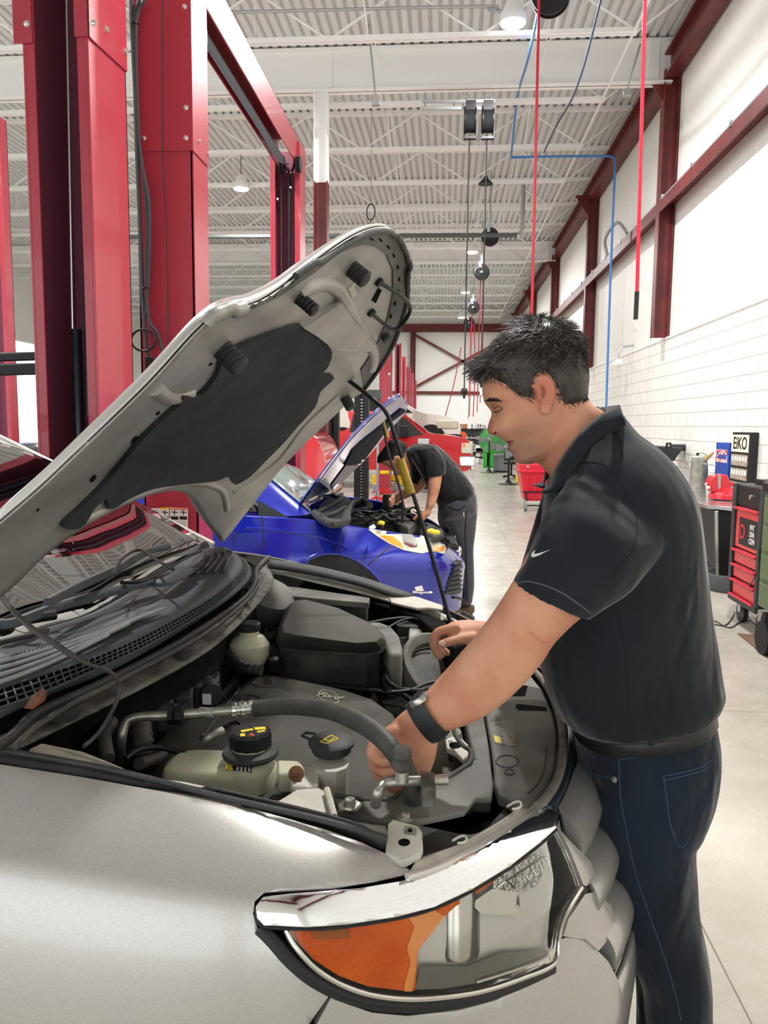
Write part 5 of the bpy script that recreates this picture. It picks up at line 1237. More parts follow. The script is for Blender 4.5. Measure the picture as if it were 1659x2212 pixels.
legn += [wring((lc.x+.03, Yn, .28), .068, .066), wring((lc.x+.04, Yn, .12), .072, .068), wring((lc.x+.04, Yn, .05), .078, .072)]
b.loft(fold_disp(smooth_rings(legn, 6), .006, 11, 2))
lf_ = [ringpx((1268, 1700), (1500, 1690), Yj+.12, .10), ringpx((1300, 1800), (1480, 1800), Yj+.14, .095), ringpx((1330, 1880), (1490, 1880), Yj+.15, .09)]
c3 = sum(lf_[-1], CV())/28
lf_ += [wring((c3.x+.02, Yj+.16, .5), .075, .075), wring((c3.x+.05, Yj+.16, .28), .07, .068), wring((c3.x+.06, Yj+.16, .05), .076, .07)]
b.loft(smooth_rings(lf_, 6))
jeans = obj('jeans', b, M_jeans, man, smooth=180, remesh=.006, smoothmod=3)
jb = bvh_of(jeans)
KJ = (.3897, 1050, 1350)
def jl(name, pts, r=.0013, m=M_stitch): obj(name, line_on(MB(), P2(pts, *KJ), jb, r, 5), m, jeans)
jl('side_seam', [(742, 650), (738, 780), (745, 950), (775, 1130), (830, 1380), (920, 1650), (990, 1850), (1050, 2050), (1080, 2190)])
jl('pocket_edge', [(505, 650), (515, 720), (560, 800), (640, 838), (735, 845)])
jl('yoke_seam', [(750, 722), (880, 705), (1010, 680), (1130, 650), (1240, 620)]); jl('yoke_stitch', [(752, 745), (880, 727), (1010, 700), (1130, 670), (1245, 638)])
jl('back_pocket', [(980, 838), (1100, 815), (1200, 785), (1255, 745)]); jl('back_pocket', [(982, 840), (1000, 950), (1020, 1100), (1070, 1225), (1110, 1210), (1135, 1160)])
jl('pocket_stitch', [(985, 860), (1100, 836), (1200, 806), (1250, 775)])
jl('fly_seam', [(680, 620), (684, 680)], .002, M_seam)
# belt and loops
bl = [ringpx((1233, 1546), (1532, 1500), Yj, .163, e=2.3), ringpx((1237, 1582), (1537, 1534), Yj, .168, e=2.3)]
b = MB(); b.loft(bl, caps=False); belt = obj('belt', b, mat('belt_leather', '1b1a1a', .45), man, solid=.004, smooth=180)
blb = bvh_of(belt)
for q in ([(862, 545), (895, 545), (935, 660), (900, 672)], [(1213, 440), (1232, 450), (1245, 520), (1225, 500)]):
    b = MB(); drape(b, P2(q, *KJ), blb, .004, 8)
    if b.v: obj('belt_loop', b, M_jeans, jeans)
h_ = hit(jb, *P2([(712, 856)], *KJ)[0]); b = MB(); b.lathe(h_[0], [(.006, 0), (.006, .002), (.003, .003), (.001, .003)], axis=h_[1], n=14); obj('rivet', b, M_steel, jeans)
# shoes stand on the floor below the frame
for cx_, cy_ in ((lc.x+.04, Yn), (c3.x+.06, Yj+.16)):
    b = MB(); b.loft([[CV((cx_-.07+.14*s*math.cos(t)*1.25-.05*(s > .5), cy_+.05*s*math.sin(t), z)) for t in [2*math.pi*i/20 for i in range(20)]] for z, s in ((.001, 1), (.03, 1.02), (.06, .9), (.09, .6))]); obj('shoe', b, mat('brown_shoe', '3a2a1e', .5), man, smooth=60)
# watch
c0 = sum(AR[-1], CV())/28; c1 = sum(AR[-2], CV())/28
wr_ = [ringpx((880, 1528), (938, 1602), 1.312, .0315), ringpx((905, 1496), (970, 1578), 1.307, .0345)]
def mixr(t, s):
    r = [p.lerp(q, t) for p, q in zip(*wr_)]; c = sum(r, CV())/28; return [c+(p-c)*s for p in r]
b = MB(); b.loft([mixr(0, .98), mixr(0, 1.05), mixr(.3, 1.10), mixr(.7, 1.10), mixr(1, 1.05), mixr(1, .98)], caps=False); wt = obj('watch', b, mat('watch_band', '26272b', .5), man, smooth=60, solid=.002)
b = MB(); fc = at(906, 1512, y=1.30); b.lathe(fc, [(.001, -.004), (.019, -.004), (.020, 0), (.018, .006), (.001, .006)], axis=(-.55, .1, .75), n=28); obj('watch_case', b, M_steel, wt)
# ------------------------------------------------------------------ car lifts
def qy(px, py, x): return at(px, py, x=x).y
def post(parent, x0, x1, y0, y1, z1, opening, nm='lift_column', z0=0.0, inside=M_red_shade):
    """C section column: opening -1 = open towards the camera, +1 away from it"""
    t = .012; lip = .05; m = MB(); ya, yb = (y0, y1)
    back = yb if opening < 0 else ya; fr = ya if opening < 0 else yb; s = 1 if opening < 0 else -1
    m.box((x0, min(back, back-s*t), z0), (x1, max(back, back-s*t), z1))
    m.box((x0, ya, z0), (x0+t, yb, z1)); m.box((x1-t, ya, z0), (x1, yb, z1))
    m.box((x0+t, min(fr, fr+s*t), z0), (x0+lip, max(fr, fr+s*t), z1)); m.box((x1-lip, min(fr, fr+s*t), z0), (x1-t, max(fr, fr+s*t), z1))
    c = obj(nm, m, M_red, parent, bevel=.002)
    if opening < 0:
        b = MB(); b.box((x0+t, yb-t-.004, z0+.01), (x1-t, yb-t-.001, z1-.01)); b.box((x0+t+.001, ya+t+.002, z0+.01), (x0+t+.004, yb-t-.004, z1-.01)); obj('channel_shade', b, inside, c)  # thin darker sheets stand in for shade inside the open channel
    m = MB(); m.box(((x0+x1)/2-.3, (ya+yb)/2-.25, 0), ((x0+x1)/2+.3, (ya+yb)/2+.25, .02)); obj('base_plate', m, M_red, c)
    return c
# near lift: only its far column shows, beyond the silver car
Y1 = 3.32; xa, xb = at(68, 600, y=Y1).x, at(206, 600, y=Y1).x; Y1b = qy(283, 600, xb)
l1 = empty('vehicle_lift', ((xa+xb)/2, Y1, 0), 'red lift column at far left, open channel with steel cable and black ram', 'vehicle lift')
c1 = post(l1, xa, xb, Y1, Y1b, 4.6, -1)
zext = at(60, 95, y=Y1).z
m = MB(); m.box((xa-.035, Y1-.008, zext), (xa+.045, Y1-.001, 4.6)); obj('extension_strip', m, M_red, c1, bevel=.002)
m = MB(); m.box((xb-.055, Y1-.008, zext+.02), (xb+.008, Y1-.001, 4.6)); obj('extension_strip', m, M_red, c1, bevel=.002)
m = MB(); m.prism([(xb+.001, Y1-.008, 4.6), (xb+.001, Y1b+.0, 4.6), (xb+.001, Y1b+.0, at(278, 156, y=Y1b).z), (xb+.001, Y1+.04, zext+.02), (xb+.001, Y1-.008, zext+.02)], (.007, 0, 0)); obj('extension_plate', m, M_red, c1, bevel=.002)
def hexb(p, axis, r, parent):
    b = MB(); b.lathe(p, [(r*1.5, 0), (r*1.5, r*.3), (r, r*.35), (r, r*1.1), (r*.8, r*1.2), (.001, r*1.2)], axis=axis, n=8); return obj('bolt', b, M_zinc, parent, smooth=30)
for px, py in ((58, 52), (202, 50)): hexb(at(px, py, y=Y1-.008), (0, -1, 0), .009, c1)
for px, py in ((230, 63), (271, 110)): hexb(at(px, py, x=xb+.008), (1, 0, 0), .009, c1)
b = MB(); b.tube([at(142, -100, y=Y1+.1), at(157, 718, y=Y1+.1)], .006, 8); obj('lift_cable', b, M_steel, l1)
cyl_top = at(165, 716, y=Y1+.11)
b = MB(); b.lathe((cyl_top.x, cyl_top.y, .3), [(.024, 0), (.024, cyl_top.z-.3), (.02, cyl_top.z-.29)], n=20); obj('hydraulic_ram', b, mat('ram_black', '1b2228', .2, .3), l1)
b = MB(); b.tube([at(176, -100, y=Y1+.13), at(180, 300, y=Y1+.13), at(190, 900, y=Y1+.13)], .011, 8); obj('hydraulic_hose', b, mat('ram_hose', '1e2a33', .35), l1)
# second lift: two columns and the overhead beam
Y2 = 4.05; xc, xd = at(300, 600, y=Y2).x, at(420, 600, y=Y2).x; Y2b = qy(452, 600, xd)
l2 = empty('vehicle_lift', ((xc+xd)/2, Y2, 0), 'red two-column lift with overhead beam sloping down to its far column, beside the blue car', 'vehicle lift')
xe, xf_ = at(584, 500, y=7.7).x, at(648, 500, y=7.7).x; Y3b = qy(660, 500, xf_); ztop = at(610, 305, y=7.7).z
c2 = post(l2, xc, xd, Y2, Y2b, ztop-.1, 1)
z2 = at(360, 327, y=Y2).z
m = MB(); m.box((xc-.004, Y2-.008, z2), (xd+.004, Y2-.001, ztop-.1)); obj('extension_plate', m, M_red, c2, bevel=.002)
m = MB(); m.prism([(xd+.001, Y2-.008, ztop-.1), (xd+.001, Y2b, ztop-.1), (xd+.001, Y2b, at(452, 361, y=Y2b).z), (xd+.001, Y2+.02, z2), (xd+.001, Y2-.008, z2)], (.006, 0, 0)); obj('extension_plate', m, M_red, c2, bevel=.002)
for px, py in ((311, 299), (402, 298), (399, 15), (402, 233)): hexb(at(px, py, y=Y2-.008), (0, -1, 0), .009, c2)
for px, py in ((429, 305), (449, 332)): hexb(at(px, py, x=xd+.007), (1, 0, 0), .008, c2)
c3 = post(l2, xe, xf_, 7.7, Y3b, ztop, -1)
for k, (px, py) in enumerate(((600, 430), (622, 355), (619, 370), (628, 372), (628, 405))): hexb(at(px, py, y=7.7), (0, -1, 0), .008, c3)
xm = (xe+xf_)/2+.02; zb_ = ztop-.12
m = MB(); m.box((xm+.09, Y2+.1, zb_-.10), (xm+.10, 7.75, zb_+.16)); m.box((xm-.1, Y2+.1, zb_+.15), (xm+.1, 7.75, zb_+.16)); m.box((xm-.1, Y2+.1, zb_-.10), (xm-.09, 7.75, zb_+.16)); obj('overhead_beam', m, M_red, l2, bevel=.003)
b = MB(); b.tube([(xm-.02, Y2+.2, zb_-.1), (xm-.02, 7.6, zb_-.1)], .03, 10); obj('safety_bar', b, mat('grey_foam', '70757a', .8), l2)
for dx in (-.03, .13):
    b = MB(); b.lathe((xm+dx-.02, 7.62, zb_-.12), [(.001, 0), (.075, 0), (.075, .015), (.06, .02), (.075, .025), (.075, .04), (.001, .04)], axis=(1, 0, .0), n=24); obj('cable_pulley', b, M_black, c3)
b = MB(); b.tube([at(607, 350, y=7.8), at(609, 1000, y=7.8)], .006, 6); obj('lift_cable', b, M_steel, c3)
b = MB(); b.tube(crom([at(x, y, y=7.78) for x, y in ((634, 330), (636, 355), (626, 385), (625, 430), (624, 600), (622, 1000))], 6), .012, 8); obj('column_hose', b, M_black, c3)
# cables down the side of the second column
for pts, r_ in (([(284, 0), (285, 60), (292, 200), (296, 330), (303, 500), (308, 650), (318, 760), (322, 780)], .011), ([(300, 0), (290, 45), (291, 160), (300, 300), (310, 380), (318, 480), (316, 600), (322, 690), (340, 720), (352, 760)], .009), ([(312, 0), (294, 50), (296, 220), (304, 340), (322, 440), (322, 560), (318, 640), (312, 690)], .009), ([(351, 0), (350, 150), (351, 330), (357, 450), (360, 560), (363, 745)], .003)):
    b = MB(); b.tube(crom([at(x, y, y=Y2-.035) for x, y in pts], 8), r_, 8); obj('power_cable', b, mat('cable_grey', '3a3d40', .5) if r_ > .005 else M_black, l2)
b = MB(); b.tube([at(310, 735, y=Y2-.05)+CV((.05*math.cos(t)*1.3, 0, .055*math.sin(t))) for t in [i*math.pi/12 for i in range(25)]], .006, 8); obj('cable_coil', b, M_black, l2)
b = MB(); b.box((-.025, -.02, -.05), (.025, .01, .03), Matrix.Translation(at(325, 785, y=Y2-.03))); obj('switch_box', b, M_black, l2, bevel=.004)
for px, py in ((291, 50), (316, 622)):
    b = MB(); b.lathe(at(px, py, y=Y2-.035), [(.02, -.004), (.02, .004)], n=10); obj('cable_tie', b, M_black, l2)
# decals on the column
def decal(pts, m, th, name='warning_label', parent=None):
    y_ = Y2-.009-th; b = MB(); b.prism([at(x, y, y=y_) for x, y in pts], (0, th, 0)); return obj(name, b, m, parent or c2)
d1 = decal([(326, 1098), (365, 1097), (365, 1139), (326, 1139)], M_whitepr, .001); d2 = decal([(367, 1096), (406, 1098), (406, 1140), (367, 1139)], M_whitepr, .001)
decal([(345, 1097), (365, 1096), (365, 1100), (345, 1101)], M_yellow, .002, 'label_band', d1); decal([(368, 1097), (405, 1099), (405, 1102), (368, 1100)], mat('orange_band', 'e8632a', .5), .002, 'label_band', d2)
for x0_, dd_ in ((327, d1), (347, d1), (368, d2), (387, d2)):
    decal([(x0_+1, 1115), (x0_+17, 1116), (x0_+17, 1123), (x0_+1, 1122)], M_black, .002, 'label_panel', dd_)
    decal([(x0_+2, 1105), (x0_+16, 1106), (x0_+16, 1108), (x0_+2, 1107)], M_black, .002, 'label_arrow', dd_); decal([(x0_+8, 1102), (x0_+10, 1102), (x0_+10, 1113), (x0_+8, 1113)], M_black, .002, 'label_arrow', dd_)
for x0_, dd_ in ((330, d1), (369, d2)):
    for k in range(3): decal([(x0_, 1127+k*4), (x0_+32, 1127.5+k*4), (x0_+32, 1128.4+k*4), (x0_, 1128+k*4)], M_greypr, .002, 'label_line', dd_)
decal([(368, 1141), (386, 1142), (386, 1152), (372, 1150)], M_whitepr, .001); decal([(370, 1142), (385, 1142.5), (385, 1146), (370, 1145.5)], mat('notice_blue', '3a3f9a', .5), .002, 'label_band', d2)

# lifts farther down the line, one object per lift
FL = [((820, 846), 753, 18.67, 'red lift column with the widest face, just left of the end-wall cross bracing'),
      ((853, 866), 741, 22.5, 'tall thin red lift column right behind the widest far one'),
      ((868, 876), 770, 25.5, 'narrow red lift column third in the far cluster'),
      ((878, 886), 792, 29.0, 'bright red lift column fourth in the far cluster'),
      ((888, 893), 806, 33.0, 'slim red lift column fifth in the far cluster'),
      ((895, 900), 822, 37.0, 'last and shortest red lift column in the far cluster')]
for (pa, pb_), pt, Yv, lab in FL:
    a, b_ = at(pa, 800, y=Yv).x, at(pb_, 800, y=Yv).x; zt = at(pa, pt, y=Yv).z
    l = empty('vehicle_lift', ((a+b_)/2, Yv, 0), lab, 'vehicle lift', 'red lift columns far down the bay')
    post(l, a, b_, Yv, Yv+.35, zt, 1 if pb_ in (846, 886) else -1)
    if pb_ in (846,):
        for py in (808, 860): hexb(at(841, py, y=Yv), (0, -1, 0), .02, l)
# left edge lift and its arms
Y0 = 8.0
l0 = empty('vehicle_lift', (at(5, 900, y=Y0).x, Y0, 0), 'red lift column cut off by the left edge of the picture', 'vehicle lift')
xg = at(-14, 600, y=Y0).x; xh = at(12, 600, y=Y0).x
post(l0, xg-.1, xh, Y0, Y0+.14, at(5, 250, y=Y0).z, -1)
for y0_, y1_ in ((762, 781), (786, 812)):
    b = MB(); p0, p1 = at(-80, (y0_+y1_)/2+2, y=7.2), at(84, (y0_+y1_)/2-2, y=7.5); b.beam(p0, p1, .08, (y1_-y0_)/1700*7.3); obj('lift_arm', b, M_blackm, l0, bevel=.012)
# tall black posts behind the blue car
for (pa, pb_), pt, Yv, lab, n_ in (((765, 796), 848, 15.5, 'black lift post with a toothed locking ladder, behind the raised blue bonnet', 1), ((705, 731), 880, 13.9, 'thick plain black lift post right of the brown-red building column', 0)):
    a, b_ = at(pa, 900, y=Yv).x, at(pb_, 900, y=Yv).x; zt = at(pa, pt, y=Yv).z
    l = empty('lift_post', ((a+b_)/2, Yv, 0), lab, 'lift post')
    m = MB(); m.box((a, Yv, 0), (a+(b_-a)*.42, Yv+.2, zt)); m.box((a+(b_-a)*.62, Yv, 0), (b_, Yv+.2, zt)); m.box((a+(b_-a)*.42, Yv+.06, 0), (a+(b_-a)*.62, Yv+.2, zt)); obj('post_shell', m, M_black, l, bevel=.006)
    if n_:
        m = MB(); z_ = .1
        while z_ < zt-.1: m.box((a+(b_-a)*.44, Yv+.02, z_), (a+(b_-a)*.58, Yv+.05, z_+.03)); z_ += .06
        obj('locking_ladder', m, M_steel, l)
# dark frame between those posts
b = MB(); b.box((at(796, 850, y=15.6).x, 15.6, at(790, 862, y=15.6).z), (at(822, 850, y=15.6).x, 15.9, at(790, 842, y=15.6).z)); cb2 = obj('lift_crossbeam', b, mat('grey_steel', '4a4e50', .5, .2), bpy.data.objects[l.name] if 0 else [o for o in bpy.data.objects if o.get('label', '').startswith('black lift post')][0])

# ------------------------------------------------------------------ hanging reels, hoses and pipes
def hose(name, pts, r, m, label, cat='hose', group=None):
    b = MB(); b.tube(crom([at(x, y, y=d) for x, y, d in pts], 6), r, 8); o = obj(name, b, m, None, smooth=60); tag(o, label, cat, group); return o
def reel(px, py, Yv, R0, lab, top=True, rope=None):
    c = at(px, py, y=Yv); e = empty('hose_reel', c, lab, 'hose reel', 'round black hose reels under the roof')
    b = MB(); b.lathe(c-CV((.0, .06, 0)), [(.02, 0), (R0, 0), (R0, .015), (R0*.55, .02), (R0*.55, .10), (R0, .105), (R0, .12), (.02, .12)], axis=(.15, 1, 0), n=32); obj('reel_drum', b, M_black, e)
    b = MB(); b.tube([c+CV((R0*.75*math.cos(t), -.0, R0*.75*math.sin(t))) for t in [i*math.pi/12 for i in range(25)]], R0*.2, 8); obj('wound_hose', b, M_rubber, e)
    b = MB(); b.lathe(c-CV((0, .075, 0)), [(.001, 0), (R0*.14, 0), (R0*.14, .02)], axis=(.15, 1, 0), n=14); obj('reel_hub', b, M_whitepr, e)
    b = MB(); b.box((c.x-R0*.35, c.y-.06, c.z+R0*.5), (c.x+R0*.35, c.y+.08, c.z+R0*1.35)); b.beam((c.x, c.y, c.z+R0), (c.x, c.y, ZD+.03), .04, .04); obj('reel_bracket', b, M_galv, e)
    if rope:
        b = MB(); b.tube([at(px+rope[0], py+R0*1700/Yv*.6, y=Yv-.02), at(px+rope[0]-(rope[1]-py)*.025, rope[1], y=Yv-.02)], rope[2], 6); obj('hanging_hose', b, M_redhose, e)
    return e
reel(1058, 512, 19.6, .21, 'largest round black hose reel under the dark ceiling pipe', rope=(-12, 870, .012))
reel(1040, 588, 24.0, .23, 'second round black hose reel, below and left of the largest', rope=(-2, 890, .014))
reel(1022, 664, 31.0, .24, 'third round black hose reel, with a red hose hanging down', rope=(-2, 900, .016))
reel(1013, 697, 36.0, .24, 'lowest and farthest round black hose reel in the row', rope=(4, 905, .016))
reel(1188, -6, 10.2, .22, 'black hose reel cut by the top edge, feeding the long red hose')
hose('red_hose', [(1164, -95, 10.0), (1164, 15, 10.0), (1161, 150, 10.0), (1155, 420, 10.0), (1148, 700, 10.0), (1146, 790, 10.0)], .017, M_redhose, 'long red hose hanging straight down behind the dark-haired man')
rh = empty('air_hose', at(1380, 400, y=6.0), 'thick red hose on the right ending in a black grip and metal coupling', 'hose')
b = MB(); b.tube([at(1395, -60, y=6.0), at(1384, 340, y=6.0), at(1376, 632, y=6.0)], .0135, 10); b.tube([at(1395, -60, y=6.0), CV((at(1395, -60, y=6.0).x, 6.0, ZD))], .0135, 10); obj('hose_tube', b, M_redhose, rh)
b = MB(); b.tube([at(1376, 630, y=6.0), at(1373, 690, y=6.0)], .017, 12); obj('hose_grip', b, M_black, rh)
b = MB(); b.tube([at(1373, 690, y=6.0), at(1373, 704, y=6.0), at(1373, 716, y=6.0)], [.012, .016, .01], 12); obj('hose_coupling', b, M_zinc, rh)
# twin cord reels on a strut rack below the girder
rk = empty('strut_rack', at(992, 225, y=13.1), 'grey slotted steel rack clamped under the white girder, holding two cord reels', 'rack')
b = MB()
for py in (219, 234): b.beam(at(912, py, y=13.1), at(1069, py, y=13.1), .04, .045)
for px in (918, 980, 1000, 1062): b.beam(at(px, 200, y=13.2), at(px, 232, y=13.2), .02, .02)
obj('strut_rail', b, M_galv, rk)
for px, lab in ((1016, 'left one of the twin black cord reels on the steel rack'), (1054, 'right one of the twin black cord reels on the steel rack')):
    c = at(px, 262, y=13.0); e = empty('cord_reel', c, lab, 'cord reel', 'twin cord reels')
    b = MB(); b.lathe(c-CV((.09, 0, 0)), [(.02, 0), (.2, 0), (.2, .015), (.12, .02), (.12, .16), (.2, .165), (.2, .18), (.02, .18)], axis=(1, 0, 0), n=28); obj('reel_drum', b, M_black, e)
    b = MB()
    for k in range(6): b.tube([c+CV((-.065+k*.026, .16*math.cos(t), .16*math.sin(t))) for t in [i*math.pi/10 for i in range(21)]], .014, 6)
    obj('wound_cord', b, M_rubber, e)
    b = MB(); b.box((c.x-.1, 12.95, c.z-.27), (c.x+.1, 13.05, c.z-.24)); b.box((c.x-.08, 12.9, c.z+.14), (c.x+.08, 13.1, c.z+.28)); b.box((c.x-.1, 12.95, c.z-.25), (c.x-.09, 13.05, c.z+.2)); b.box((c.x+.09, 12.95, c.z-.25), (c.x+.1, 13.05, c.z+.2)); obj('reel_frame', b, M_blackm, e)
    zb2 = at(px, 862 if px < 1030 else 838, y=13.0).z
    b = MB(); b.tube([(c.x-.01, 13.0, c.z-.2), (c.x-.01, 13.0, zb2)], .011, 6); obj('drop_cord', b, M_rubber, e)
    b = MB(); b.ball((c.x-.01, 13.0, zb2+.12), .06, sc=(1, .8, 1)); b.lathe((c.x-.01, 13.0, zb2), [(.012, 0), (.02, .02), (.02, .07), (.012, .08)], n=10); obj('cord_stop', b, M_black, e)
    b = MB(); b.lathe((c.x-.01, 13.0, zb2-.12), [(.022, 0), (.024, .1), (.012, .13)], n=10); obj('cord_plug', b, M_whitepr, e)
for k, (x0, y0, x1, y1, lab) in enumerate(((996, 750, 960, 905, 'slanting thin red hose in front of the end wall'), (1024, 700, 1022, 900, 'thin red hose between the two black drop cords'))):
    hose('red_hose', [(x0, y0, 30), ((x0+x1)/2+3, (y0+y1)/2, 30), (x1, y1, 30)], .018, M_redhose, lab)
# pipes
def pipe(name, pts, r, m, label, cat='pipe', dens=1):
    P = [at(x, y, y=d) for x, y, d in pts]; b = MB(); b.tube(crom(P, dens) if dens > 1 else P, r, 8); o = obj(name, b, m, None, smooth=60); tag(o, label, cat); return o
pipe('ceiling_pipe', [(250, 512, 19.0), (1118, 508, 19.0)], .05, mat('dark_pipe', '5d6361', .5, .2), 'long dark grey pipe running across under the roof joists')
pipe('conduit', [(1118, 508, 19.1), (1124, 505, 19.1), (1128, 495, 19.1), (1131, 400, 19.1)], .045, M_galv, 'short grey riser pipe at the right end of the dark ceiling pipe')
pipe('air_pipe', [(1309, 900, 15.8), (1312, 800, 15.8), (1320, 560, 15.8), (1329, 352, 15.8), (1326, 341, 15.8), (1316, 337, 15.8), (1200, 338, 15.8), (1104, 340, 15.8)], .022, M_blue_pipe, 'blue air pipe dropping down the right wall', 'pipe')
pipe('air_pipe', [(1104, 340, 15.7), (1118, 210, 13.7), (1140, 130, 12.1), (1165, 10, 10.5)], .018, M_blue_pipe, 'blue air line slanting along the roof beside the red hose', 'pipe', 4)
pipe('cable', [(1300, -10, 9.8), (1262, 140, 11.5), (1235, 215, 13.2), (1200, 275, 14.5), (1175, 330, 16.0)], .014, mat('dark_blue_cable', '3a4a6a', .5), 'dark cable draped down from the roof near the right corner', 'cable', 4)
pipe('conduit', [(450, 28, 11.4), (1030, 14, 11.4), (1055, 22, 11.4), (1075, 24, 11.4), (1094, 28, 11.4)], .022, M_galv, 'thin grey conduit along the first joist, ending at the bright lamp', 'conduit', 4)
for (x0, y0, x1, y1, Yv, lab) in ((789, -10, 812, 215, 12.6, 'thin grey conduit dropping to a small box left of the girder centre'), (1383, 95, 1354, 195, 12.45, 'short grey conduit dropping to a small box at the right end of the girder')):
    e = empty('junction_box', at(x1, y1+6, y=Yv), lab, 'conduit'); b = MB(); b.tube([at(x0, y0, y=Yv), at(x1, y1, y=Yv)], .014, 6); obj('drop_conduit', b, M_galv, e)
    c = at(x1, y1+6, y=Yv); b = MB(); b.box((c.x-.06, c.y-.04, c.z-.05), (c.x+.06, c.y+.04, c.z+.05)); obj('box_body', b, M_galv, e, bevel=.005)
b = MB(); c = at(801, 458, y=14.0); b.tube([c+CV((.07*math.cos(t), .02*math.sin(t), .14*math.sin(t))) for t in [i*math.pi/14 for i in range(29)]], .012, 6); b.tube([c+CV((0, 0, -.14)), c+CV((-.04, 0, -.4))], .009, 6); b.tube([c+CV((0, 0, .13)), CV((c.x, c.y, ZD+.03))], .004, 4); o = obj('coiled_cord', b, M_black, None); tag(o, 'small loop of black cord hanging above the silver bonnet', 'cord')
b = MB(); c = at(1049, 398, y=17.5); b.lathe(c, [(.16, 0), (.15, .02), (.05, .12), (.03, .16)], n=20); b.tube([c+CV((0, 0, .14)), CV((c.x, c.y, ZD+.03))], .005, 4); o = obj('cord_bell', b, M_black, None); tag(o, 'small black bell-shaped fixture hanging below the cord reels', 'fixture')
for px, py in ((1003, 310), (1022, 330), (1012, 405), (1008, 425), (1005, 470)):
    pass
# security camera
sc_ = empty('security_camera', at(1330, 782, y=15.6), 'small white security camera on a curved conduit, on the block wall', 'camera')
c = at(1330, 783, y=15.6); b = MB(); b.lathe(c+CV((.0, 0, 0)), [(.05, 0), (.07, .03), (.07, .1), (.03, .13)], axis=(.9, .3, .1), n=18); b.ball(c+CV((-.02, -.02, -.02)), .06); obj('camera_body', b, M_white, sc_)
b = MB(); b.lathe(c+CV((-.06, -.05, -.02)), [(.03, 0), (.035, .03)], axis=(.9, .5, .1), n=14); obj('camera_lens', b, M_black, sc_)
b = MB(); b.tube(crom([at(x, y, y=15.7) for x, y in ((1336, 772), (1337, 760), (1346, 750), (1362, 747), (1388, 739))], 6), .02, 8); obj('camera_conduit', b, M_galv, sc_)
# ------------------------------------------------------------------ blue car
M_bluep = paint('blue_paint', '16249c', .35, .22, .05, 1.0)
M_tyre = mat('tyre', '1a1a1b', .75)
M_dglass = mat('dark_glass', '22282a', .05, 0, coat=1)
M_hlens = mat('hazed_lens', 'd9d6bd', .25, .1, .2, 60, coat=.8)
bc = empty('car', (-1.6, 6.15, 0), 'bright blue car with raised bonnet, in the next bay behind the silver car', 'car')
bA = [(-4.35, 5.5, .95), (-4.2, 5.36, .98), (-3, 5.3, .99), (-1.6, 5.3, .98), (-.9, 5.28, .955), (-.55, 5.42, .885), (-.35, 5.52, .845), (-.13, 5.66, .795), (.0, 5.85, .72), (.07, 6.15, .67), (.0, 6.48, .72), (-.13, 6.68, .8), (-.35, 6.84, .85), (-.9, 7.02, .955), (-3, 7.04, .98), (-4.2, 6.98, .98)]
bB = [(-4.45, 5.4, .7), (-4.25, 5.22, .7), (-3, 5.18, .7), (-1.6, 5.18, .7), (-.9, 5.17, .7), (-.55, 5.25, .69), (-.3, 5.38, .67), (-.06, 5.56, .64), (.09, 5.82, .58), (.15, 6.15, .54), (.09, 6.5, .58), (-.06, 6.78, .64), (-.3, 6.96, .67), (-.9, 7.15, .7), (-3, 7.18, .7), (-4.25, 7.12, .7)]
bC = [(x, y+.01 if y < 6.15 else y-.01, .45) for x, y, z in bB]
bD = [(x-.02 if x > -.2 else x, y+.05 if y < 6.15 else y-.05, .2) for x, y, z in bB]
b5 = [crom(c, 10) for c in (bA, bB, bC, bD)]
brow = [crom([l_[j] for l_ in b5], 14) for j in range(len(b5[0]))]
b = MB(); b.grid(brow); bbase = BVHTree.FromPolygons([tuple(v) for v in b.v], b.f)
bodyb = obj('body_shell', b, M_bluep, bc, smooth=60, solid=.01)
KA = (.3496, 470, 850)
def bp(name, pts, m, th=.003, step=7, parent=bc, sink=.004): return patch(name, P2(pts, *KA), m, bvh=bbase, parent=parent, step=step, th=th, sink=sink)
bp('wheel_arch', [(590, 1015), (700, 990), (800, 1010), (900, 1060), (990, 1140), (1030, 1250), (560, 1250), (560, 1040)], M_black, .004)
b = MB(); line_on(b, P2([(570, 1020), (650, 990), (750, 990), (850, 1025), (950, 1095), (1010, 1170), (1030, 1230)], *KA), bbase, .014, 8, 6, .004); obj('arch_lip', b, M_bluep, bc)
hlb = bp('headlamp', [(930, 842), (1100, 845), (1240, 860), (1330, 880), (1400, 915), (1412, 960), (1400, 992), (1250, 988), (1150, 970), (1060, 930), (980, 880)], M_hlens, .006)
bp('turn_signal', [(1000, 880), (1080, 885), (1130, 925), (1150, 962), (1080, 935), (1030, 905)], M_amber2, .008, parent=hlb)
bp('turn_signal', [(1320, 962), (1370, 945), (1400, 950), (1392, 975), (1340, 980)], M_amber2, .008, parent=hlb)
bp('lamp_inner', [(1130, 870), (1200, 875), (1240, 920), (1225, 955), (1160, 955), (1140, 910)], M_chrome, .008, parent=hlb)
bp('lamp_inner', [(1250, 880), (1330, 900), (1350, 935), (1300, 955), (1250, 945)], M_tank2, .008, parent=hlb)
b = MB(); line_on(b, P2([(1065, 945), (1000, 1000), (930, 1060)], *KA), bbase, .004, 6, 6, .002); obj('bumper_gap', b, M_black, bc)
b = MB(); line_on(b, P2([(250, 680), (275, 780), (285, 960)], *KA), bbase, .005, 6, 6, .002); obj('door_gap', b, M_black, bc)
b = MB(); line_on(b, P2([(170, 830), (400, 850), (650, 890), (800, 960)], *KA), bbase, .012, 8, 6, -.004); obj('body_crease', b, M_bluep, bc)
gr2 = bp('grille_opening', [(1470, 1030), (1500, 1030), (1500, 1230), (1460, 1245), (1400, 1240), (1430, 1130)], M_black, .004)
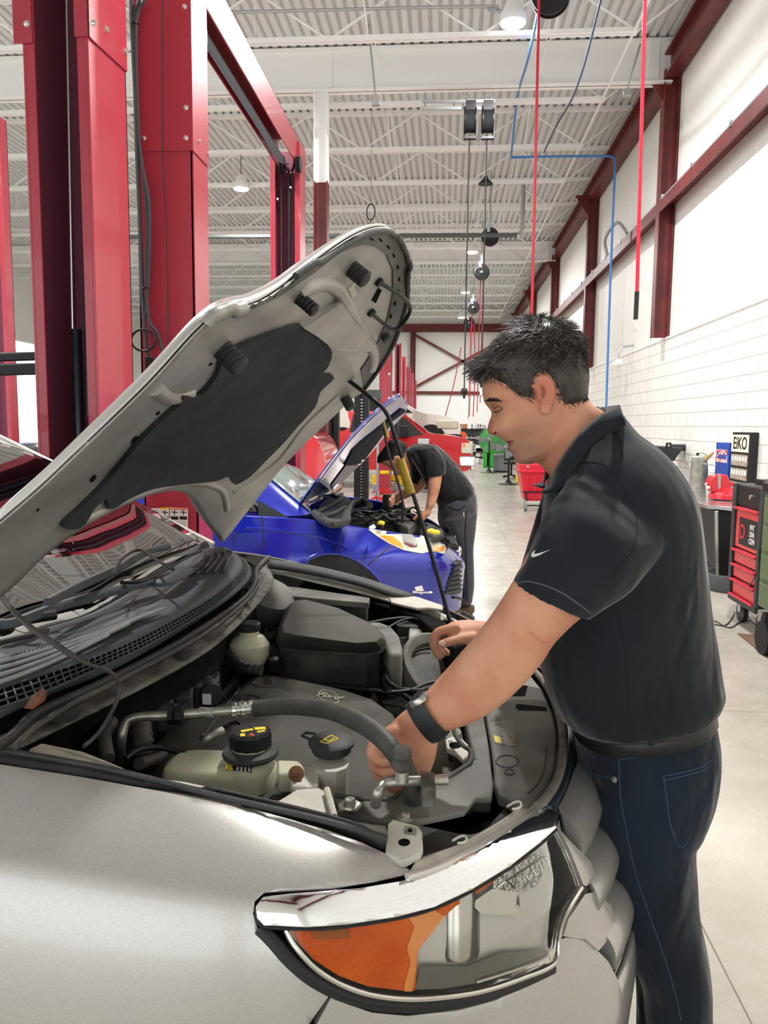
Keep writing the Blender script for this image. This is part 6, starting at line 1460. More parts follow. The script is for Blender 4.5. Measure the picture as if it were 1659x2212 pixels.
for k in range(7):
    b = MB(); line_on(b, P2([(1405+k*0+(6-k)*9, 1060+k*28), (1470, 1050+k*28), (1500, 1042+k*28)], *KA), bbase, .010, 6, 5, .008)
    if b.v: obj('grille_slat', b, mat('slat_grey', '3f4346', .4) if k == 0 else bpy.data.materials['slat_grey'], gr2)
fg = bp('fog_lamp', [(1215, 1195), (1260, 1185), (1270, 1215), (1260, 1240), (1225, 1225)], M_chrome, .006)
b = MB(); line_on(b, P2([(1200, 1225), (1320, 1228)], *KA), bbase, .008, 6, 5, .006); obj('fog_trim', b, M_chrome, bc)
b = MB(); line_on(b, P2([(1450, 1260), (1480, 1262), (1505, 1270)], *KA), bbase, .01, 6, 5, .004)
if b.v: obj('lower_lip', b, M_black, bc)
for x_, ys_ in ((-.72, (5.22, 6.9)), (-3.4, (5.22, 6.9))):
    for y_ in ys_:
        b = MB(); b.lathe((x_, y_, .32), [(.19, 0), (.3, 0), (.32, .03), (.32, .19), (.3, .22), (.19, .22)], axis=(0, 1, 0), n=36); wh = obj('wheel', b, M_tyre, bc)
        b = MB(); b.lathe((x_, y_+.01, .32), [(.001, .02), (.05, .01), (.18, 0), (.19, .1), (.001, .1)], axis=(0, 1, 0), n=10); obj('rim', b, M_steel, wh)
# cabin
belt_ = [(-1.02, 5.36, .97), (-1.9, 5.33, 1.0), (-3.2, 5.36, 1.02), (-3.9, 5.55, 1.05), (-3.9, 6.75, 1.05), (-3.2, 6.95, 1.02), (-1.9, 6.97, 1.0), (-1.02, 6.95, .97), (-1.02, 6.5, 1.0), (-1.0, 6.15, 1.0), (-1.02, 5.8, 1.0)]
roof_ = [(-1.72, 5.62, 1.38), (-2.2, 5.58, 1.45), (-3.0, 5.6, 1.46), (-3.5, 5.75, 1.38), (-3.5, 6.55, 1.38), (-3.0, 6.7, 1.46), (-2.2, 6.72, 1.45), (-1.72, 6.68, 1.38), (-1.6, 6.4, 1.39), (-1.58, 6.15, 1.39), (-1.6, 5.9, 1.39)]
mid_ = [tuple(CV(a).lerp(CV(c), .5)+CV((0, 0, .05))) for a, c in zip(belt_, roof_)]
top_ = [tuple(CV(c).lerp(CV((-2.5, 6.15, 1.49)), .5)+CV((0, 0, .02))) for c in roof_]
R3 = [crom(r, 6, True) for r in (belt_, mid_, roof_, top_)]
b = MB(); b.loft(R3); cabn = obj('cabin', b, M_bluep, bc, smooth=60)
cbv = bvh_of(cabn)
b = MB()
def quad(name, P_, m, parent, th=.004):
    b = MB(); P_ = [CV(p) for p in P_]; n_ = (P_[1]-P_[0]).cross(P_[2]-P_[0]).normalized()
    if n_.dot(P_[0]-CV((-2.5, 6.15, .8))) < 0: n_ = -n_
    b.prism([p+n_*.004 for p in P_], n_*th); return obj(name, b, m, parent)
g0 = R3[0]; g1 = R3[1]; g2 = R3[2]; nR = len(g0)
def strip(i0, i1, m, name, off=.012):
    b = MB(); rr = []; c0_ = CV((-2.5, 6.15, 1.0))
    for i in range(i0, i1+1):
        k = i % nR; f = lambda p: p+((p-c0_)*CV((1, 1, .2))).normalized()*off if 0 else p+CV(((p-c0_).x, (p-c0_).y, .2)).normalized()*off
        rr.append([f(g0[k].lerp(g1[k], .06)), f(g0[k].lerp(g1[k], .5)), f(g1[k]), f(g1[k].lerp(g2[k], .5)), f(g1[k].lerp(g2[k], .9))])
    b.grid(rr); return obj(name, b, m, bc, solid=.002, smooth=60)
strip(44, 64, mat('screen_glass', '7d8f88', .04, .0, coat=1, spec=1), 'windscreen'); strip(2, 7, M_dglass, 'side_window'); strip(8, 14, M_dglass, 'side_window')
quad('quarter_trim', [at(556, 1080, y=5.34), at(640, 1127, y=5.27), at(560, 1119, y=5.30)], mat('matt_black', '1f2224', .6), bc)
b = MB(); b.loft([[at(x, y, y=5.1+.02*k) for x, y in ((470, 1085), (520, 1088), (535, 1105), (530, 1120), (480, 1122))] for k in (0, 6)]); obj('door_mirror', b, M_bluep, bc, bevel=.02, sub=1)
# engine bay of the blue car
def bat(x, y, z): return at(*P2([(x, y)], *KA)[0], z=z)
b = MB(); bo = [(-1.0, 5.4, .92), (-.56, 5.5, .86), (-.36, 5.58, .82), (-.18, 5.72, .76), (-.06, 5.9, .68), (-.02, 6.15, .64), (-.06, 6.42, .68), (-.18, 6.6, .76), (-.36, 6.76, .82), (-1.0, 6.95, .92)]; b.loft([[(x-.02, y, z-.015) for x, y, z in bo], [(x-.02, y, z-.3) for x, y, z in bo]]); obj('engine_bay', b, M_void, bc)
b = MB(); cw_ = crom([bat(x, y, .98) for x, y in ((600, 740), (690, 800), (790, 790), (800, 730), (830, 680), (900, 670), (940, 690))], 6); b.tube(cw_, .03, 8); obj('cowl_edge', b, M_seal, bc)
b = MB(); b.prism([bat(x, y, .99) for x, y in ((600, 745), (640, 785), (700, 800), (780, 785), (800, 720), (850, 670), (760, 620), (690, 600))], (0, 0, -.02)); obj('cowl_panel', b, M_black, bc, bevel=.004)
for q in (((620, 730), (700, 690), (780, 640)), ((640, 760), (720, 740), (790, 700)), ((690, 610), (740, 640), (770, 620))):
    b = MB(); b.tube(crom([bat(x, y, 1.0) for x, y in q], 5), .014, 6); obj('cowl_rib', b, M_seal, bc)
rb_ = random.Random(11)
for k in range(46):
    x, y = rb_.uniform(820, 1170), rb_.uniform(715, 830); z = rb_.uniform(.80, .90); p = bat(x, y, z); s = rb_.uniform(.02, .055)
    b = MB(); mt = rb_.choice([M_black, M_black, M_dusty, M_void, M_seal, M_alu if k % 4 == 0 else M_black])
    if k % 2: b.box((-s, -s*.7, -s*.5), (s, s*.7, s*.5), Matrix.Translation(p) @ Matrix.Rotation(rb_.uniform(0, 3), 4, 'Z')); obj('engine_part', b, mt, bc, bevel=.006)
    else: b.tube(crom([p, p+CV((s*1.5, s, s*.8)), p+CV((s*3, -s, .01)), p+CV((s*4, s, 0))], 5), .009, 6); obj('engine_hose', b, mt, bc)
for x, y in ((1010, 800), (1320, 850), (1350, 858)):
    b = MB(); b.ball(bat(x, y, .9), .022, sc=(1.3, 1, .8)); obj('filler_cap', b, M_yellow, bc)
b = MB(); b.prism([bat(x, y, .93) for x, y in ((935, 825), (965, 808), (978, 822), (950, 835))], (0, 0, -.01)); obj('bay_label', b, M_whitepr, bc)
b = MB(); b.prism([bat(x, y, .87) for x, y in ((1040, 735), (1100, 725), (1230, 790), (1180, 830), (1100, 790))], (0, 0, -.08)); obj('air_duct', b, M_dusty, bc, bevel=.015)
b = MB(); b.prism([bat(x, y, .82) for x, y in ((1300, 790), (1390, 830), (1400, 860), (1340, 880), (1250, 850), (1260, 800))], (0, 0, -.06)); obj('front_cover', b, M_seal, bc, bevel=.02)
b = MB(); b.prism([bat(x, y, .76) for x, y in ((1400, 850), (1470, 880), (1490, 930), (1440, 920), (1390, 880))], (0, 0, -.05)); obj('front_cover', b, M_black, bc, bevel=.015)
for x, y in ((1468, 890), (1492, 975)):
    b = MB(); b.ball(bat(x, y, .70), .04, sc=(.5, 1, 1)); obj('chrome_badge', b, M_chrome, bc)
# bonnet
nb = [at(x, y, y=d) for x, y, d in ((649, 1092, 5.48), (700, 1022, 5.47), (760, 945, 5.48), (812, 893, 5.55), (850, 864, 5.72), (868, 856, 5.9))]
fb_ = [at(x, y, y=d) for x, y, d in ((700, 1080, 6.85), (750, 1030, 6.85), (795, 985, 6.8), (845, 925, 6.65), (874, 892, 6.45), (882, 872, 6.2))]
Nb = resamp(crom(nb, 6), 30); Fb = resamp(crom(fb_, 6), 30)
def bbon(cr, off): return [[p.lerp(q, t)+CV((-.68, 0, .73))*(cr*math.sin(math.pi*t)**.7+off) for t in [i/20 for i in range(21)]] for p, q in zip(Nb, Fb)]
b = MB(); b.grid(bbon(.05, .015)); bh = obj('hood', b, M_bluep, bc, solid=.005, smooth=60)
b = MB(); b.grid(bbon(.02, 0)); bin_ = obj('hood_inner_panel', b, M_bluep, bh, solid=.004, smooth=60)
bib = bvh_of(bin_)
patch('hood_insulation', P2([(780, 440), (830, 350), (960, 240), (1030, 185), (1130, 95), (1160, 105), (1070, 170), (1045, 215), (960, 330), (900, 425), (840, 432)], *KA), M_insul, bvh=bib, parent=bh, step=8, th=.012)
patch('hood_shade_patch', P2([(700, 560), (790, 440), (900, 430), (860, 480), (830, 540), (800, 600), (760, 560), (700, 590)], *KA), mat('shaded_blue', '10184a', .35, .2), bvh=bib, parent=bh, step=8, th=.008)  # darker blue patch stands in for shade on the bonnet underside
b = MB(); b.tube(crom([at(x, y, y=5.9) for x, y in ((829, 915), (838, 975), (862, 1050), (870, 1090), (868, 1146))], 6), .009, 8); pr2 = obj('prop_rod', b, M_black, bc)
b = MB(); b.tube([at(828, 911, y=5.9), at(838, 945, y=5.9)], .012, 8); obj('rod_sleeve', b, bpy.data.materials['yellow_sleeve'], pr2)

# ------------------------------------------------------------------ mechanic at the blue car
YW = 6.5
M_shirt2 = cloth('work_shirt', '17181a', '222326', 500, .7, 8)
M_pants2 = cloth('work_trousers', '47464a', '3c3b40', 400, .6, 7)
m2 = empty('person', (.2, YW, 0), 'mechanic in black work shirt and grey trousers bending over the blue car', 'person')
KB = (.3014, 700, 850)
def rp(a, b_, th, Y=YW, e=2.0): p, q = P2([a, b_], *KB); return ringpx(p, q, Y, th, 24, e)
h2 = MB()
hd2 = [((395, 455), (470, 345), .03), ((388, 490), (520, 342), .06), ((400, 500), (560, 352), .075), ((430, 512), (588, 375), .078), ((460, 530), (590, 420), .075), ((480, 545), (588, 445), .07), ((505, 565), (590, 470), .06), ((528, 580), (592, 500), .05), ((545, 588), (585, 540), .035)]
h2.loft(smooth_rings([rp(a, b_, t) for a, b_, t in hd2], 5))
h2.loft(smooth_rings([rp((500, 470), (570, 390), .055), rp((560, 520), (600, 395), .06), rp((620, 500), (640, 400), .07), rp((660, 500), (700, 400), .1)], 4))
h2.tube(crom([at(*P2([(q[0], q[1])], *KB)[0], y=YW-.078) for q in ((505, 470), (515, 455), (535, 458), (545, 475), (535, 495), (520, 505))], 4), .012, 8)
h2.tube([at(*P2([(525, 578)], *KB)[0], y=YW), at(*P2([(515, 592)], *KB)[0], y=YW)], [.02, .012], 8)
# arms
h2.loft(smooth_rings([rp((700, 440), (850, 470), .07, YW-.2), rp((750, 560), (848, 580), .065, YW-.26), rp((744, 640), (836, 660), .06, YW-.27), rp((742, 720), (818, 735), .052, YW-.27), rp((732, 790), (795, 800), .042, YW-.28), rp((725, 830), (770, 835), .035, YW-.28), rp((700, 850), (760, 870), .04, YW-.28), rp((672, 880), (720, 905), .035, YW-.28)], 5))
def f2(pts, r0=.013, r1=.01, Y=YW-.28): finger(h2, [at(*P2([p], *KB)[0], y=Y+dy) for (p, dy) in pts], r0, r1, 8)
for k in range(4): f2([((700-k*7, 868-k*3), k*.015), ((668-k*4, 880+k*3), k*.015), ((640+k*4, 905+k*8), k*.015), ((632+k*6, 930+k*6), k*.015)])
f2([((735, 870), -.02), ((715, 900), -.03), ((700, 925), -.03)])
h2.loft(smooth_rings([rp((640, 560), (740, 640), .06, YW+.2), rp((630, 640), (700, 700), .055, YW+.24), rp((560, 680), (620, 740), .045, YW+.26), rp((510, 715), (550, 770), .035, YW+.27), rp((480, 740), (515, 800), .035, YW+.27)], 5))
for k in range(4): f2([((500, 745+k*14), .27), ((476, 752+k*15), .25), ((470, 765+k*14), .22), ((488, 775+k*12), .20)])
h2.loft(smooth_rings([rp((680, 500), (760, 420), .1), rp((770, 640), (880, 500), .11), rp((880, 740), (990, 640), .10)], 4))
b2 = obj('body', h2, M_skin, m2, smooth=180, remesh=.008, smoothmod=2)
b2v = bvh_of(b2)
cp = MB(); rr = []
for a, b_, t in [((384, 450), (470, 335), .035), ((380, 492), (520, 332), .068), ((392, 500), (562, 342), .083), ((420, 498), (594, 368), .086), ((455, 492), (598, 420), .083), ((505, 478), (600, 440), .08)]: rr.append(rp(a, b_, t))
cp.loft(smooth_rings(rr, 5)); obj('hair', cp, mat('short_brown_hair', '1d1613', .7, 0, .8, 300, col2='2e241f', cscale=120), m2, smooth=180)
s2 = [((596, 400), (640, 500), .075), ((606, 385), (680, 560), .13), ((650, 362), (720, 640), .2), ((720, 358), (760, 720), .22), ((800, 370), (800, 770), .215), ((880, 430), (815, 800), .2), ((950, 495), (822, 815), .19), ((1010, 575), (850, 815), .185), ((1050, 640), (930, 795), .18), ((1075, 680), (960, 790), .17)]
b = MB(); b.loft(fold_disp(smooth_rings([ringpx(*P2([a, b_], *KB), YW, t, 28) for a, b_, t in s2], 6), .018, 5, 4)); s2o = obj('work_shirt', b, M_shirt2, m2, smooth=180)
b = MB(); b.loft(fold_disp(smooth_rings([rp((660, 400), (800, 380), .1, YW-.12), rp((715, 480), (866, 470), .1, YW-.2), rp((740, 560), (868, 570), .095, YW-.24), rp((745, 600), (858, 582), .085, YW-.25)], 5), .01, 8, 6)); obj('sleeve', b, M_shirt2, s2o, smooth=180)
b = MB(); b.loft(smooth_rings([rp((600, 470), (720, 480), .1, YW+.12), rp((610, 560), (730, 580), .09, YW+.2), rp((600, 620), (700, 660), .075, YW+.24)], 5)); obj('sleeve', b, M_shirt2, s2o, smooth=180)
b = MB(); b.loft(smooth_rings([rp((584, 395), (620, 510), .08), rp((598, 385), (640, 520), .1)], 3)); obj('collar', b, M_shirt2, s2o, smooth=180)
s2v = bvh_of(s2o)
for pts, m_ in (([(670, 575), (695, 572), (690, 588), (672, 585)], M_redhose), ([(660, 620), (700, 645), (690, 640)], M_whitepr)):
    b = MB(); drape(b, P2(pts, *KB), s2v, .003, 3)
    if b.v: obj('chest_badge', b, m_, s2o)
KP = (.3496, 470, 850)
def rk_(a, b_, th, Y=YW): p, q = P2([a, b_], *KP); return ringpx(p, q, Y, th, 24)
b = MB(); b.loft(smooth_rings([rk_((1360, 700), (1575, 600), .17), rk_((1365, 740), (1600, 640), .18), rk_((1395, 800), (1608, 720), .185), rk_((1420, 830), (1600, 800), .18)], 5))
b.loft(fold_disp(smooth_rings([rk_((1400, 780), (1606, 740), .1, YW-.1), rk_((1435, 860), (1596, 850), .1, YW-.1), rk_((1465, 960), (1578, 960), .095, YW-.1), rk_((1480, 1080), (1582, 1080), .09, YW-.1), rk_((1492, 1180), (1585, 1180), .085, YW-.1), rk_((1500, 1240), (1580, 1240), .085, YW-.1), rk_((1495, 1300), (1572, 1300), .09, YW-.1)], 5), .012, 6, 1))
b.loft(smooth_rings([rk_((1360, 720), (1560, 740), .1, YW+.12), rk_((1362, 790), (1500, 820), .1, YW+.12), rk_((1400, 900), (1520, 930), .095, YW+.12), rk_((1440, 1060), (1540, 1060), .09, YW+.12), rk_((1470, 1250), (1550, 1250), .09, YW+.12)], 5))
tr = obj('trousers', b, M_pants2, m2, smooth=180, remesh=.012, smoothmod=2); trv = bvh_of(tr)
for nm, pts in (('side_seam', [(1540, 720), (1530, 850), (1535, 1000), (1540, 1150), (1545, 1280)]), ('pocket_edge', [(1430, 700), (1490, 720), (1530, 690)])):
    obj(nm, line_on(MB(), P2(pts, *KP), trv, .005, 5), M_seam, tr)
b = MB(); line_on(b, P2([(1520, 735), (1523, 765)], *KP), trv, .006, 5); obj('pocket_zip', b, M_zinc, tr)
def shoe2(cx_, Yv):
    p = at(cx_, 1318, z=.0); b = MB(); s = 1
    rg = []
    for z, sx, fx in ((.002, .15, 0), (.03, .155, 0), (.055, .14, -.01), (.085, .1, .04), (.13, .06, .07)):
        rg.append([CV((p.x+fx+sx*math.cos(t)*(1.0 if math.cos(t) < 0 else .8), Yv+.05*math.sin(t), z)) for t in [2*math.pi*i/20 for i in range(20)]])
    b.loft(rg); return obj('shoe', b, mat('work_boot', '6f5a40', .7, col2='4f3f2c', cscale=30), m2, smooth=60)
shoe2(992, YW-.1); shoe2(975, YW+.12)
# green cordless tool in the far hand
tl = empty('power_tool', at(846, 1080, y=YW+.2), 'dark green cordless power tool held over the blue car engine', 'power tool')
b = MB(); p = at(836, 1088, y=YW+.2); b.lathe(p-CV((0, 0, .06)), [(.035, 0), (.042, .02), (.042, .12), (.03, .14)], n=16); obj('tool_motor', b, mat('tool_green', '1f3a25', .5), tl)
b = MB(); b.beam(at(845, 1095, y=YW+.2), at(872, 1096, y=YW+.2), .045, .04); b.beam(at(866, 1085, y=YW+.2), at(872, 1110, y=YW+.2), .06, .05); obj('tool_handle', b, M_black, tl, bevel=.008)
# ------------------------------------------------------------------ vehicles far down the bay
M_redp = paint('truck_red', 'c4161f', .15, .2, .03, 1.0)
M_whitep = paint('suv_white', 'e8e4da', .2, .25, .03, .8)
def vehicle(name, lab, cat, m, X0, Yn_, wd, side, tyres, wind, extra_z=0.0):
    """side: outline of the body seen from the side, (x, z) pairs with x = 0 at the nose, going back = negative"""
    e = empty(name, (X0-2.4, Yn_+wd/2, 0), lab, cat)
    cs = crom([(x, 0, z) for x, z in side], 4, True); rings = []
    for s_, y_ in ((.93, 0), (.985, .06), (1, .16), (1, wd-.16), (.985, wd-.06), (.93, wd)):
        c = CV((-2.6, 0, .95)); rings.append([CV((X0+c.x+(p.x-c.x)*(1 if s_ > .95 else .99), Yn_+y_+max(0, p.z-1.05)*.25*(1 if y_ < wd/2 else -1), extra_z+c.z+(p.z-c.z)*(.97+.03*s_))) for p in cs])
    b = MB(); b.loft(rings); o = obj('body_shell', b, m, e, smooth=40)
    for x_ in tyres:
        for y_ in (Yn_-.01, Yn_+wd-.25):
            b = MB(); b.lathe((X0+x_, y_, extra_z+.38), [(.2, 0), (.37, 0), (.39, .03), (.39, .22), (.37, .25), (.2, .25)], axis=(0, 1, 0), n=32); wh = obj('wheel', b, M_tyre, e)
            b = MB(); b.lathe((X0+x_, y_+.005, extra_z+.38), [(.001, .01), (.06, 0), (.2, 0), (.22, .1), (.001, .1)], axis=(0, 1, 0), n=10); obj('rim', b, M_steel, wh)
    for i, wq in enumerate(wind):
        b = MB(); b.prism([(X0+x, Yn_+max(0, z-1.05)*.25-.012, extra_z+z) for x, z in wq], (0, .01, 0)); obj('side_window', b, M_dglass, e)
    return e
tk = vehicle('pickup_truck', 'red pickup truck parked beyond the bending mechanic, chrome bumper and clear headlamp', 'pickup truck', M_redp, .60, 17.5, 2.0,
    [(0, .55), (.02, .8), (-.03, 1.18), (-.2, 1.30), (-.7, 1.38), (-1.05, 1.42), (-1.35, 1.62), (-1.72, 1.88), (-2.05, 1.94), (-3.0, 1.95), (-3.15, 1.9), (-3.25, 1.45), (-5.3, 1.42), (-5.4, .7), (-4.5, .5), (-2.0, .48), (-.4, .45)], [-.95, -4.4], [[(-1.22, 1.38), (-1.70, 1.80), (-2.0, 1.86), (-2.0, 1.25)], [(-2.1, 1.3), (-2.1, 1.87), (-3.0, 1.88), (-3.08, 1.42)]])
b = MB(); b.box((.3, 17.44, .60), (.68, 19.55, .86)); b.box((.58, 17.5, .5), (.66, 19.5, .62)); obj('front_bumper', b, M_chrome, tk, bevel=.03)
b = MB(); b.box((.55, 17.5, .9), (.63, 17.95, 1.2)); b.box((.34, 17.46, .92), (.60, 17.52, 1.18)); obj('headlamp', b, M_hlens, tk, bevel=.02)
b = MB(); b.box((.36, 17.445, 1.08), (.44, 17.465, 1.17)); obj('turn_signal', b, M_amber2, tk)
b = MB(); b.box((.56, 17.95, .88), (.66, 19.05, 1.2)); obj('grille', b, M_black, tk, bevel=.01)
for z_ in (.95, 1.03, 1.11): 
    b = MB(); b.box((.64, 17.96, z_), (.68, 19.04, z_+.035)); obj('grille_slat', b, M_chrome, tk)
b = MB(); b.box((-1.2, 17.16, 1.3), (-1.0, 17.42, 1.6)); obj('door_mirror', b, M_black, tk, bevel=.04)
b = MB(); b.prism([(-.75, 17.49, 1.12), (-.48, 17.49, 1.12), (-.46, 17.49, 1.28), (-.75, 17.49, 1.28)], (0, .01, 0)); obj('side_badge', b, M_zinc, tk)
b = MB(); b.grid([[(.6-1.12, y, 1.46), (.6-1.4, y, 1.67), (.6-1.74, y, 1.90)] for y in (17.72, 18.5, 19.3)]); obj('windscreen', b, mat('truck_glass', '9aa5a0', .05, coat=1), tk, solid=.01)
b = MB(); b.prism([(.6-1.15, 17.5, 1.44), (.6-1.17, 17.5, 1.5), (.6-1.75, 17.6, 1.92), (.6-1.7, 17.6, 1.86)], (0, .03, 0)); obj('pillar', b, M_redp, tk)
b = MB(); b.lathe((-.35, 17.47, .46), [(.42, 0), (.47, 0), (.47, .08), (.42, .08)], axis=(0, 1, 0), n=36, caps=False); obj('arch_trim', b, M_black, tk)
tk.location.y += 2.3
sv = vehicle('suv', 'white car held up on a lift behind the red pickup truck', 'car', M_whitep, .35, 23.5, 1.85,
    [(0, .55), (.02, .78), (-.08, .98), (-.5, 1.12), (-1.1, 1.2), (-1.6, 1.45), (-2.05, 1.68), (-3.2, 1.72), (-4.2, 1.5), (-4.4, 1.0), (-4.3, .4), (-2.2, .3), (-.3, .35)], [-.85, -3.5], [[(-1.4, 1.2), (-1.95, 1.58), (-2.3, 1.62), (-2.3, 1.2)], [(-2.4, 1.2), (-2.4, 1.62), (-3.1, 1.62), (-3.2, 1.2)]], .78)
b = MB(); b.box((-.35, 23.46, 1.5), (.30, 23.6, 1.78)); obj('headlamp', b, M_hlens, sv, bevel=.05)
b = MB(); b.box((-.7, 23.44, 1.05), (.42, 25.3, 1.36)); obj('front_bumper', b, M_black, sv, bevel=.06)
b = MB(); b.box((-.35, 23.42, 1.24), (-.1, 23.44, 1.28)); obj('bumper_marker', b, mat('orange_marker', 'd8502a', .5), sv)
b = MB(); b.lathe((-.5, 23.47, 1.2), [(.001, 0), (.44, 0), (.44, .04), (.001, .04)], axis=(0, 1, 0), n=36); obj('wheel_arch', b, M_black, sv)
b = MB(); b.box((-1.75, 23.2, 1.98), (-1.6, 23.48, 2.15)); obj('door_mirror', b, M_whitep, sv, bevel=.04)
for x_ in (-2.6, -1.0):
    b = MB(); b.box((x_-.04, 23.9, 0), (x_+.04, 24.0, 1.2)); b.box((x_-.4, 23.7, 1.1), (x_+.4, 24.2, 1.16)); obj('lift_support', b, M_blackm, sv)
rc = vehicle('car', 'red vehicle mostly hidden behind the raised silver bonnet, left of the black post', 'car', M_redp, at(704, 930, y=11.5).x, 11.5, 1.8,
    [(0, .5), (.02, .8), (-.1, 1.3), (-.4, 1.5), (-1.6, 1.55), (-1.75, 1.5), (-1.8, .6), (-1.2, .4), (-.3, .38)], [-.6, -1.3], [])
# ---- shelf with bottles
YS = 34.0
s0, s1 = at(978, 925, y=YS), at(1066, 925, y=YS)
sf = empty('shelving_unit', ((s0.x+s1.x)/2+.6, YS, 0), 'black shelving unit with rows of bottles against the end wall, beside the white car', 'shelf')
zA, zB_, zC = at(1000, 926, y=YS).z, at(1000, 949, y=YS).z, at(1000, 975, y=YS).z
for z_, nm in ((zA, 'shelf_board'), (zB_, 'shelf_board'), (zC, 'shelf_board'), (.3, 'shelf_board')):
    b = MB(); b.box((s0.x, YS, z_-.05), (s0.x+4, YS+.6, z_)); obj(nm, b, M_black, sf)
for x_ in (s0.x+.05, s0.x+2, s0.x+3.95):
    for y_ in (YS+.02, YS+.56):
        b = MB(); b.box((x_-.03, y_-.02, 0), (x_+.03, y_+.02, zA)); obj('shelf_post', b, M_black, sf)
b = MB(); b.box((s0.x, YS+.6, .3), (s0.x+4, YS+.62, zA)); obj('back_panel', b, mat('shelf_grey', '8e9094', .6), sf)
rb_ = random.Random(5)
def bottle(x, z, h, r, m, mc, lab, grp):
    e = empty('bottle', (x, YS+.18, z), lab, 'bottle', grp); b = MB(); b.lathe((x, YS+.18, z), [(r, 0), (r, h*.62), (r*.8, h*.75), (r*.4, h*.85), (r*.4, h*.9)], n=12); obj('bottle_body', b, m, e)
    b = MB(); b.lathe((x, YS+.18, z+h*.9), [(r*.45, 0), (r*.45, h*.1)], n=10); obj('bottle_cap', b, mc, e)
    b = MB(); b.box((x-r*.7, YS+.18-r*1.05, z+h*.15), (x+r*.7, YS+.18-r*.85, z+h*.5)); obj('bottle_label', b, M_whitepr, e)
ORD = 'first second third fourth fifth sixth seventh eighth ninth tenth eleventh twelfth'.split()
cols = [M_black, M_white, M_galv, mat('bottle_brown', '7c4a34', .5), M_black, M_steel]
for k in range(11):
    x = at(1020+k*4.6, 920, y=YS).x; bottle(x, zA, rb_.uniform(.16, .22), .038, cols[k % 6], M_black, 'small bottle, '+ORD[k]+' from the left on the top board of the far black shelving', 'bottles on the top shelf')
for k in range(12):
    x = at(1009+k*4.3, 945, y=YS).x; bottle(x, zB_, rb_.uniform(.15, .22), .038, cols[(k*5+1) % 6], M_black, 'small bottle, '+ORD[k]+' from the left on the second board of the far black shelving', 'bottles on the second shelf')
for k, (a, b_, lab) in enumerate(((988, 998, 'left brown cardboard box on the top board of the far shelving'), (999, 1010, 'right brown cardboard box on the top board of the far shelving'))):
    x0, x1 = at(a, 915, y=YS).x, at(b_, 915, y=YS).x; b = MB(); b.box((x0, YS+.05, zA), (x1, YS+.4, zA+.2)); o = obj('cardboard_box', b, mat('cardboard', '9a6a3c', .8, col2='b08050', cscale=20), None, bevel=.005); tag(o, lab, 'box')
e = empty('cord_reel', at(999, 942, y=YS-.4), 'orange cord reel with dark centre at the left end of the far shelving', 'cord reel'); c = at(999, 942, y=YS-.2)
b = MB(); b.lathe(c, [(.1, 0), (.19, 0), (.19, .12), (.1, .12)], axis=(0, 1, 0), n=24); obj('reel_ring', b, mat('orange_plastic', 'e2592c', .5), e); b = MB(); b.lathe(c+CV((0, .02, 0)), [(.001, 0), (.1, 0), (.1, .08), (.001, .08)], axis=(0, 1, 0), n=20); obj('reel_centre', b, M_black, e); b = MB(); b.box((c.x-.08, c.y, zB_-.0), (c.x+.3, c.y+.4, zB_+.01)); obj('reel_stand', b, M_black, e)
for (x0, y0, x1, y1, lab) in ((1027, 960, 1044, 974, 'white and grey carton on the third board of the far shelving'), (1028, 977, 1044, 996, 'pale carton on the lowest board of the far shelving')):
    a, b2_ = at(x0, y0, y=YS), at(x1, y1, y=YS); zb3 = zC if y1 < 976 else .3
    b = MB(); b.box((a.x, YS+.05, zb3), (b2_.x, YS+.4, zb3+(a.z-b2_.z))); o = obj('carton', b, M_white, None, bevel=.005); tag(o, lab, 'box')
# green machine behind the fans
gm = empty('tyre_machine', at(1060, 960, y=31.0), 'bright green shop machine behind the standing fans', 'machine'); gm.location.z = 0
M_green = mat('bright_green', '2fb53a', .45)
x0, x1 = at(1045, 960, y=31).x, at(1062, 960, y=31).x; zt_ = at(1050, 928, y=31).z
b = MB(); b.box((x0, 31, 0), (x1, 31.5, zt_)); obj('machine_column', b, M_green, gm, bevel=.06)
b = MB(); c = at(1063, 952, y=30.9); b.lathe(c, [(.001, 0), (.42, 0), (.5, .05), (.5, .14), (.001, .16)], axis=(0, 1, 0), n=28); obj('machine_hood', b, M_green, gm)
b = MB(); c = at(1082, 955, y=30.95); b.lathe(c, [(.001, 0), (.38, 0), (.42, .05), (.42, .12), (.001, .14)], axis=(0, 1, 0), n=28); obj('machine_hood', b, M_green, gm)
b = MB(); b.box((x0+.1, 31, .0), (at(1092, 960, y=31).x, 31.5, .8)); obj('machine_base', b, M_green, gm, bevel=.04)
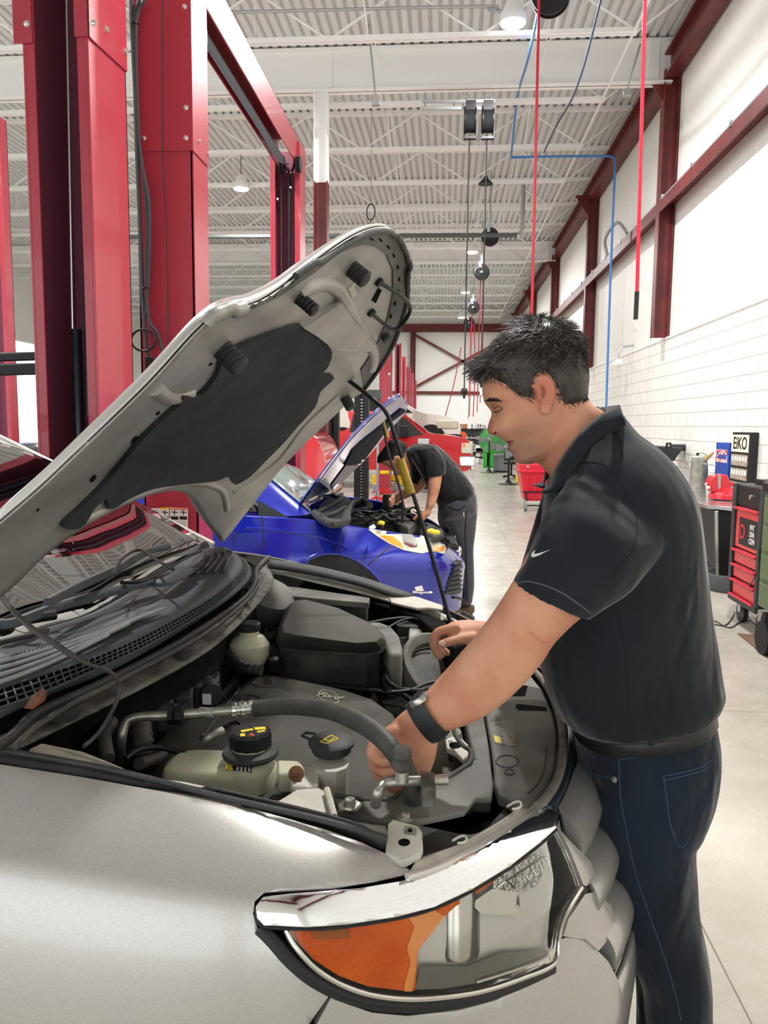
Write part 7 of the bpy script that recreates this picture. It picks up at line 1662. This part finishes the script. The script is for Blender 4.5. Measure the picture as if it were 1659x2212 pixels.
# standing fans
def fan(px, pyb, pyh, Rh, lab):
    p = at(px, pyb, z=0); hc = at(px, pyh, y=p.y)
    if lab.startswith('near'): hc = at(1092, pyh, y=p.y)
    e = empty('pedestal_fan', p, lab, 'fan', 'pedestal fans')
    b = MB(); b.lathe(p, [(.001, 0), (.28, 0), (.28, .02), (.1, .05), (.04, .12), (.001, .12)], n=28); obj('fan_base', b, M_blackm, e)
    b = MB(); b.tube([p, CV((p.x, p.y, hc.z))], .03, 8); b.tube([CV((p.x, p.y, hc.z)), hc], .03, 6); obj('fan_pole', b, M_blackm, e)
    b = MB(); ax_ = CV((-.3, -1, 0)).normalized(); a_ = ax_.cross(CV((0, 0, 1))).normalized(); u_ = a_.cross(ax_)
    for r_ in (.3, .5, .7, .85, 1): 
        for d_ in (-.07, .07): b.tube([hc+ax_*d_*(1.3-r_*.6)+(a_*math.cos(t)+u_*math.sin(t))*Rh*r_ for t in [i*math.pi/12 for i in range(25)]], .005, 4)
    for i in range(20):
        t = i*math.pi/10; v_ = a_*math.cos(t)+u_*math.sin(t); b.tube([hc+ax_*.09, hc+ax_*.05+v_*Rh*.7, hc+v_*Rh, hc-ax_*.05+v_*Rh*.7, hc-ax_*.09], .004, 4)
    obj('fan_guard', b, mat('fan_grey', '6a6e70', .4, .4) if 'fan_grey' not in bpy.data.materials else bpy.data.materials['fan_grey'], e)
    b = MB()
    for k in range(3):
        t = k*2.1; v_ = a_*math.cos(t)+u_*math.sin(t); w_ = a_*-math.sin(t)+u_*math.cos(t)
        b.prism([hc+v_*.05-w_*.03, hc+v_*Rh*.9-w_*.12, hc+v_*Rh*.9+w_*.12, hc+v_*.05+w_*.05], ax_*.01)
    obj('fan_blade', b, M_galv, e, smooth=20); b = MB(); b.lathe(hc-ax_*.12, [(.06, 0), (.07, .1), (.03, .2), (.001, .2)], axis=ax_, n=14); obj('fan_motor', b, M_whitepr, e)
fan(1056, 1021, 950, .40, 'farther grey pedestal fan in front of the green machine')
fan(1098, 1046, 968, .30, 'nearer pedestal fan just below the nose of the dark-haired man')
def simple(name, lab, cat, Yv, parts):
    return empty(name, parts, lab, cat)
# grey bin
p = at(1081, 1020, z=0); e = empty('trash_can', p, 'round grey trash can with lid between the two pedestal fans', 'trash can'); b = MB(); zt_ = at(1081, 982, y=p.y).z
b.lathe(p, [(.24, .06), (.27, zt_*.8), (.28, zt_*.92)], n=24); obj('can_body', b, mat('grey_plastic', '7b7f80', .5), e); b = MB(); b.lathe(p+CV((0, 0, zt_*.92)), [(.29, 0), (.29, .04), (.15, zt_*.12), (.001, zt_*.13)], n=24); obj('can_lid', b, bpy.data.materials['grey_plastic'], e)
b = MB(); b.lathe(p, [(.26, 0), (.26, .06)], n=20); obj('can_dolly', b, M_black, e)
# stool
p = at(1045, 1003, z=0); e = empty('stool', p, 'black backless stool in front of the far shelving', 'stool'); zt_ = at(1045, 975, y=p.y).z
b = MB(); b.lathe(p+CV((0, 0, zt_-.05)), [(.22, 0), (.24, .02), (.24, .05), (.001, .06)], n=20); obj('stool_seat', b, mat('stool_seat', '4a2a22', .5), e)
for i in range(4):
    t = i*math.pi/2+.5; b = MB(); b.tube([p+CV((.14*math.cos(t), .14*math.sin(t), zt_-.05)), p+CV((.24*math.cos(t), .24*math.sin(t), .0))], .015, 6); obj('leg', b, M_blackm, e)
b = MB(); b.tube([p+CV((.2*math.cos(t), .2*math.sin(t), .25)) for t in [i*math.pi/10 for i in range(21)]], .01, 6); obj('foot_ring', b, M_blackm, e)
p = at(1058, 1009, z=0); b = MB(); b.lathe(p+CV((0, -.1, .2)), [(.06, 0), (.2, 0), (.2, .08), (.06, .08)], axis=(0, 1, 0), n=24); o = obj('hand_truck_wheel', b, M_redhose, None); tag(o, 'small red wheel on the floor left of the grey trash can', 'wheel')
# dark office chair, bottle
p = at(1104, 1034, z=0); e = empty('office_chair', p, 'dark swivel chair hidden behind the nearer pedestal fan', 'chair')
for i in range(5):
    t = i*1.257; b = MB(); b.tube([p+CV((0, 0, .12)), p+CV((.3*math.cos(t), .3*math.sin(t), .05))], .02, 6); obj('chair_foot', b, M_blackm, e)
b = MB(); b.tube([p+CV((0, 0, .1)), p+CV((0, 0, .45))], .03, 8); obj('chair_stem', b, M_blackm, e); b = MB(); b.box((p.x-.25, p.y-.25, .45), (p.x+.25, p.y+.25, .53)); obj('seat', b, M_black, e, bevel=.03); b = MB(); b.box((p.x-.22, p.y+.2, .55), (p.x+.22, p.y+.27, 1.05)); obj('backrest', b, M_black, e, bevel=.03)
p = at(1122, 1042, z=0); e = empty('jug', p, 'yellow plastic jug on the floor left of the red tilt bin', 'jug'); b = MB(); b.lathe(p, [(.09, .001), (.11, .02), (.11, .2), (.05, .28), (.04, .31)], n=16); obj('jug_body', b, mat('bright_yellow', 'f0d816', .45), e); b = MB(); b.lathe(p+CV((0, 0, .31)), [(.045, 0), (.045, .03)], n=12); obj('jug_cap', b, M_whitepr, e)
# red tilt bin on wheels
YBn = 15.0
def bn(x, y, d=YBn): return at(x, y, y=d)
bi = empty('tilt_bin', CV((bn(1157, 1100).x, YBn+.5, 0)), 'red plastic wheeled tilt bin standing on the floor left of the dark-haired man', 'bin')
M_binr = mat('bin_red', 'd81f38', .4, coat=.2)
tl_, tr_, bl_, br_ = bn(1122, 1003), bn(1196, 1003), bn(1134, 1083), bn(1182, 1083)
def fr_(z, ins=0): 
    t = (z-bl_.z)/(tl_.z-bl_.z); xa_ = bl_.x+(tl_.x-bl_.x)*t+ins; xb_ = br_.x+(tr_.x-br_.x)*t-ins; return [CV((xa_, YBn+.12*(1-t)+ins, z)), CV((xb_, YBn+.12*(1-t)+ins, z)), CV((xb_, YBn+.95-.2*(1-t)-ins, z)), CV((xa_, YBn+.95-.2*(1-t)-ins, z))]
b = MB(); b.loft([fr_(bl_.z), fr_(tl_.z-.06), fr_(tl_.z), fr_(tl_.z, .03), fr_(bl_.z+.05, .03)]); obj('bin_tub', b, M_binr, bi, bevel=.02)
b = MB(); z_ = bn(1130, 1021).z; q = fr_(z_, -.03); q2 = fr_(z_+.05, -.03); b.loft([q, q2]); obj('bin_rim', b, M_binr, bi, bevel=.01)
for xx in (1139, 1155, 1172): b = MB(); b.beam(bn(xx, 1025, YBn-.005), bn(1158+(xx-1158)*.7, 1062, YBn+.08), .05, .03); obj('bin_rib', b, M_binr, bi)
zf = bn(1140, 1062).z
for xx in (1136, 1178):
    b = MB(); b.tube([bn(xx, 1063, YBn+.04), bn(xx+(2 if xx < 1150 else -2), 1092, YBn+.06)], .014, 6); obj('frame_leg', b, M_blackm, bi)
b = MB(); b.tube([bn(1128, 1063, YBn+.03), bn(1188, 1063, YBn+.03)], .014, 6); b.tube([bn(1134, 1092, YBn+.06), bn(1182, 1092, YBn+.06)], .014, 6); obj('frame_bar', b, M_blackm, bi)
for xx in (1137, 1181):
    p = bn(xx, 1087, YBn); r_ = .115; b = MB(); b.lathe((p.x-.03, YBn+.12, r_), [(.04, 0), (r_, 0), (r_, .05), (.04, .05)], axis=(1, 0, 0), n=22); obj('wheel', b, mat('caster_grey', '8d8f90', .5) if xx == 1137 else bpy.data.materials['caster_grey'], bi)
for xx in (1140, 1176):
    b = MB(); b.tube([bn(xx-2, 1012, YBn-.01), bn(xx-1, 1007, YBn-.03), bn(xx+2, 1007, YBn-.03), bn(xx+3, 1012, YBn-.01)], .01, 6); obj('bin_handle', b, M_zinc, bi)
# jack stands and yellow lift base beside the mechanic
js = empty('red_stand', at(829, 1062, z=0), 'red floor stand with yellow top behind the mechanic, under the blue bonnet', 'stand'); p = CV((0, 18.1, 0)); js.location = at(829, 1062, y=18.1); M_y2 = mat('safety_yellow', 'e6bf1d', .4)
def bx_px(nm, x0, y0, x1, y1, Yv, d, m, parent, bevel=.01):
    a, c = at(x0, y1, y=Yv), at(x1, y0, y=Yv); b = MB(); b.box((a.x, Yv, max(a.z, .001)), (c.x, Yv+d, c.z)); return obj(nm, b, m, parent, bevel=bevel)
bx_px('stand_body', 818, 1022, 842, 1062, p.y, .3, M_red, js); bx_px('stand_foot', 815, 1056, 846, 1071, p.y-.05, .4, M_redp, js); bx_px('stand_top', 820, 1018, 840, 1024, p.y-.02, .3, M_y2, js)
yb_ = empty('yellow_ramp', at(860, 1045, z=0), 'bright yellow steel beam crossing the floor behind the mechanic', 'ramp')
bx_px('base_beam', 803, 1028, 877, 1038, p.y+1.0, .3, M_y2, yb_); bx_px('base_block', 803, 1036, 815, 1046, p.y+1.0, .3, M_y2, yb_); bx_px('base_block', 862, 1036, 880, 1048, p.y+.9, .3, M_y2, yb_); bx_px('base_skid', 806, 1046, 880, 1060, p.y+.9, .2, M_alu, yb_)
# thin stand pole with red feet
ps = empty('drain_stand', at(815, 1085, z=0), 'thin grey pole stand with red feet beside the green power tool', 'stand'); p = at(815, 1088, y=7.9); zt_ = at(813, 960, y=7.9).z
b = MB(); b.tube([(p.x, 7.9, .9), (p.x, 7.9, zt_)], .012, 8); b.tube([(p.x, 7.9, 0), (p.x, 7.9, .95)], .02, 8); obj('stand_pole', b, M_steel, ps)
for i in range(6):
    t = i*1.05; b = MB(); b.tube([(p.x, 7.9, at(815, 1070, y=7.9).z), (p.x+.1*math.cos(t), 7.9+.1*math.sin(t), at(815, 1084, y=7.9).z), (p.x+.13*math.cos(t), 7.9+.13*math.sin(t), at(815, 1092, y=7.9).z)], .008, 6); obj('stand_finger', b, M_redp, ps)
# ------------------------------------------------------------------ right-hand side: bench, tools, cart
M_inox = mat('stainless', 'b9b9b7', .25, .85); M_gloss = mat('gloss_black', '0d0e10', .08, coat=1)
zt_ = .83; YN = 7.93; XB = at(1550, 1085, y=YN).x
bn_ = empty('workbench', (3.0, 9.5, 0), 'black workbench with a stainless steel top along the right wall', 'workbench')
b = MB(); b.prism([(XB-.02, YN+.25, zt_-.04), (XB+.18, YN-.0, zt_-.04), (3.46, YN, zt_-.04), (3.46, 12.0, zt_-.04), (XB-.02, 12.0, zt_-.04)], (0, 0, .04)); obj('bench_top', b, M_inox, bn_, bevel=.004)
b = MB(); b.loft([[(XB+.03, YN+.1, zt_-.05), (3.4, YN+.1, zt_-.05), (3.4, YN+.6, zt_-.05), (XB+.03, YN+.6, zt_-.05)], [(XB+.16, YN+.35, .04), (3.4, YN+.35, .04), (3.4, YN+.6, .04), (XB+.16, YN+.6, .04)]]); obj('bench_leg', b, mat('leg_black', '0e0f12', .5), bn_)
b = MB(); b.beam((XB+.025, YN+.09, zt_-.05), (XB+.155, YN+.34, .04), .03, .03); obj('leg_trim', b, M_galv, bn_)
b = MB(); b.box((XB+.18, YN+.6, .12), (3.4, 11.9, zt_-.05)); obj('cabinet_body', b, M_black, bn_)
for k in range(4):
    y0 = YN+.64+k*.62; b = MB(); b.prism([(XB+.14, y0, .16), (XB+.14, y0+.58, .16), (XB+.14, y0+.58, zt_-.09), (XB+.14, y0, zt_-.09)], (.03, 0, 0)); dd = obj('cabinet_door', b, M_gloss, bn_, bevel=.003)
    yh = y0+.08 if k % 2 else y0+.5; b = MB(); b.box((XB+.11, yh-.015, zt_-.25), (XB+.14, yh+.015, zt_-.13)); obj('door_handle', b, M_chrome, dd)
b = MB(); b.box((XB+.10, YN+.6, .08), (XB+.16, 11.9, .14)); obj('kick_rail', b, M_galv, bn_)
# galvanised can
p = CV((at(1508, 1058, z=zt_).x, at(1508, 1058, z=zt_).y, zt_)); cn = empty('pouring_can', p, 'dented grey metal can with wooden spout on the bench', 'can'); hh = at(1508, 990, y=p.y).z-zt_; rr = 37/1700*p.y*.53
b = MB(); b.loft([[p+CV((rr*s*math.cos(t), rr*s*math.sin(t), h_+(.03*math.cos(t) if k == 3 else 0)*-1)) for t in [2*math.pi*i/28 for i in range(28)]] for k, (s, h_) in enumerate(((1, .0), (.96, .02), (.9, hh*.6), (.82, hh-.02), (.5, hh+.01)))]); obj('can_body', b, mat('old_zinc', '8b8a80', .5, .5, .2, 40, col2='a3a197', cscale=12), cn, smooth=50)
b = MB(); b.tube([at(1516, 997, y=p.y-.02), at(1528, 988, y=p.y-.05), at(1542, 977, y=p.y-.08)], [.04, .03, .012], 10); obj('can_spout', b, mat('wood_spout', 'b99b6d', .6), cn)
b = MB(); b.tube(crom([at(x, y, y=p.y-.05) for x, y in ((1527, 984), (1518, 979), (1508, 980))], 5), .004, 6); b.ball(at(1507, 981, y=p.y-.05), .02); obj('spout_cap', b, M_black, cn)
# vise
p = CV((at(1572, 1080, z=zt_).x, at(1572, 1080, z=zt_).y, zt_)); vs = empty('bench_vise', p, 'bright red bench vise with chrome handle on the bench end', 'vise'); M_vis = mat('vise_red', 'c8202f', .3, coat=.6); YV = p.y
def vp(x, y): return at(x, y, y=YV)
b = MB(); b.lathe(vp(1574, 1078)-CV((0, -.05, 0)), [(.2, 0), (.19, .05), (.12, .1), (.1, .13)], n=28); obj('vise_base', b, M_vis, vs, bevel=.005)
b = MB(); b.prism([vp(x, y) for x, y in ((1533, 1058), (1533, 1040), (1541, 1028), (1552, 1024), (1552, 1062), (1540, 1064))], (0, .16, 0)); obj('moving_jaw', b, M_vis, vs, bevel=.015)
b = MB(); b.prism([vp(x, y) for x, y in ((1558, 1024), (1572, 1026), (1578, 1040), (1600, 1046), (1600, 1060), (1575, 1070), (1557, 1062))], (0, .16, 0)); obj('fixed_jaw', b, M_vis, vs, bevel=.015)
b = MB(); b.box((vp(1549, 1030).x, YV+.01, vp(1549, 1060).z), (vp(1560, 1030).x, YV+.15, vp(1549, 1027).z)); obj('jaw_plate', b, M_steel, vs)
b = MB(); b.tube([vp(1533, 1053), vp(1524, 1053)], .018, 10); b.tube([at(1525, 1046, y=YV-.05), at(1529, 1096, y=YV-.05)], .009, 8); b.ball(at(1525, 1045, y=YV-.05), .016); b.ball(at(1529, 1096, y=YV-.05), .016); obj('vise_handle', b, M_chrome, vs)
b = MB(); b.tube([at(1580, 1054, y=YV-.03), at(1592, 1052, y=YV-.03)], .01, 8); b.tube([at(1586, 1052, y=YV-.03), at(1586, 1062, y=YV-.03)], .012, 8); obj('swivel_lock', b, M_chrome, vs)
# display cabinets on the wall
Xc = 3.4
def wallbox(nm, pxl, pxr, pyt, pyb, m, lab, cat):
    ya, yb2 = at(pxr, 1000, x=Xc).y, at(pxl, 1000, x=Xc).y; z1_ = at(pxr, pyt, x=Xc).z; z0_ = zt_ if pyb is None else at(pxr, pyb, x=Xc).z
    e = empty(nm, ((Xc+3.5)/2, (ya+yb2)/2, z0_), lab, cat); b = MB(); b.box((Xc, ya, z0_), (3.495, yb2, z1_)); obj('cabinet_body', b, m, e, bevel=.003); return e, ya, yb2, z0_, z1_
e, ya, yb2, z0_, z1_ = wallbox('display_cabinet', 1579, 1617, 934, None, M_black, 'tall black bulb display cabinet with cream sign on the bench against the wall', 'display cabinet')
b = MB(); zs_ = at(1617, 978, x=Xc).z; b.box((Xc-.006, ya+.02, zs_), (Xc-.001, yb2-.0, z1_-.03)); sg = obj('cabinet_sign', b, mat('sign_cream', 'f1ecd2', .5), e)
text_obj('sign_text', 'EiKO', CV((Xc-.008, (ya+yb2)/2, (zs_+z1_)/2-.02)), .2, M_black, sg, (0, -1, 0), (0, 0, 1), .001, .015)
for k in range(3):
    za = zs_-.03-k*(zs_-z0_)/3.1; zc_ = za-(zs_-z0_)/3.1+.03; b = MB(); b.box((Xc-.005, ya+.03, zc_), (Xc-.001, yb2-.01, za)); pk = obj('bulb_rack', b, mat('bulb_brown', '8d7663', .6, col2='c9bfae', cscale=50) if k == 0 else bpy.data.materials['bulb_brown'], e)
    for q in range(6):
        yy = ya+.05+q*(yb2-ya-.06)/6; b = MB(); b.box((Xc-.009, yy, za-.075), (Xc-.005, yy+.05, za-.02)); obj('price_card', b, M_whitepr, pk)
e, ya, yb2, z0_, z1_ = wallbox('parts_cabinet', 1545, 1573, 957, None, mat('cabinet_blue', '1f4fae', .4), 'narrow blue parts cabinet with red and white sign, left of the black display cabinet', 'cabinet')
b = MB(); zc_, zd_ = at(1560, 999, x=Xc).z, at(1560, 971, x=Xc).z; b.box((Xc-.006, ya+.04, zc_), (Xc-.001, yb2-.02, zd_)); sg = obj('cabinet_sign', b, mat('sign_red_check', 'e9dcd8', .5, col2='d0404a', cscale=18, mix=(.48, .54)), e)
text_obj('sign_text', 'Duralast', CV((Xc-.008, (ya+yb2)/2, (zc_+zd_)/2)), .105, mat('sign_blue', '1b4fb0', .5), sg, (0, -1, 0), (0, 0, 1), .001, .02, .2)
# black sink on the wall
sk = empty('wall_basin', at(1440, 975, y=11.6), 'black basin fixed to the block wall, just behind the man’s back'.replace('’', "'"), 'basin'); M_bas = mat('basin_black', '24282c', .4)
def wb_(x, y): return at(x, y, y=11.6)
b = MB(); b.loft([[CV((p_[0], p_[1]+dy, p_[2])) for dy in (0, ) for p_ in [wb_(1395, 962), wb_(1478, 968)]]+[CV((3.49, 12.3, wb_(1478, 968).z)), CV((2.9, 12.3, wb_(1395, 962).z))], [wb_(1405, 975), wb_(1466, 982), CV((3.45, 12.2, wb_(1466, 982).z)), CV((3.0, 12.2, wb_(1405, 975).z))], [wb_(1420, 998), wb_(1456, 996), CV((3.4, 12.1, wb_(1456, 996).z)), CV((3.1, 12.1, wb_(1420, 998).z))]]); obj('basin_bowl', b, M_bas, sk, bevel=.02)
b = MB(); b.tube([wb_(1440, 966), wb_(1441, 958), wb_(1448, 958), wb_(1449, 966)], .02, 6); b.tube([CV((3.3, 12, wb_(1440, 968).z)), CV((3.5, 12, wb_(1440, 968).z))], .05, 8); obj('basin_tap', b, M_bas, sk)
pipe('wall_conduit', [(1456, 994, 11.9), (1490, 998, 10.9), (1545, 1005, 9.3)], .008, M_galv, 'thin grey conduit on the block wall between the basin and blue cabinet')
# drain pan
p = at(1577, 1272, z=0); rr = .27; dp = empty('drain_pan', p, 'round black rubber drain pan on the floor between the bench and tool cart', 'pan')
b = MB(); b.loft([[p+CV((rr*s*math.cos(t)*(1+.02*(i % 4 < 2)), rr*s*math.sin(t)*(1+.02*(i % 4 < 2)), z_)) for i, t in enumerate([2*math.pi*i/32 for i in range(32)])] for s, z_ in ((.95, .001), (1, .02), (1.03, .15), (1.0, .17), (.9, .17), (.88, .06), (.3, .05), (.01, .05))]); obj('pan_body', b, mat('pan_grey', '4b4e50', .6), dp, smooth=50)
b = MB(); b.lathe(p+CV((0, 0, .06)), [(.001, 0), (.26, 0), (.26, .02), (.001, .02)], n=28); obj('pan_contents', b, mat('pan_brown', '8a8172', .6), dp)
# tool cart
XC_ = 2.40
def cx_(px, py): return at(px, py, x=XC_)
ya, yb2 = cx_(1652, 1100).y, cx_(1590, 1100).y
ct_ = empty('tool_cart', (2.7, (ya+yb2)/2, 0), 'black tool cart with red drawers at the right edge of the picture', 'tool cart')
z1_, z0_ = cx_(1590, 1042).z, cx_(1590, 1288).z
b = MB(); b.box((XC_, ya, z0_), (3.05, yb2, z1_)); obj('cart_body', b, M_blackm, ct_, bevel=.01)
b = MB(); b.box((XC_-.03, yb2-.04, z0_), (XC_, yb2+.02, z1_)); b.box((XC_-.03, ya-.02, z0_), (XC_, ya+.04, z1_)); b.box((XC_-.03, ya, z0_-.04), (XC_, yb2, z0_+.02)); obj('cart_post', b, mat('post_grey', '33373a', .5), ct_, bevel=.01)
zr1, zr0 = cx_(1600, 1094).z, cx_(1600, 1268).z
b = MB(); b.box((XC_-.012, ya+.05, z1_-.17), (XC_-.001, yb2-.05, z1_-.01)); tdw = obj('drawer', b, M_blackm, ct_, bevel=.004)
b = MB(); b.lathe((XC_-.012, (ya*.6+yb2*.4), z1_-.09), [(.02, 0), (.02, .015)], axis=(-1, 0, 0), n=14); obj('drawer_lock', b, M_chrome, tdw)
hs = [(zr1, zr1-.33), (zr1-.345, zr1-.455), (zr1-.47, zr1-.58), (zr1-.595, zr1-.705), (zr1-.72, z0_+.04)]
for za, zc_ in hs:
    b = MB(); b.box((XC_-.014, ya+.05, zc_), (XC_-.001, yb2-.06, za)); dw = obj('drawer', b, mat('drawer_red', 'e0303c', .35, coat=.4) if 'drawer_red' not in bpy.data.materials else bpy.data.materials['drawer_red'], ct_, bevel=.004)
    b = MB(); b.box((XC_-.04, ya+.05, za-.022), (XC_-.012, yb2-.04, za-.004)); obj('drawer_pull', b, M_redhose, dw, bevel=.004)
    if za == zr1:
        b = MB(); b.box((XC_-.017, ya+.04, za-.30), (XC_-.014, yb2-.14, za-.08)); pn = obj('drawer_panel', b, M_blackm, dw)
        text_obj('panel_logo', 'D', CV((XC_-.019, yb2-.22, za-.2)), .16, M_redhose, pn, (0, -1, 0), (0, 0, 1), .001, .02)
        for q, s_ in enumerate(('INT', 'DIA', 'CEN')): text_obj('panel_text', s_, CV((XC_-.019, yb2-.42, za-.14-q*.055)), .06, M_whitepr, pn, (0, -1, 0), (0, 0, 1), .001, .02)
for y_ in (ya+.08, yb2-.08):
    b = MB(); b.lathe((XC_+.05, y_, .085), [(.02, 0), (.085, 0), (.085, .04), (.02, .04)], axis=(1, 0, 0), n=24); wv = obj('caster', b, M_black, ct_)
    b = MB(); b.box((XC_+.04, y_-.03, .085), (XC_+.1, y_+.03, z0_)); obj('caster_fork', b, M_galv, wv)
b = MB(); b.tube([(XC_+.0, yb2+.02, z1_-.1), (XC_+.0, yb2+.06, z1_-.12), (XC_+.0, yb2+.06, z0_+.1), (XC_, yb2+.02, z0_+.08)], .012, 8); obj('cart_handle', b, M_black, ct_)
b = MB(); b.box((XC_+.1, yb2-.35, z1_), (XC_+.5, yb2-.1, z1_+.04)); o = obj('tool_tray', b, M_black, ct_)
# green case cart beyond the frame edge
g_ = empty('tool_cabinet', (2.7, 5.6, 0), 'dark green metal cabinet cut off by the right edge, in front of the cart', 'cabinet'); M_og = mat('olive_green', '5b6b4a', .5)
xg0 = at(1640, 1150, y=5.75).x
b = MB(); b.box((xg0+.02, 5.2, at(1645, 1300, y=5.75).z), (xg0+.7, 5.75, at(1645, 1065, y=5.75).z)); obj('cabinet_body', b, M_og, g_, bevel=.01)
for k in range(4): b = MB(); z_ = .35+k*.2; b.box((xg0+.005, 5.24, z_), (xg0+.02, 5.71, z_+.17)); obj('drawer', b, M_og, g_, bevel=.004)
b = MB(); b.box((xg0, 5.2, at(1645, 1064, y=5.75).z), (xg0+.7, 5.75, at(1645, 1040, y=5.75).z)); obj('cabinet_top', b, M_blackm, g_, bevel=.01)
for y_ in (5.3, 5.68): b = MB(); b.lathe((xg0+.03, y_, .12), [(.03, 0), (.12, 0), (.12, .06), (.03, .06)], axis=(1, 0, 0), n=24); b.box((xg0+.04, y_-.03, .12), (xg0+.1, y_+.03, .3)); obj('wheel', b, M_tyre, g_)
# cable on the floor and mat
K4 = (.226, 1440, 900)
b = MB(); b.tube(crom([at(*P2([q], *K4)[0], y=6.0 if i < 3 else None, z=None if i < 3 else .006) for i, q in enumerate(((890, 1250), (880, 1400), (830, 1560), (690, 1760), (640, 1900), (560, 1995), (480, 1960), (400, 1945), (440, 1940), (400, 1970), (540, 2000), (620, 2015), (700, 1965), (800, 1950), (870, 2005), (800, 1940), (745, 1830), (800, 1740)))], 6), .005, 6); o = obj('power_cable', b, M_black, None); tag(o, 'thin black cable hanging from the tool cart and looping over the floor', 'cable')
p = [at(x, y, z=.001) for x, y in ((1592, 1369), (1720, 1380), (1760, 1470), (1680, 1440))]; b = MB(); b.prism(p, (0, 0, .006)); o = obj('floor_mat', b, mat('mat_brown', '6b5344', .8), None); tag(o, 'brown rubber mat on the floor at the right edge', 'mat')
# ------------------------------------------------------------------ outside, seen through the open doors
M_fol = mat('tree_leaves', '6f9a45', .8, col2='9cc26a', cscale=3)
rb_ = random.Random(2)
for k, (x, y, lab) in enumerate(((-26, 24.5, 'green tree outside beyond the open roller door at the left edge'), (-27, 30, 'green tree outside the second open roller door'))):
    e = empty('tree', (x, y, 0), lab, 'tree'); b = MB(); b.tube([(x, y, 0), (x+.1, y, 2.5)], [.18, .1], 10); obj('trunk', b, mat('bark', '5c4a38', .9) if k == 0 else bpy.data.materials['bark'], e)
    b = MB()
    for i in range(1400):
        a_, c_, r_ = rb_.uniform(0, 6.28), rb_.uniform(-1, 1), rb_.uniform(.4, 1)**.5*1.7; q = CV((x+r_*math.cos(a_)*(1-c_*c_)**.5, y+r_*math.sin(a_)*(1-c_*c_)**.5, 3.0+r_*c_*1.0)); s = rb_.uniform(.08, .16)
        d1_ = CV((rb_.uniform(-1, 1), rb_.uniform(-1, 1), rb_.uniform(-1, 1))).normalized()*s; d2_ = d1_.orthogonal().normalized()*s*.5; b.add([q-d1_, q+d2_, q+d1_, q-d2_], [(0, 1, 2, 3)])
    obj('foliage', b, M_fol, e, smooth='keep')
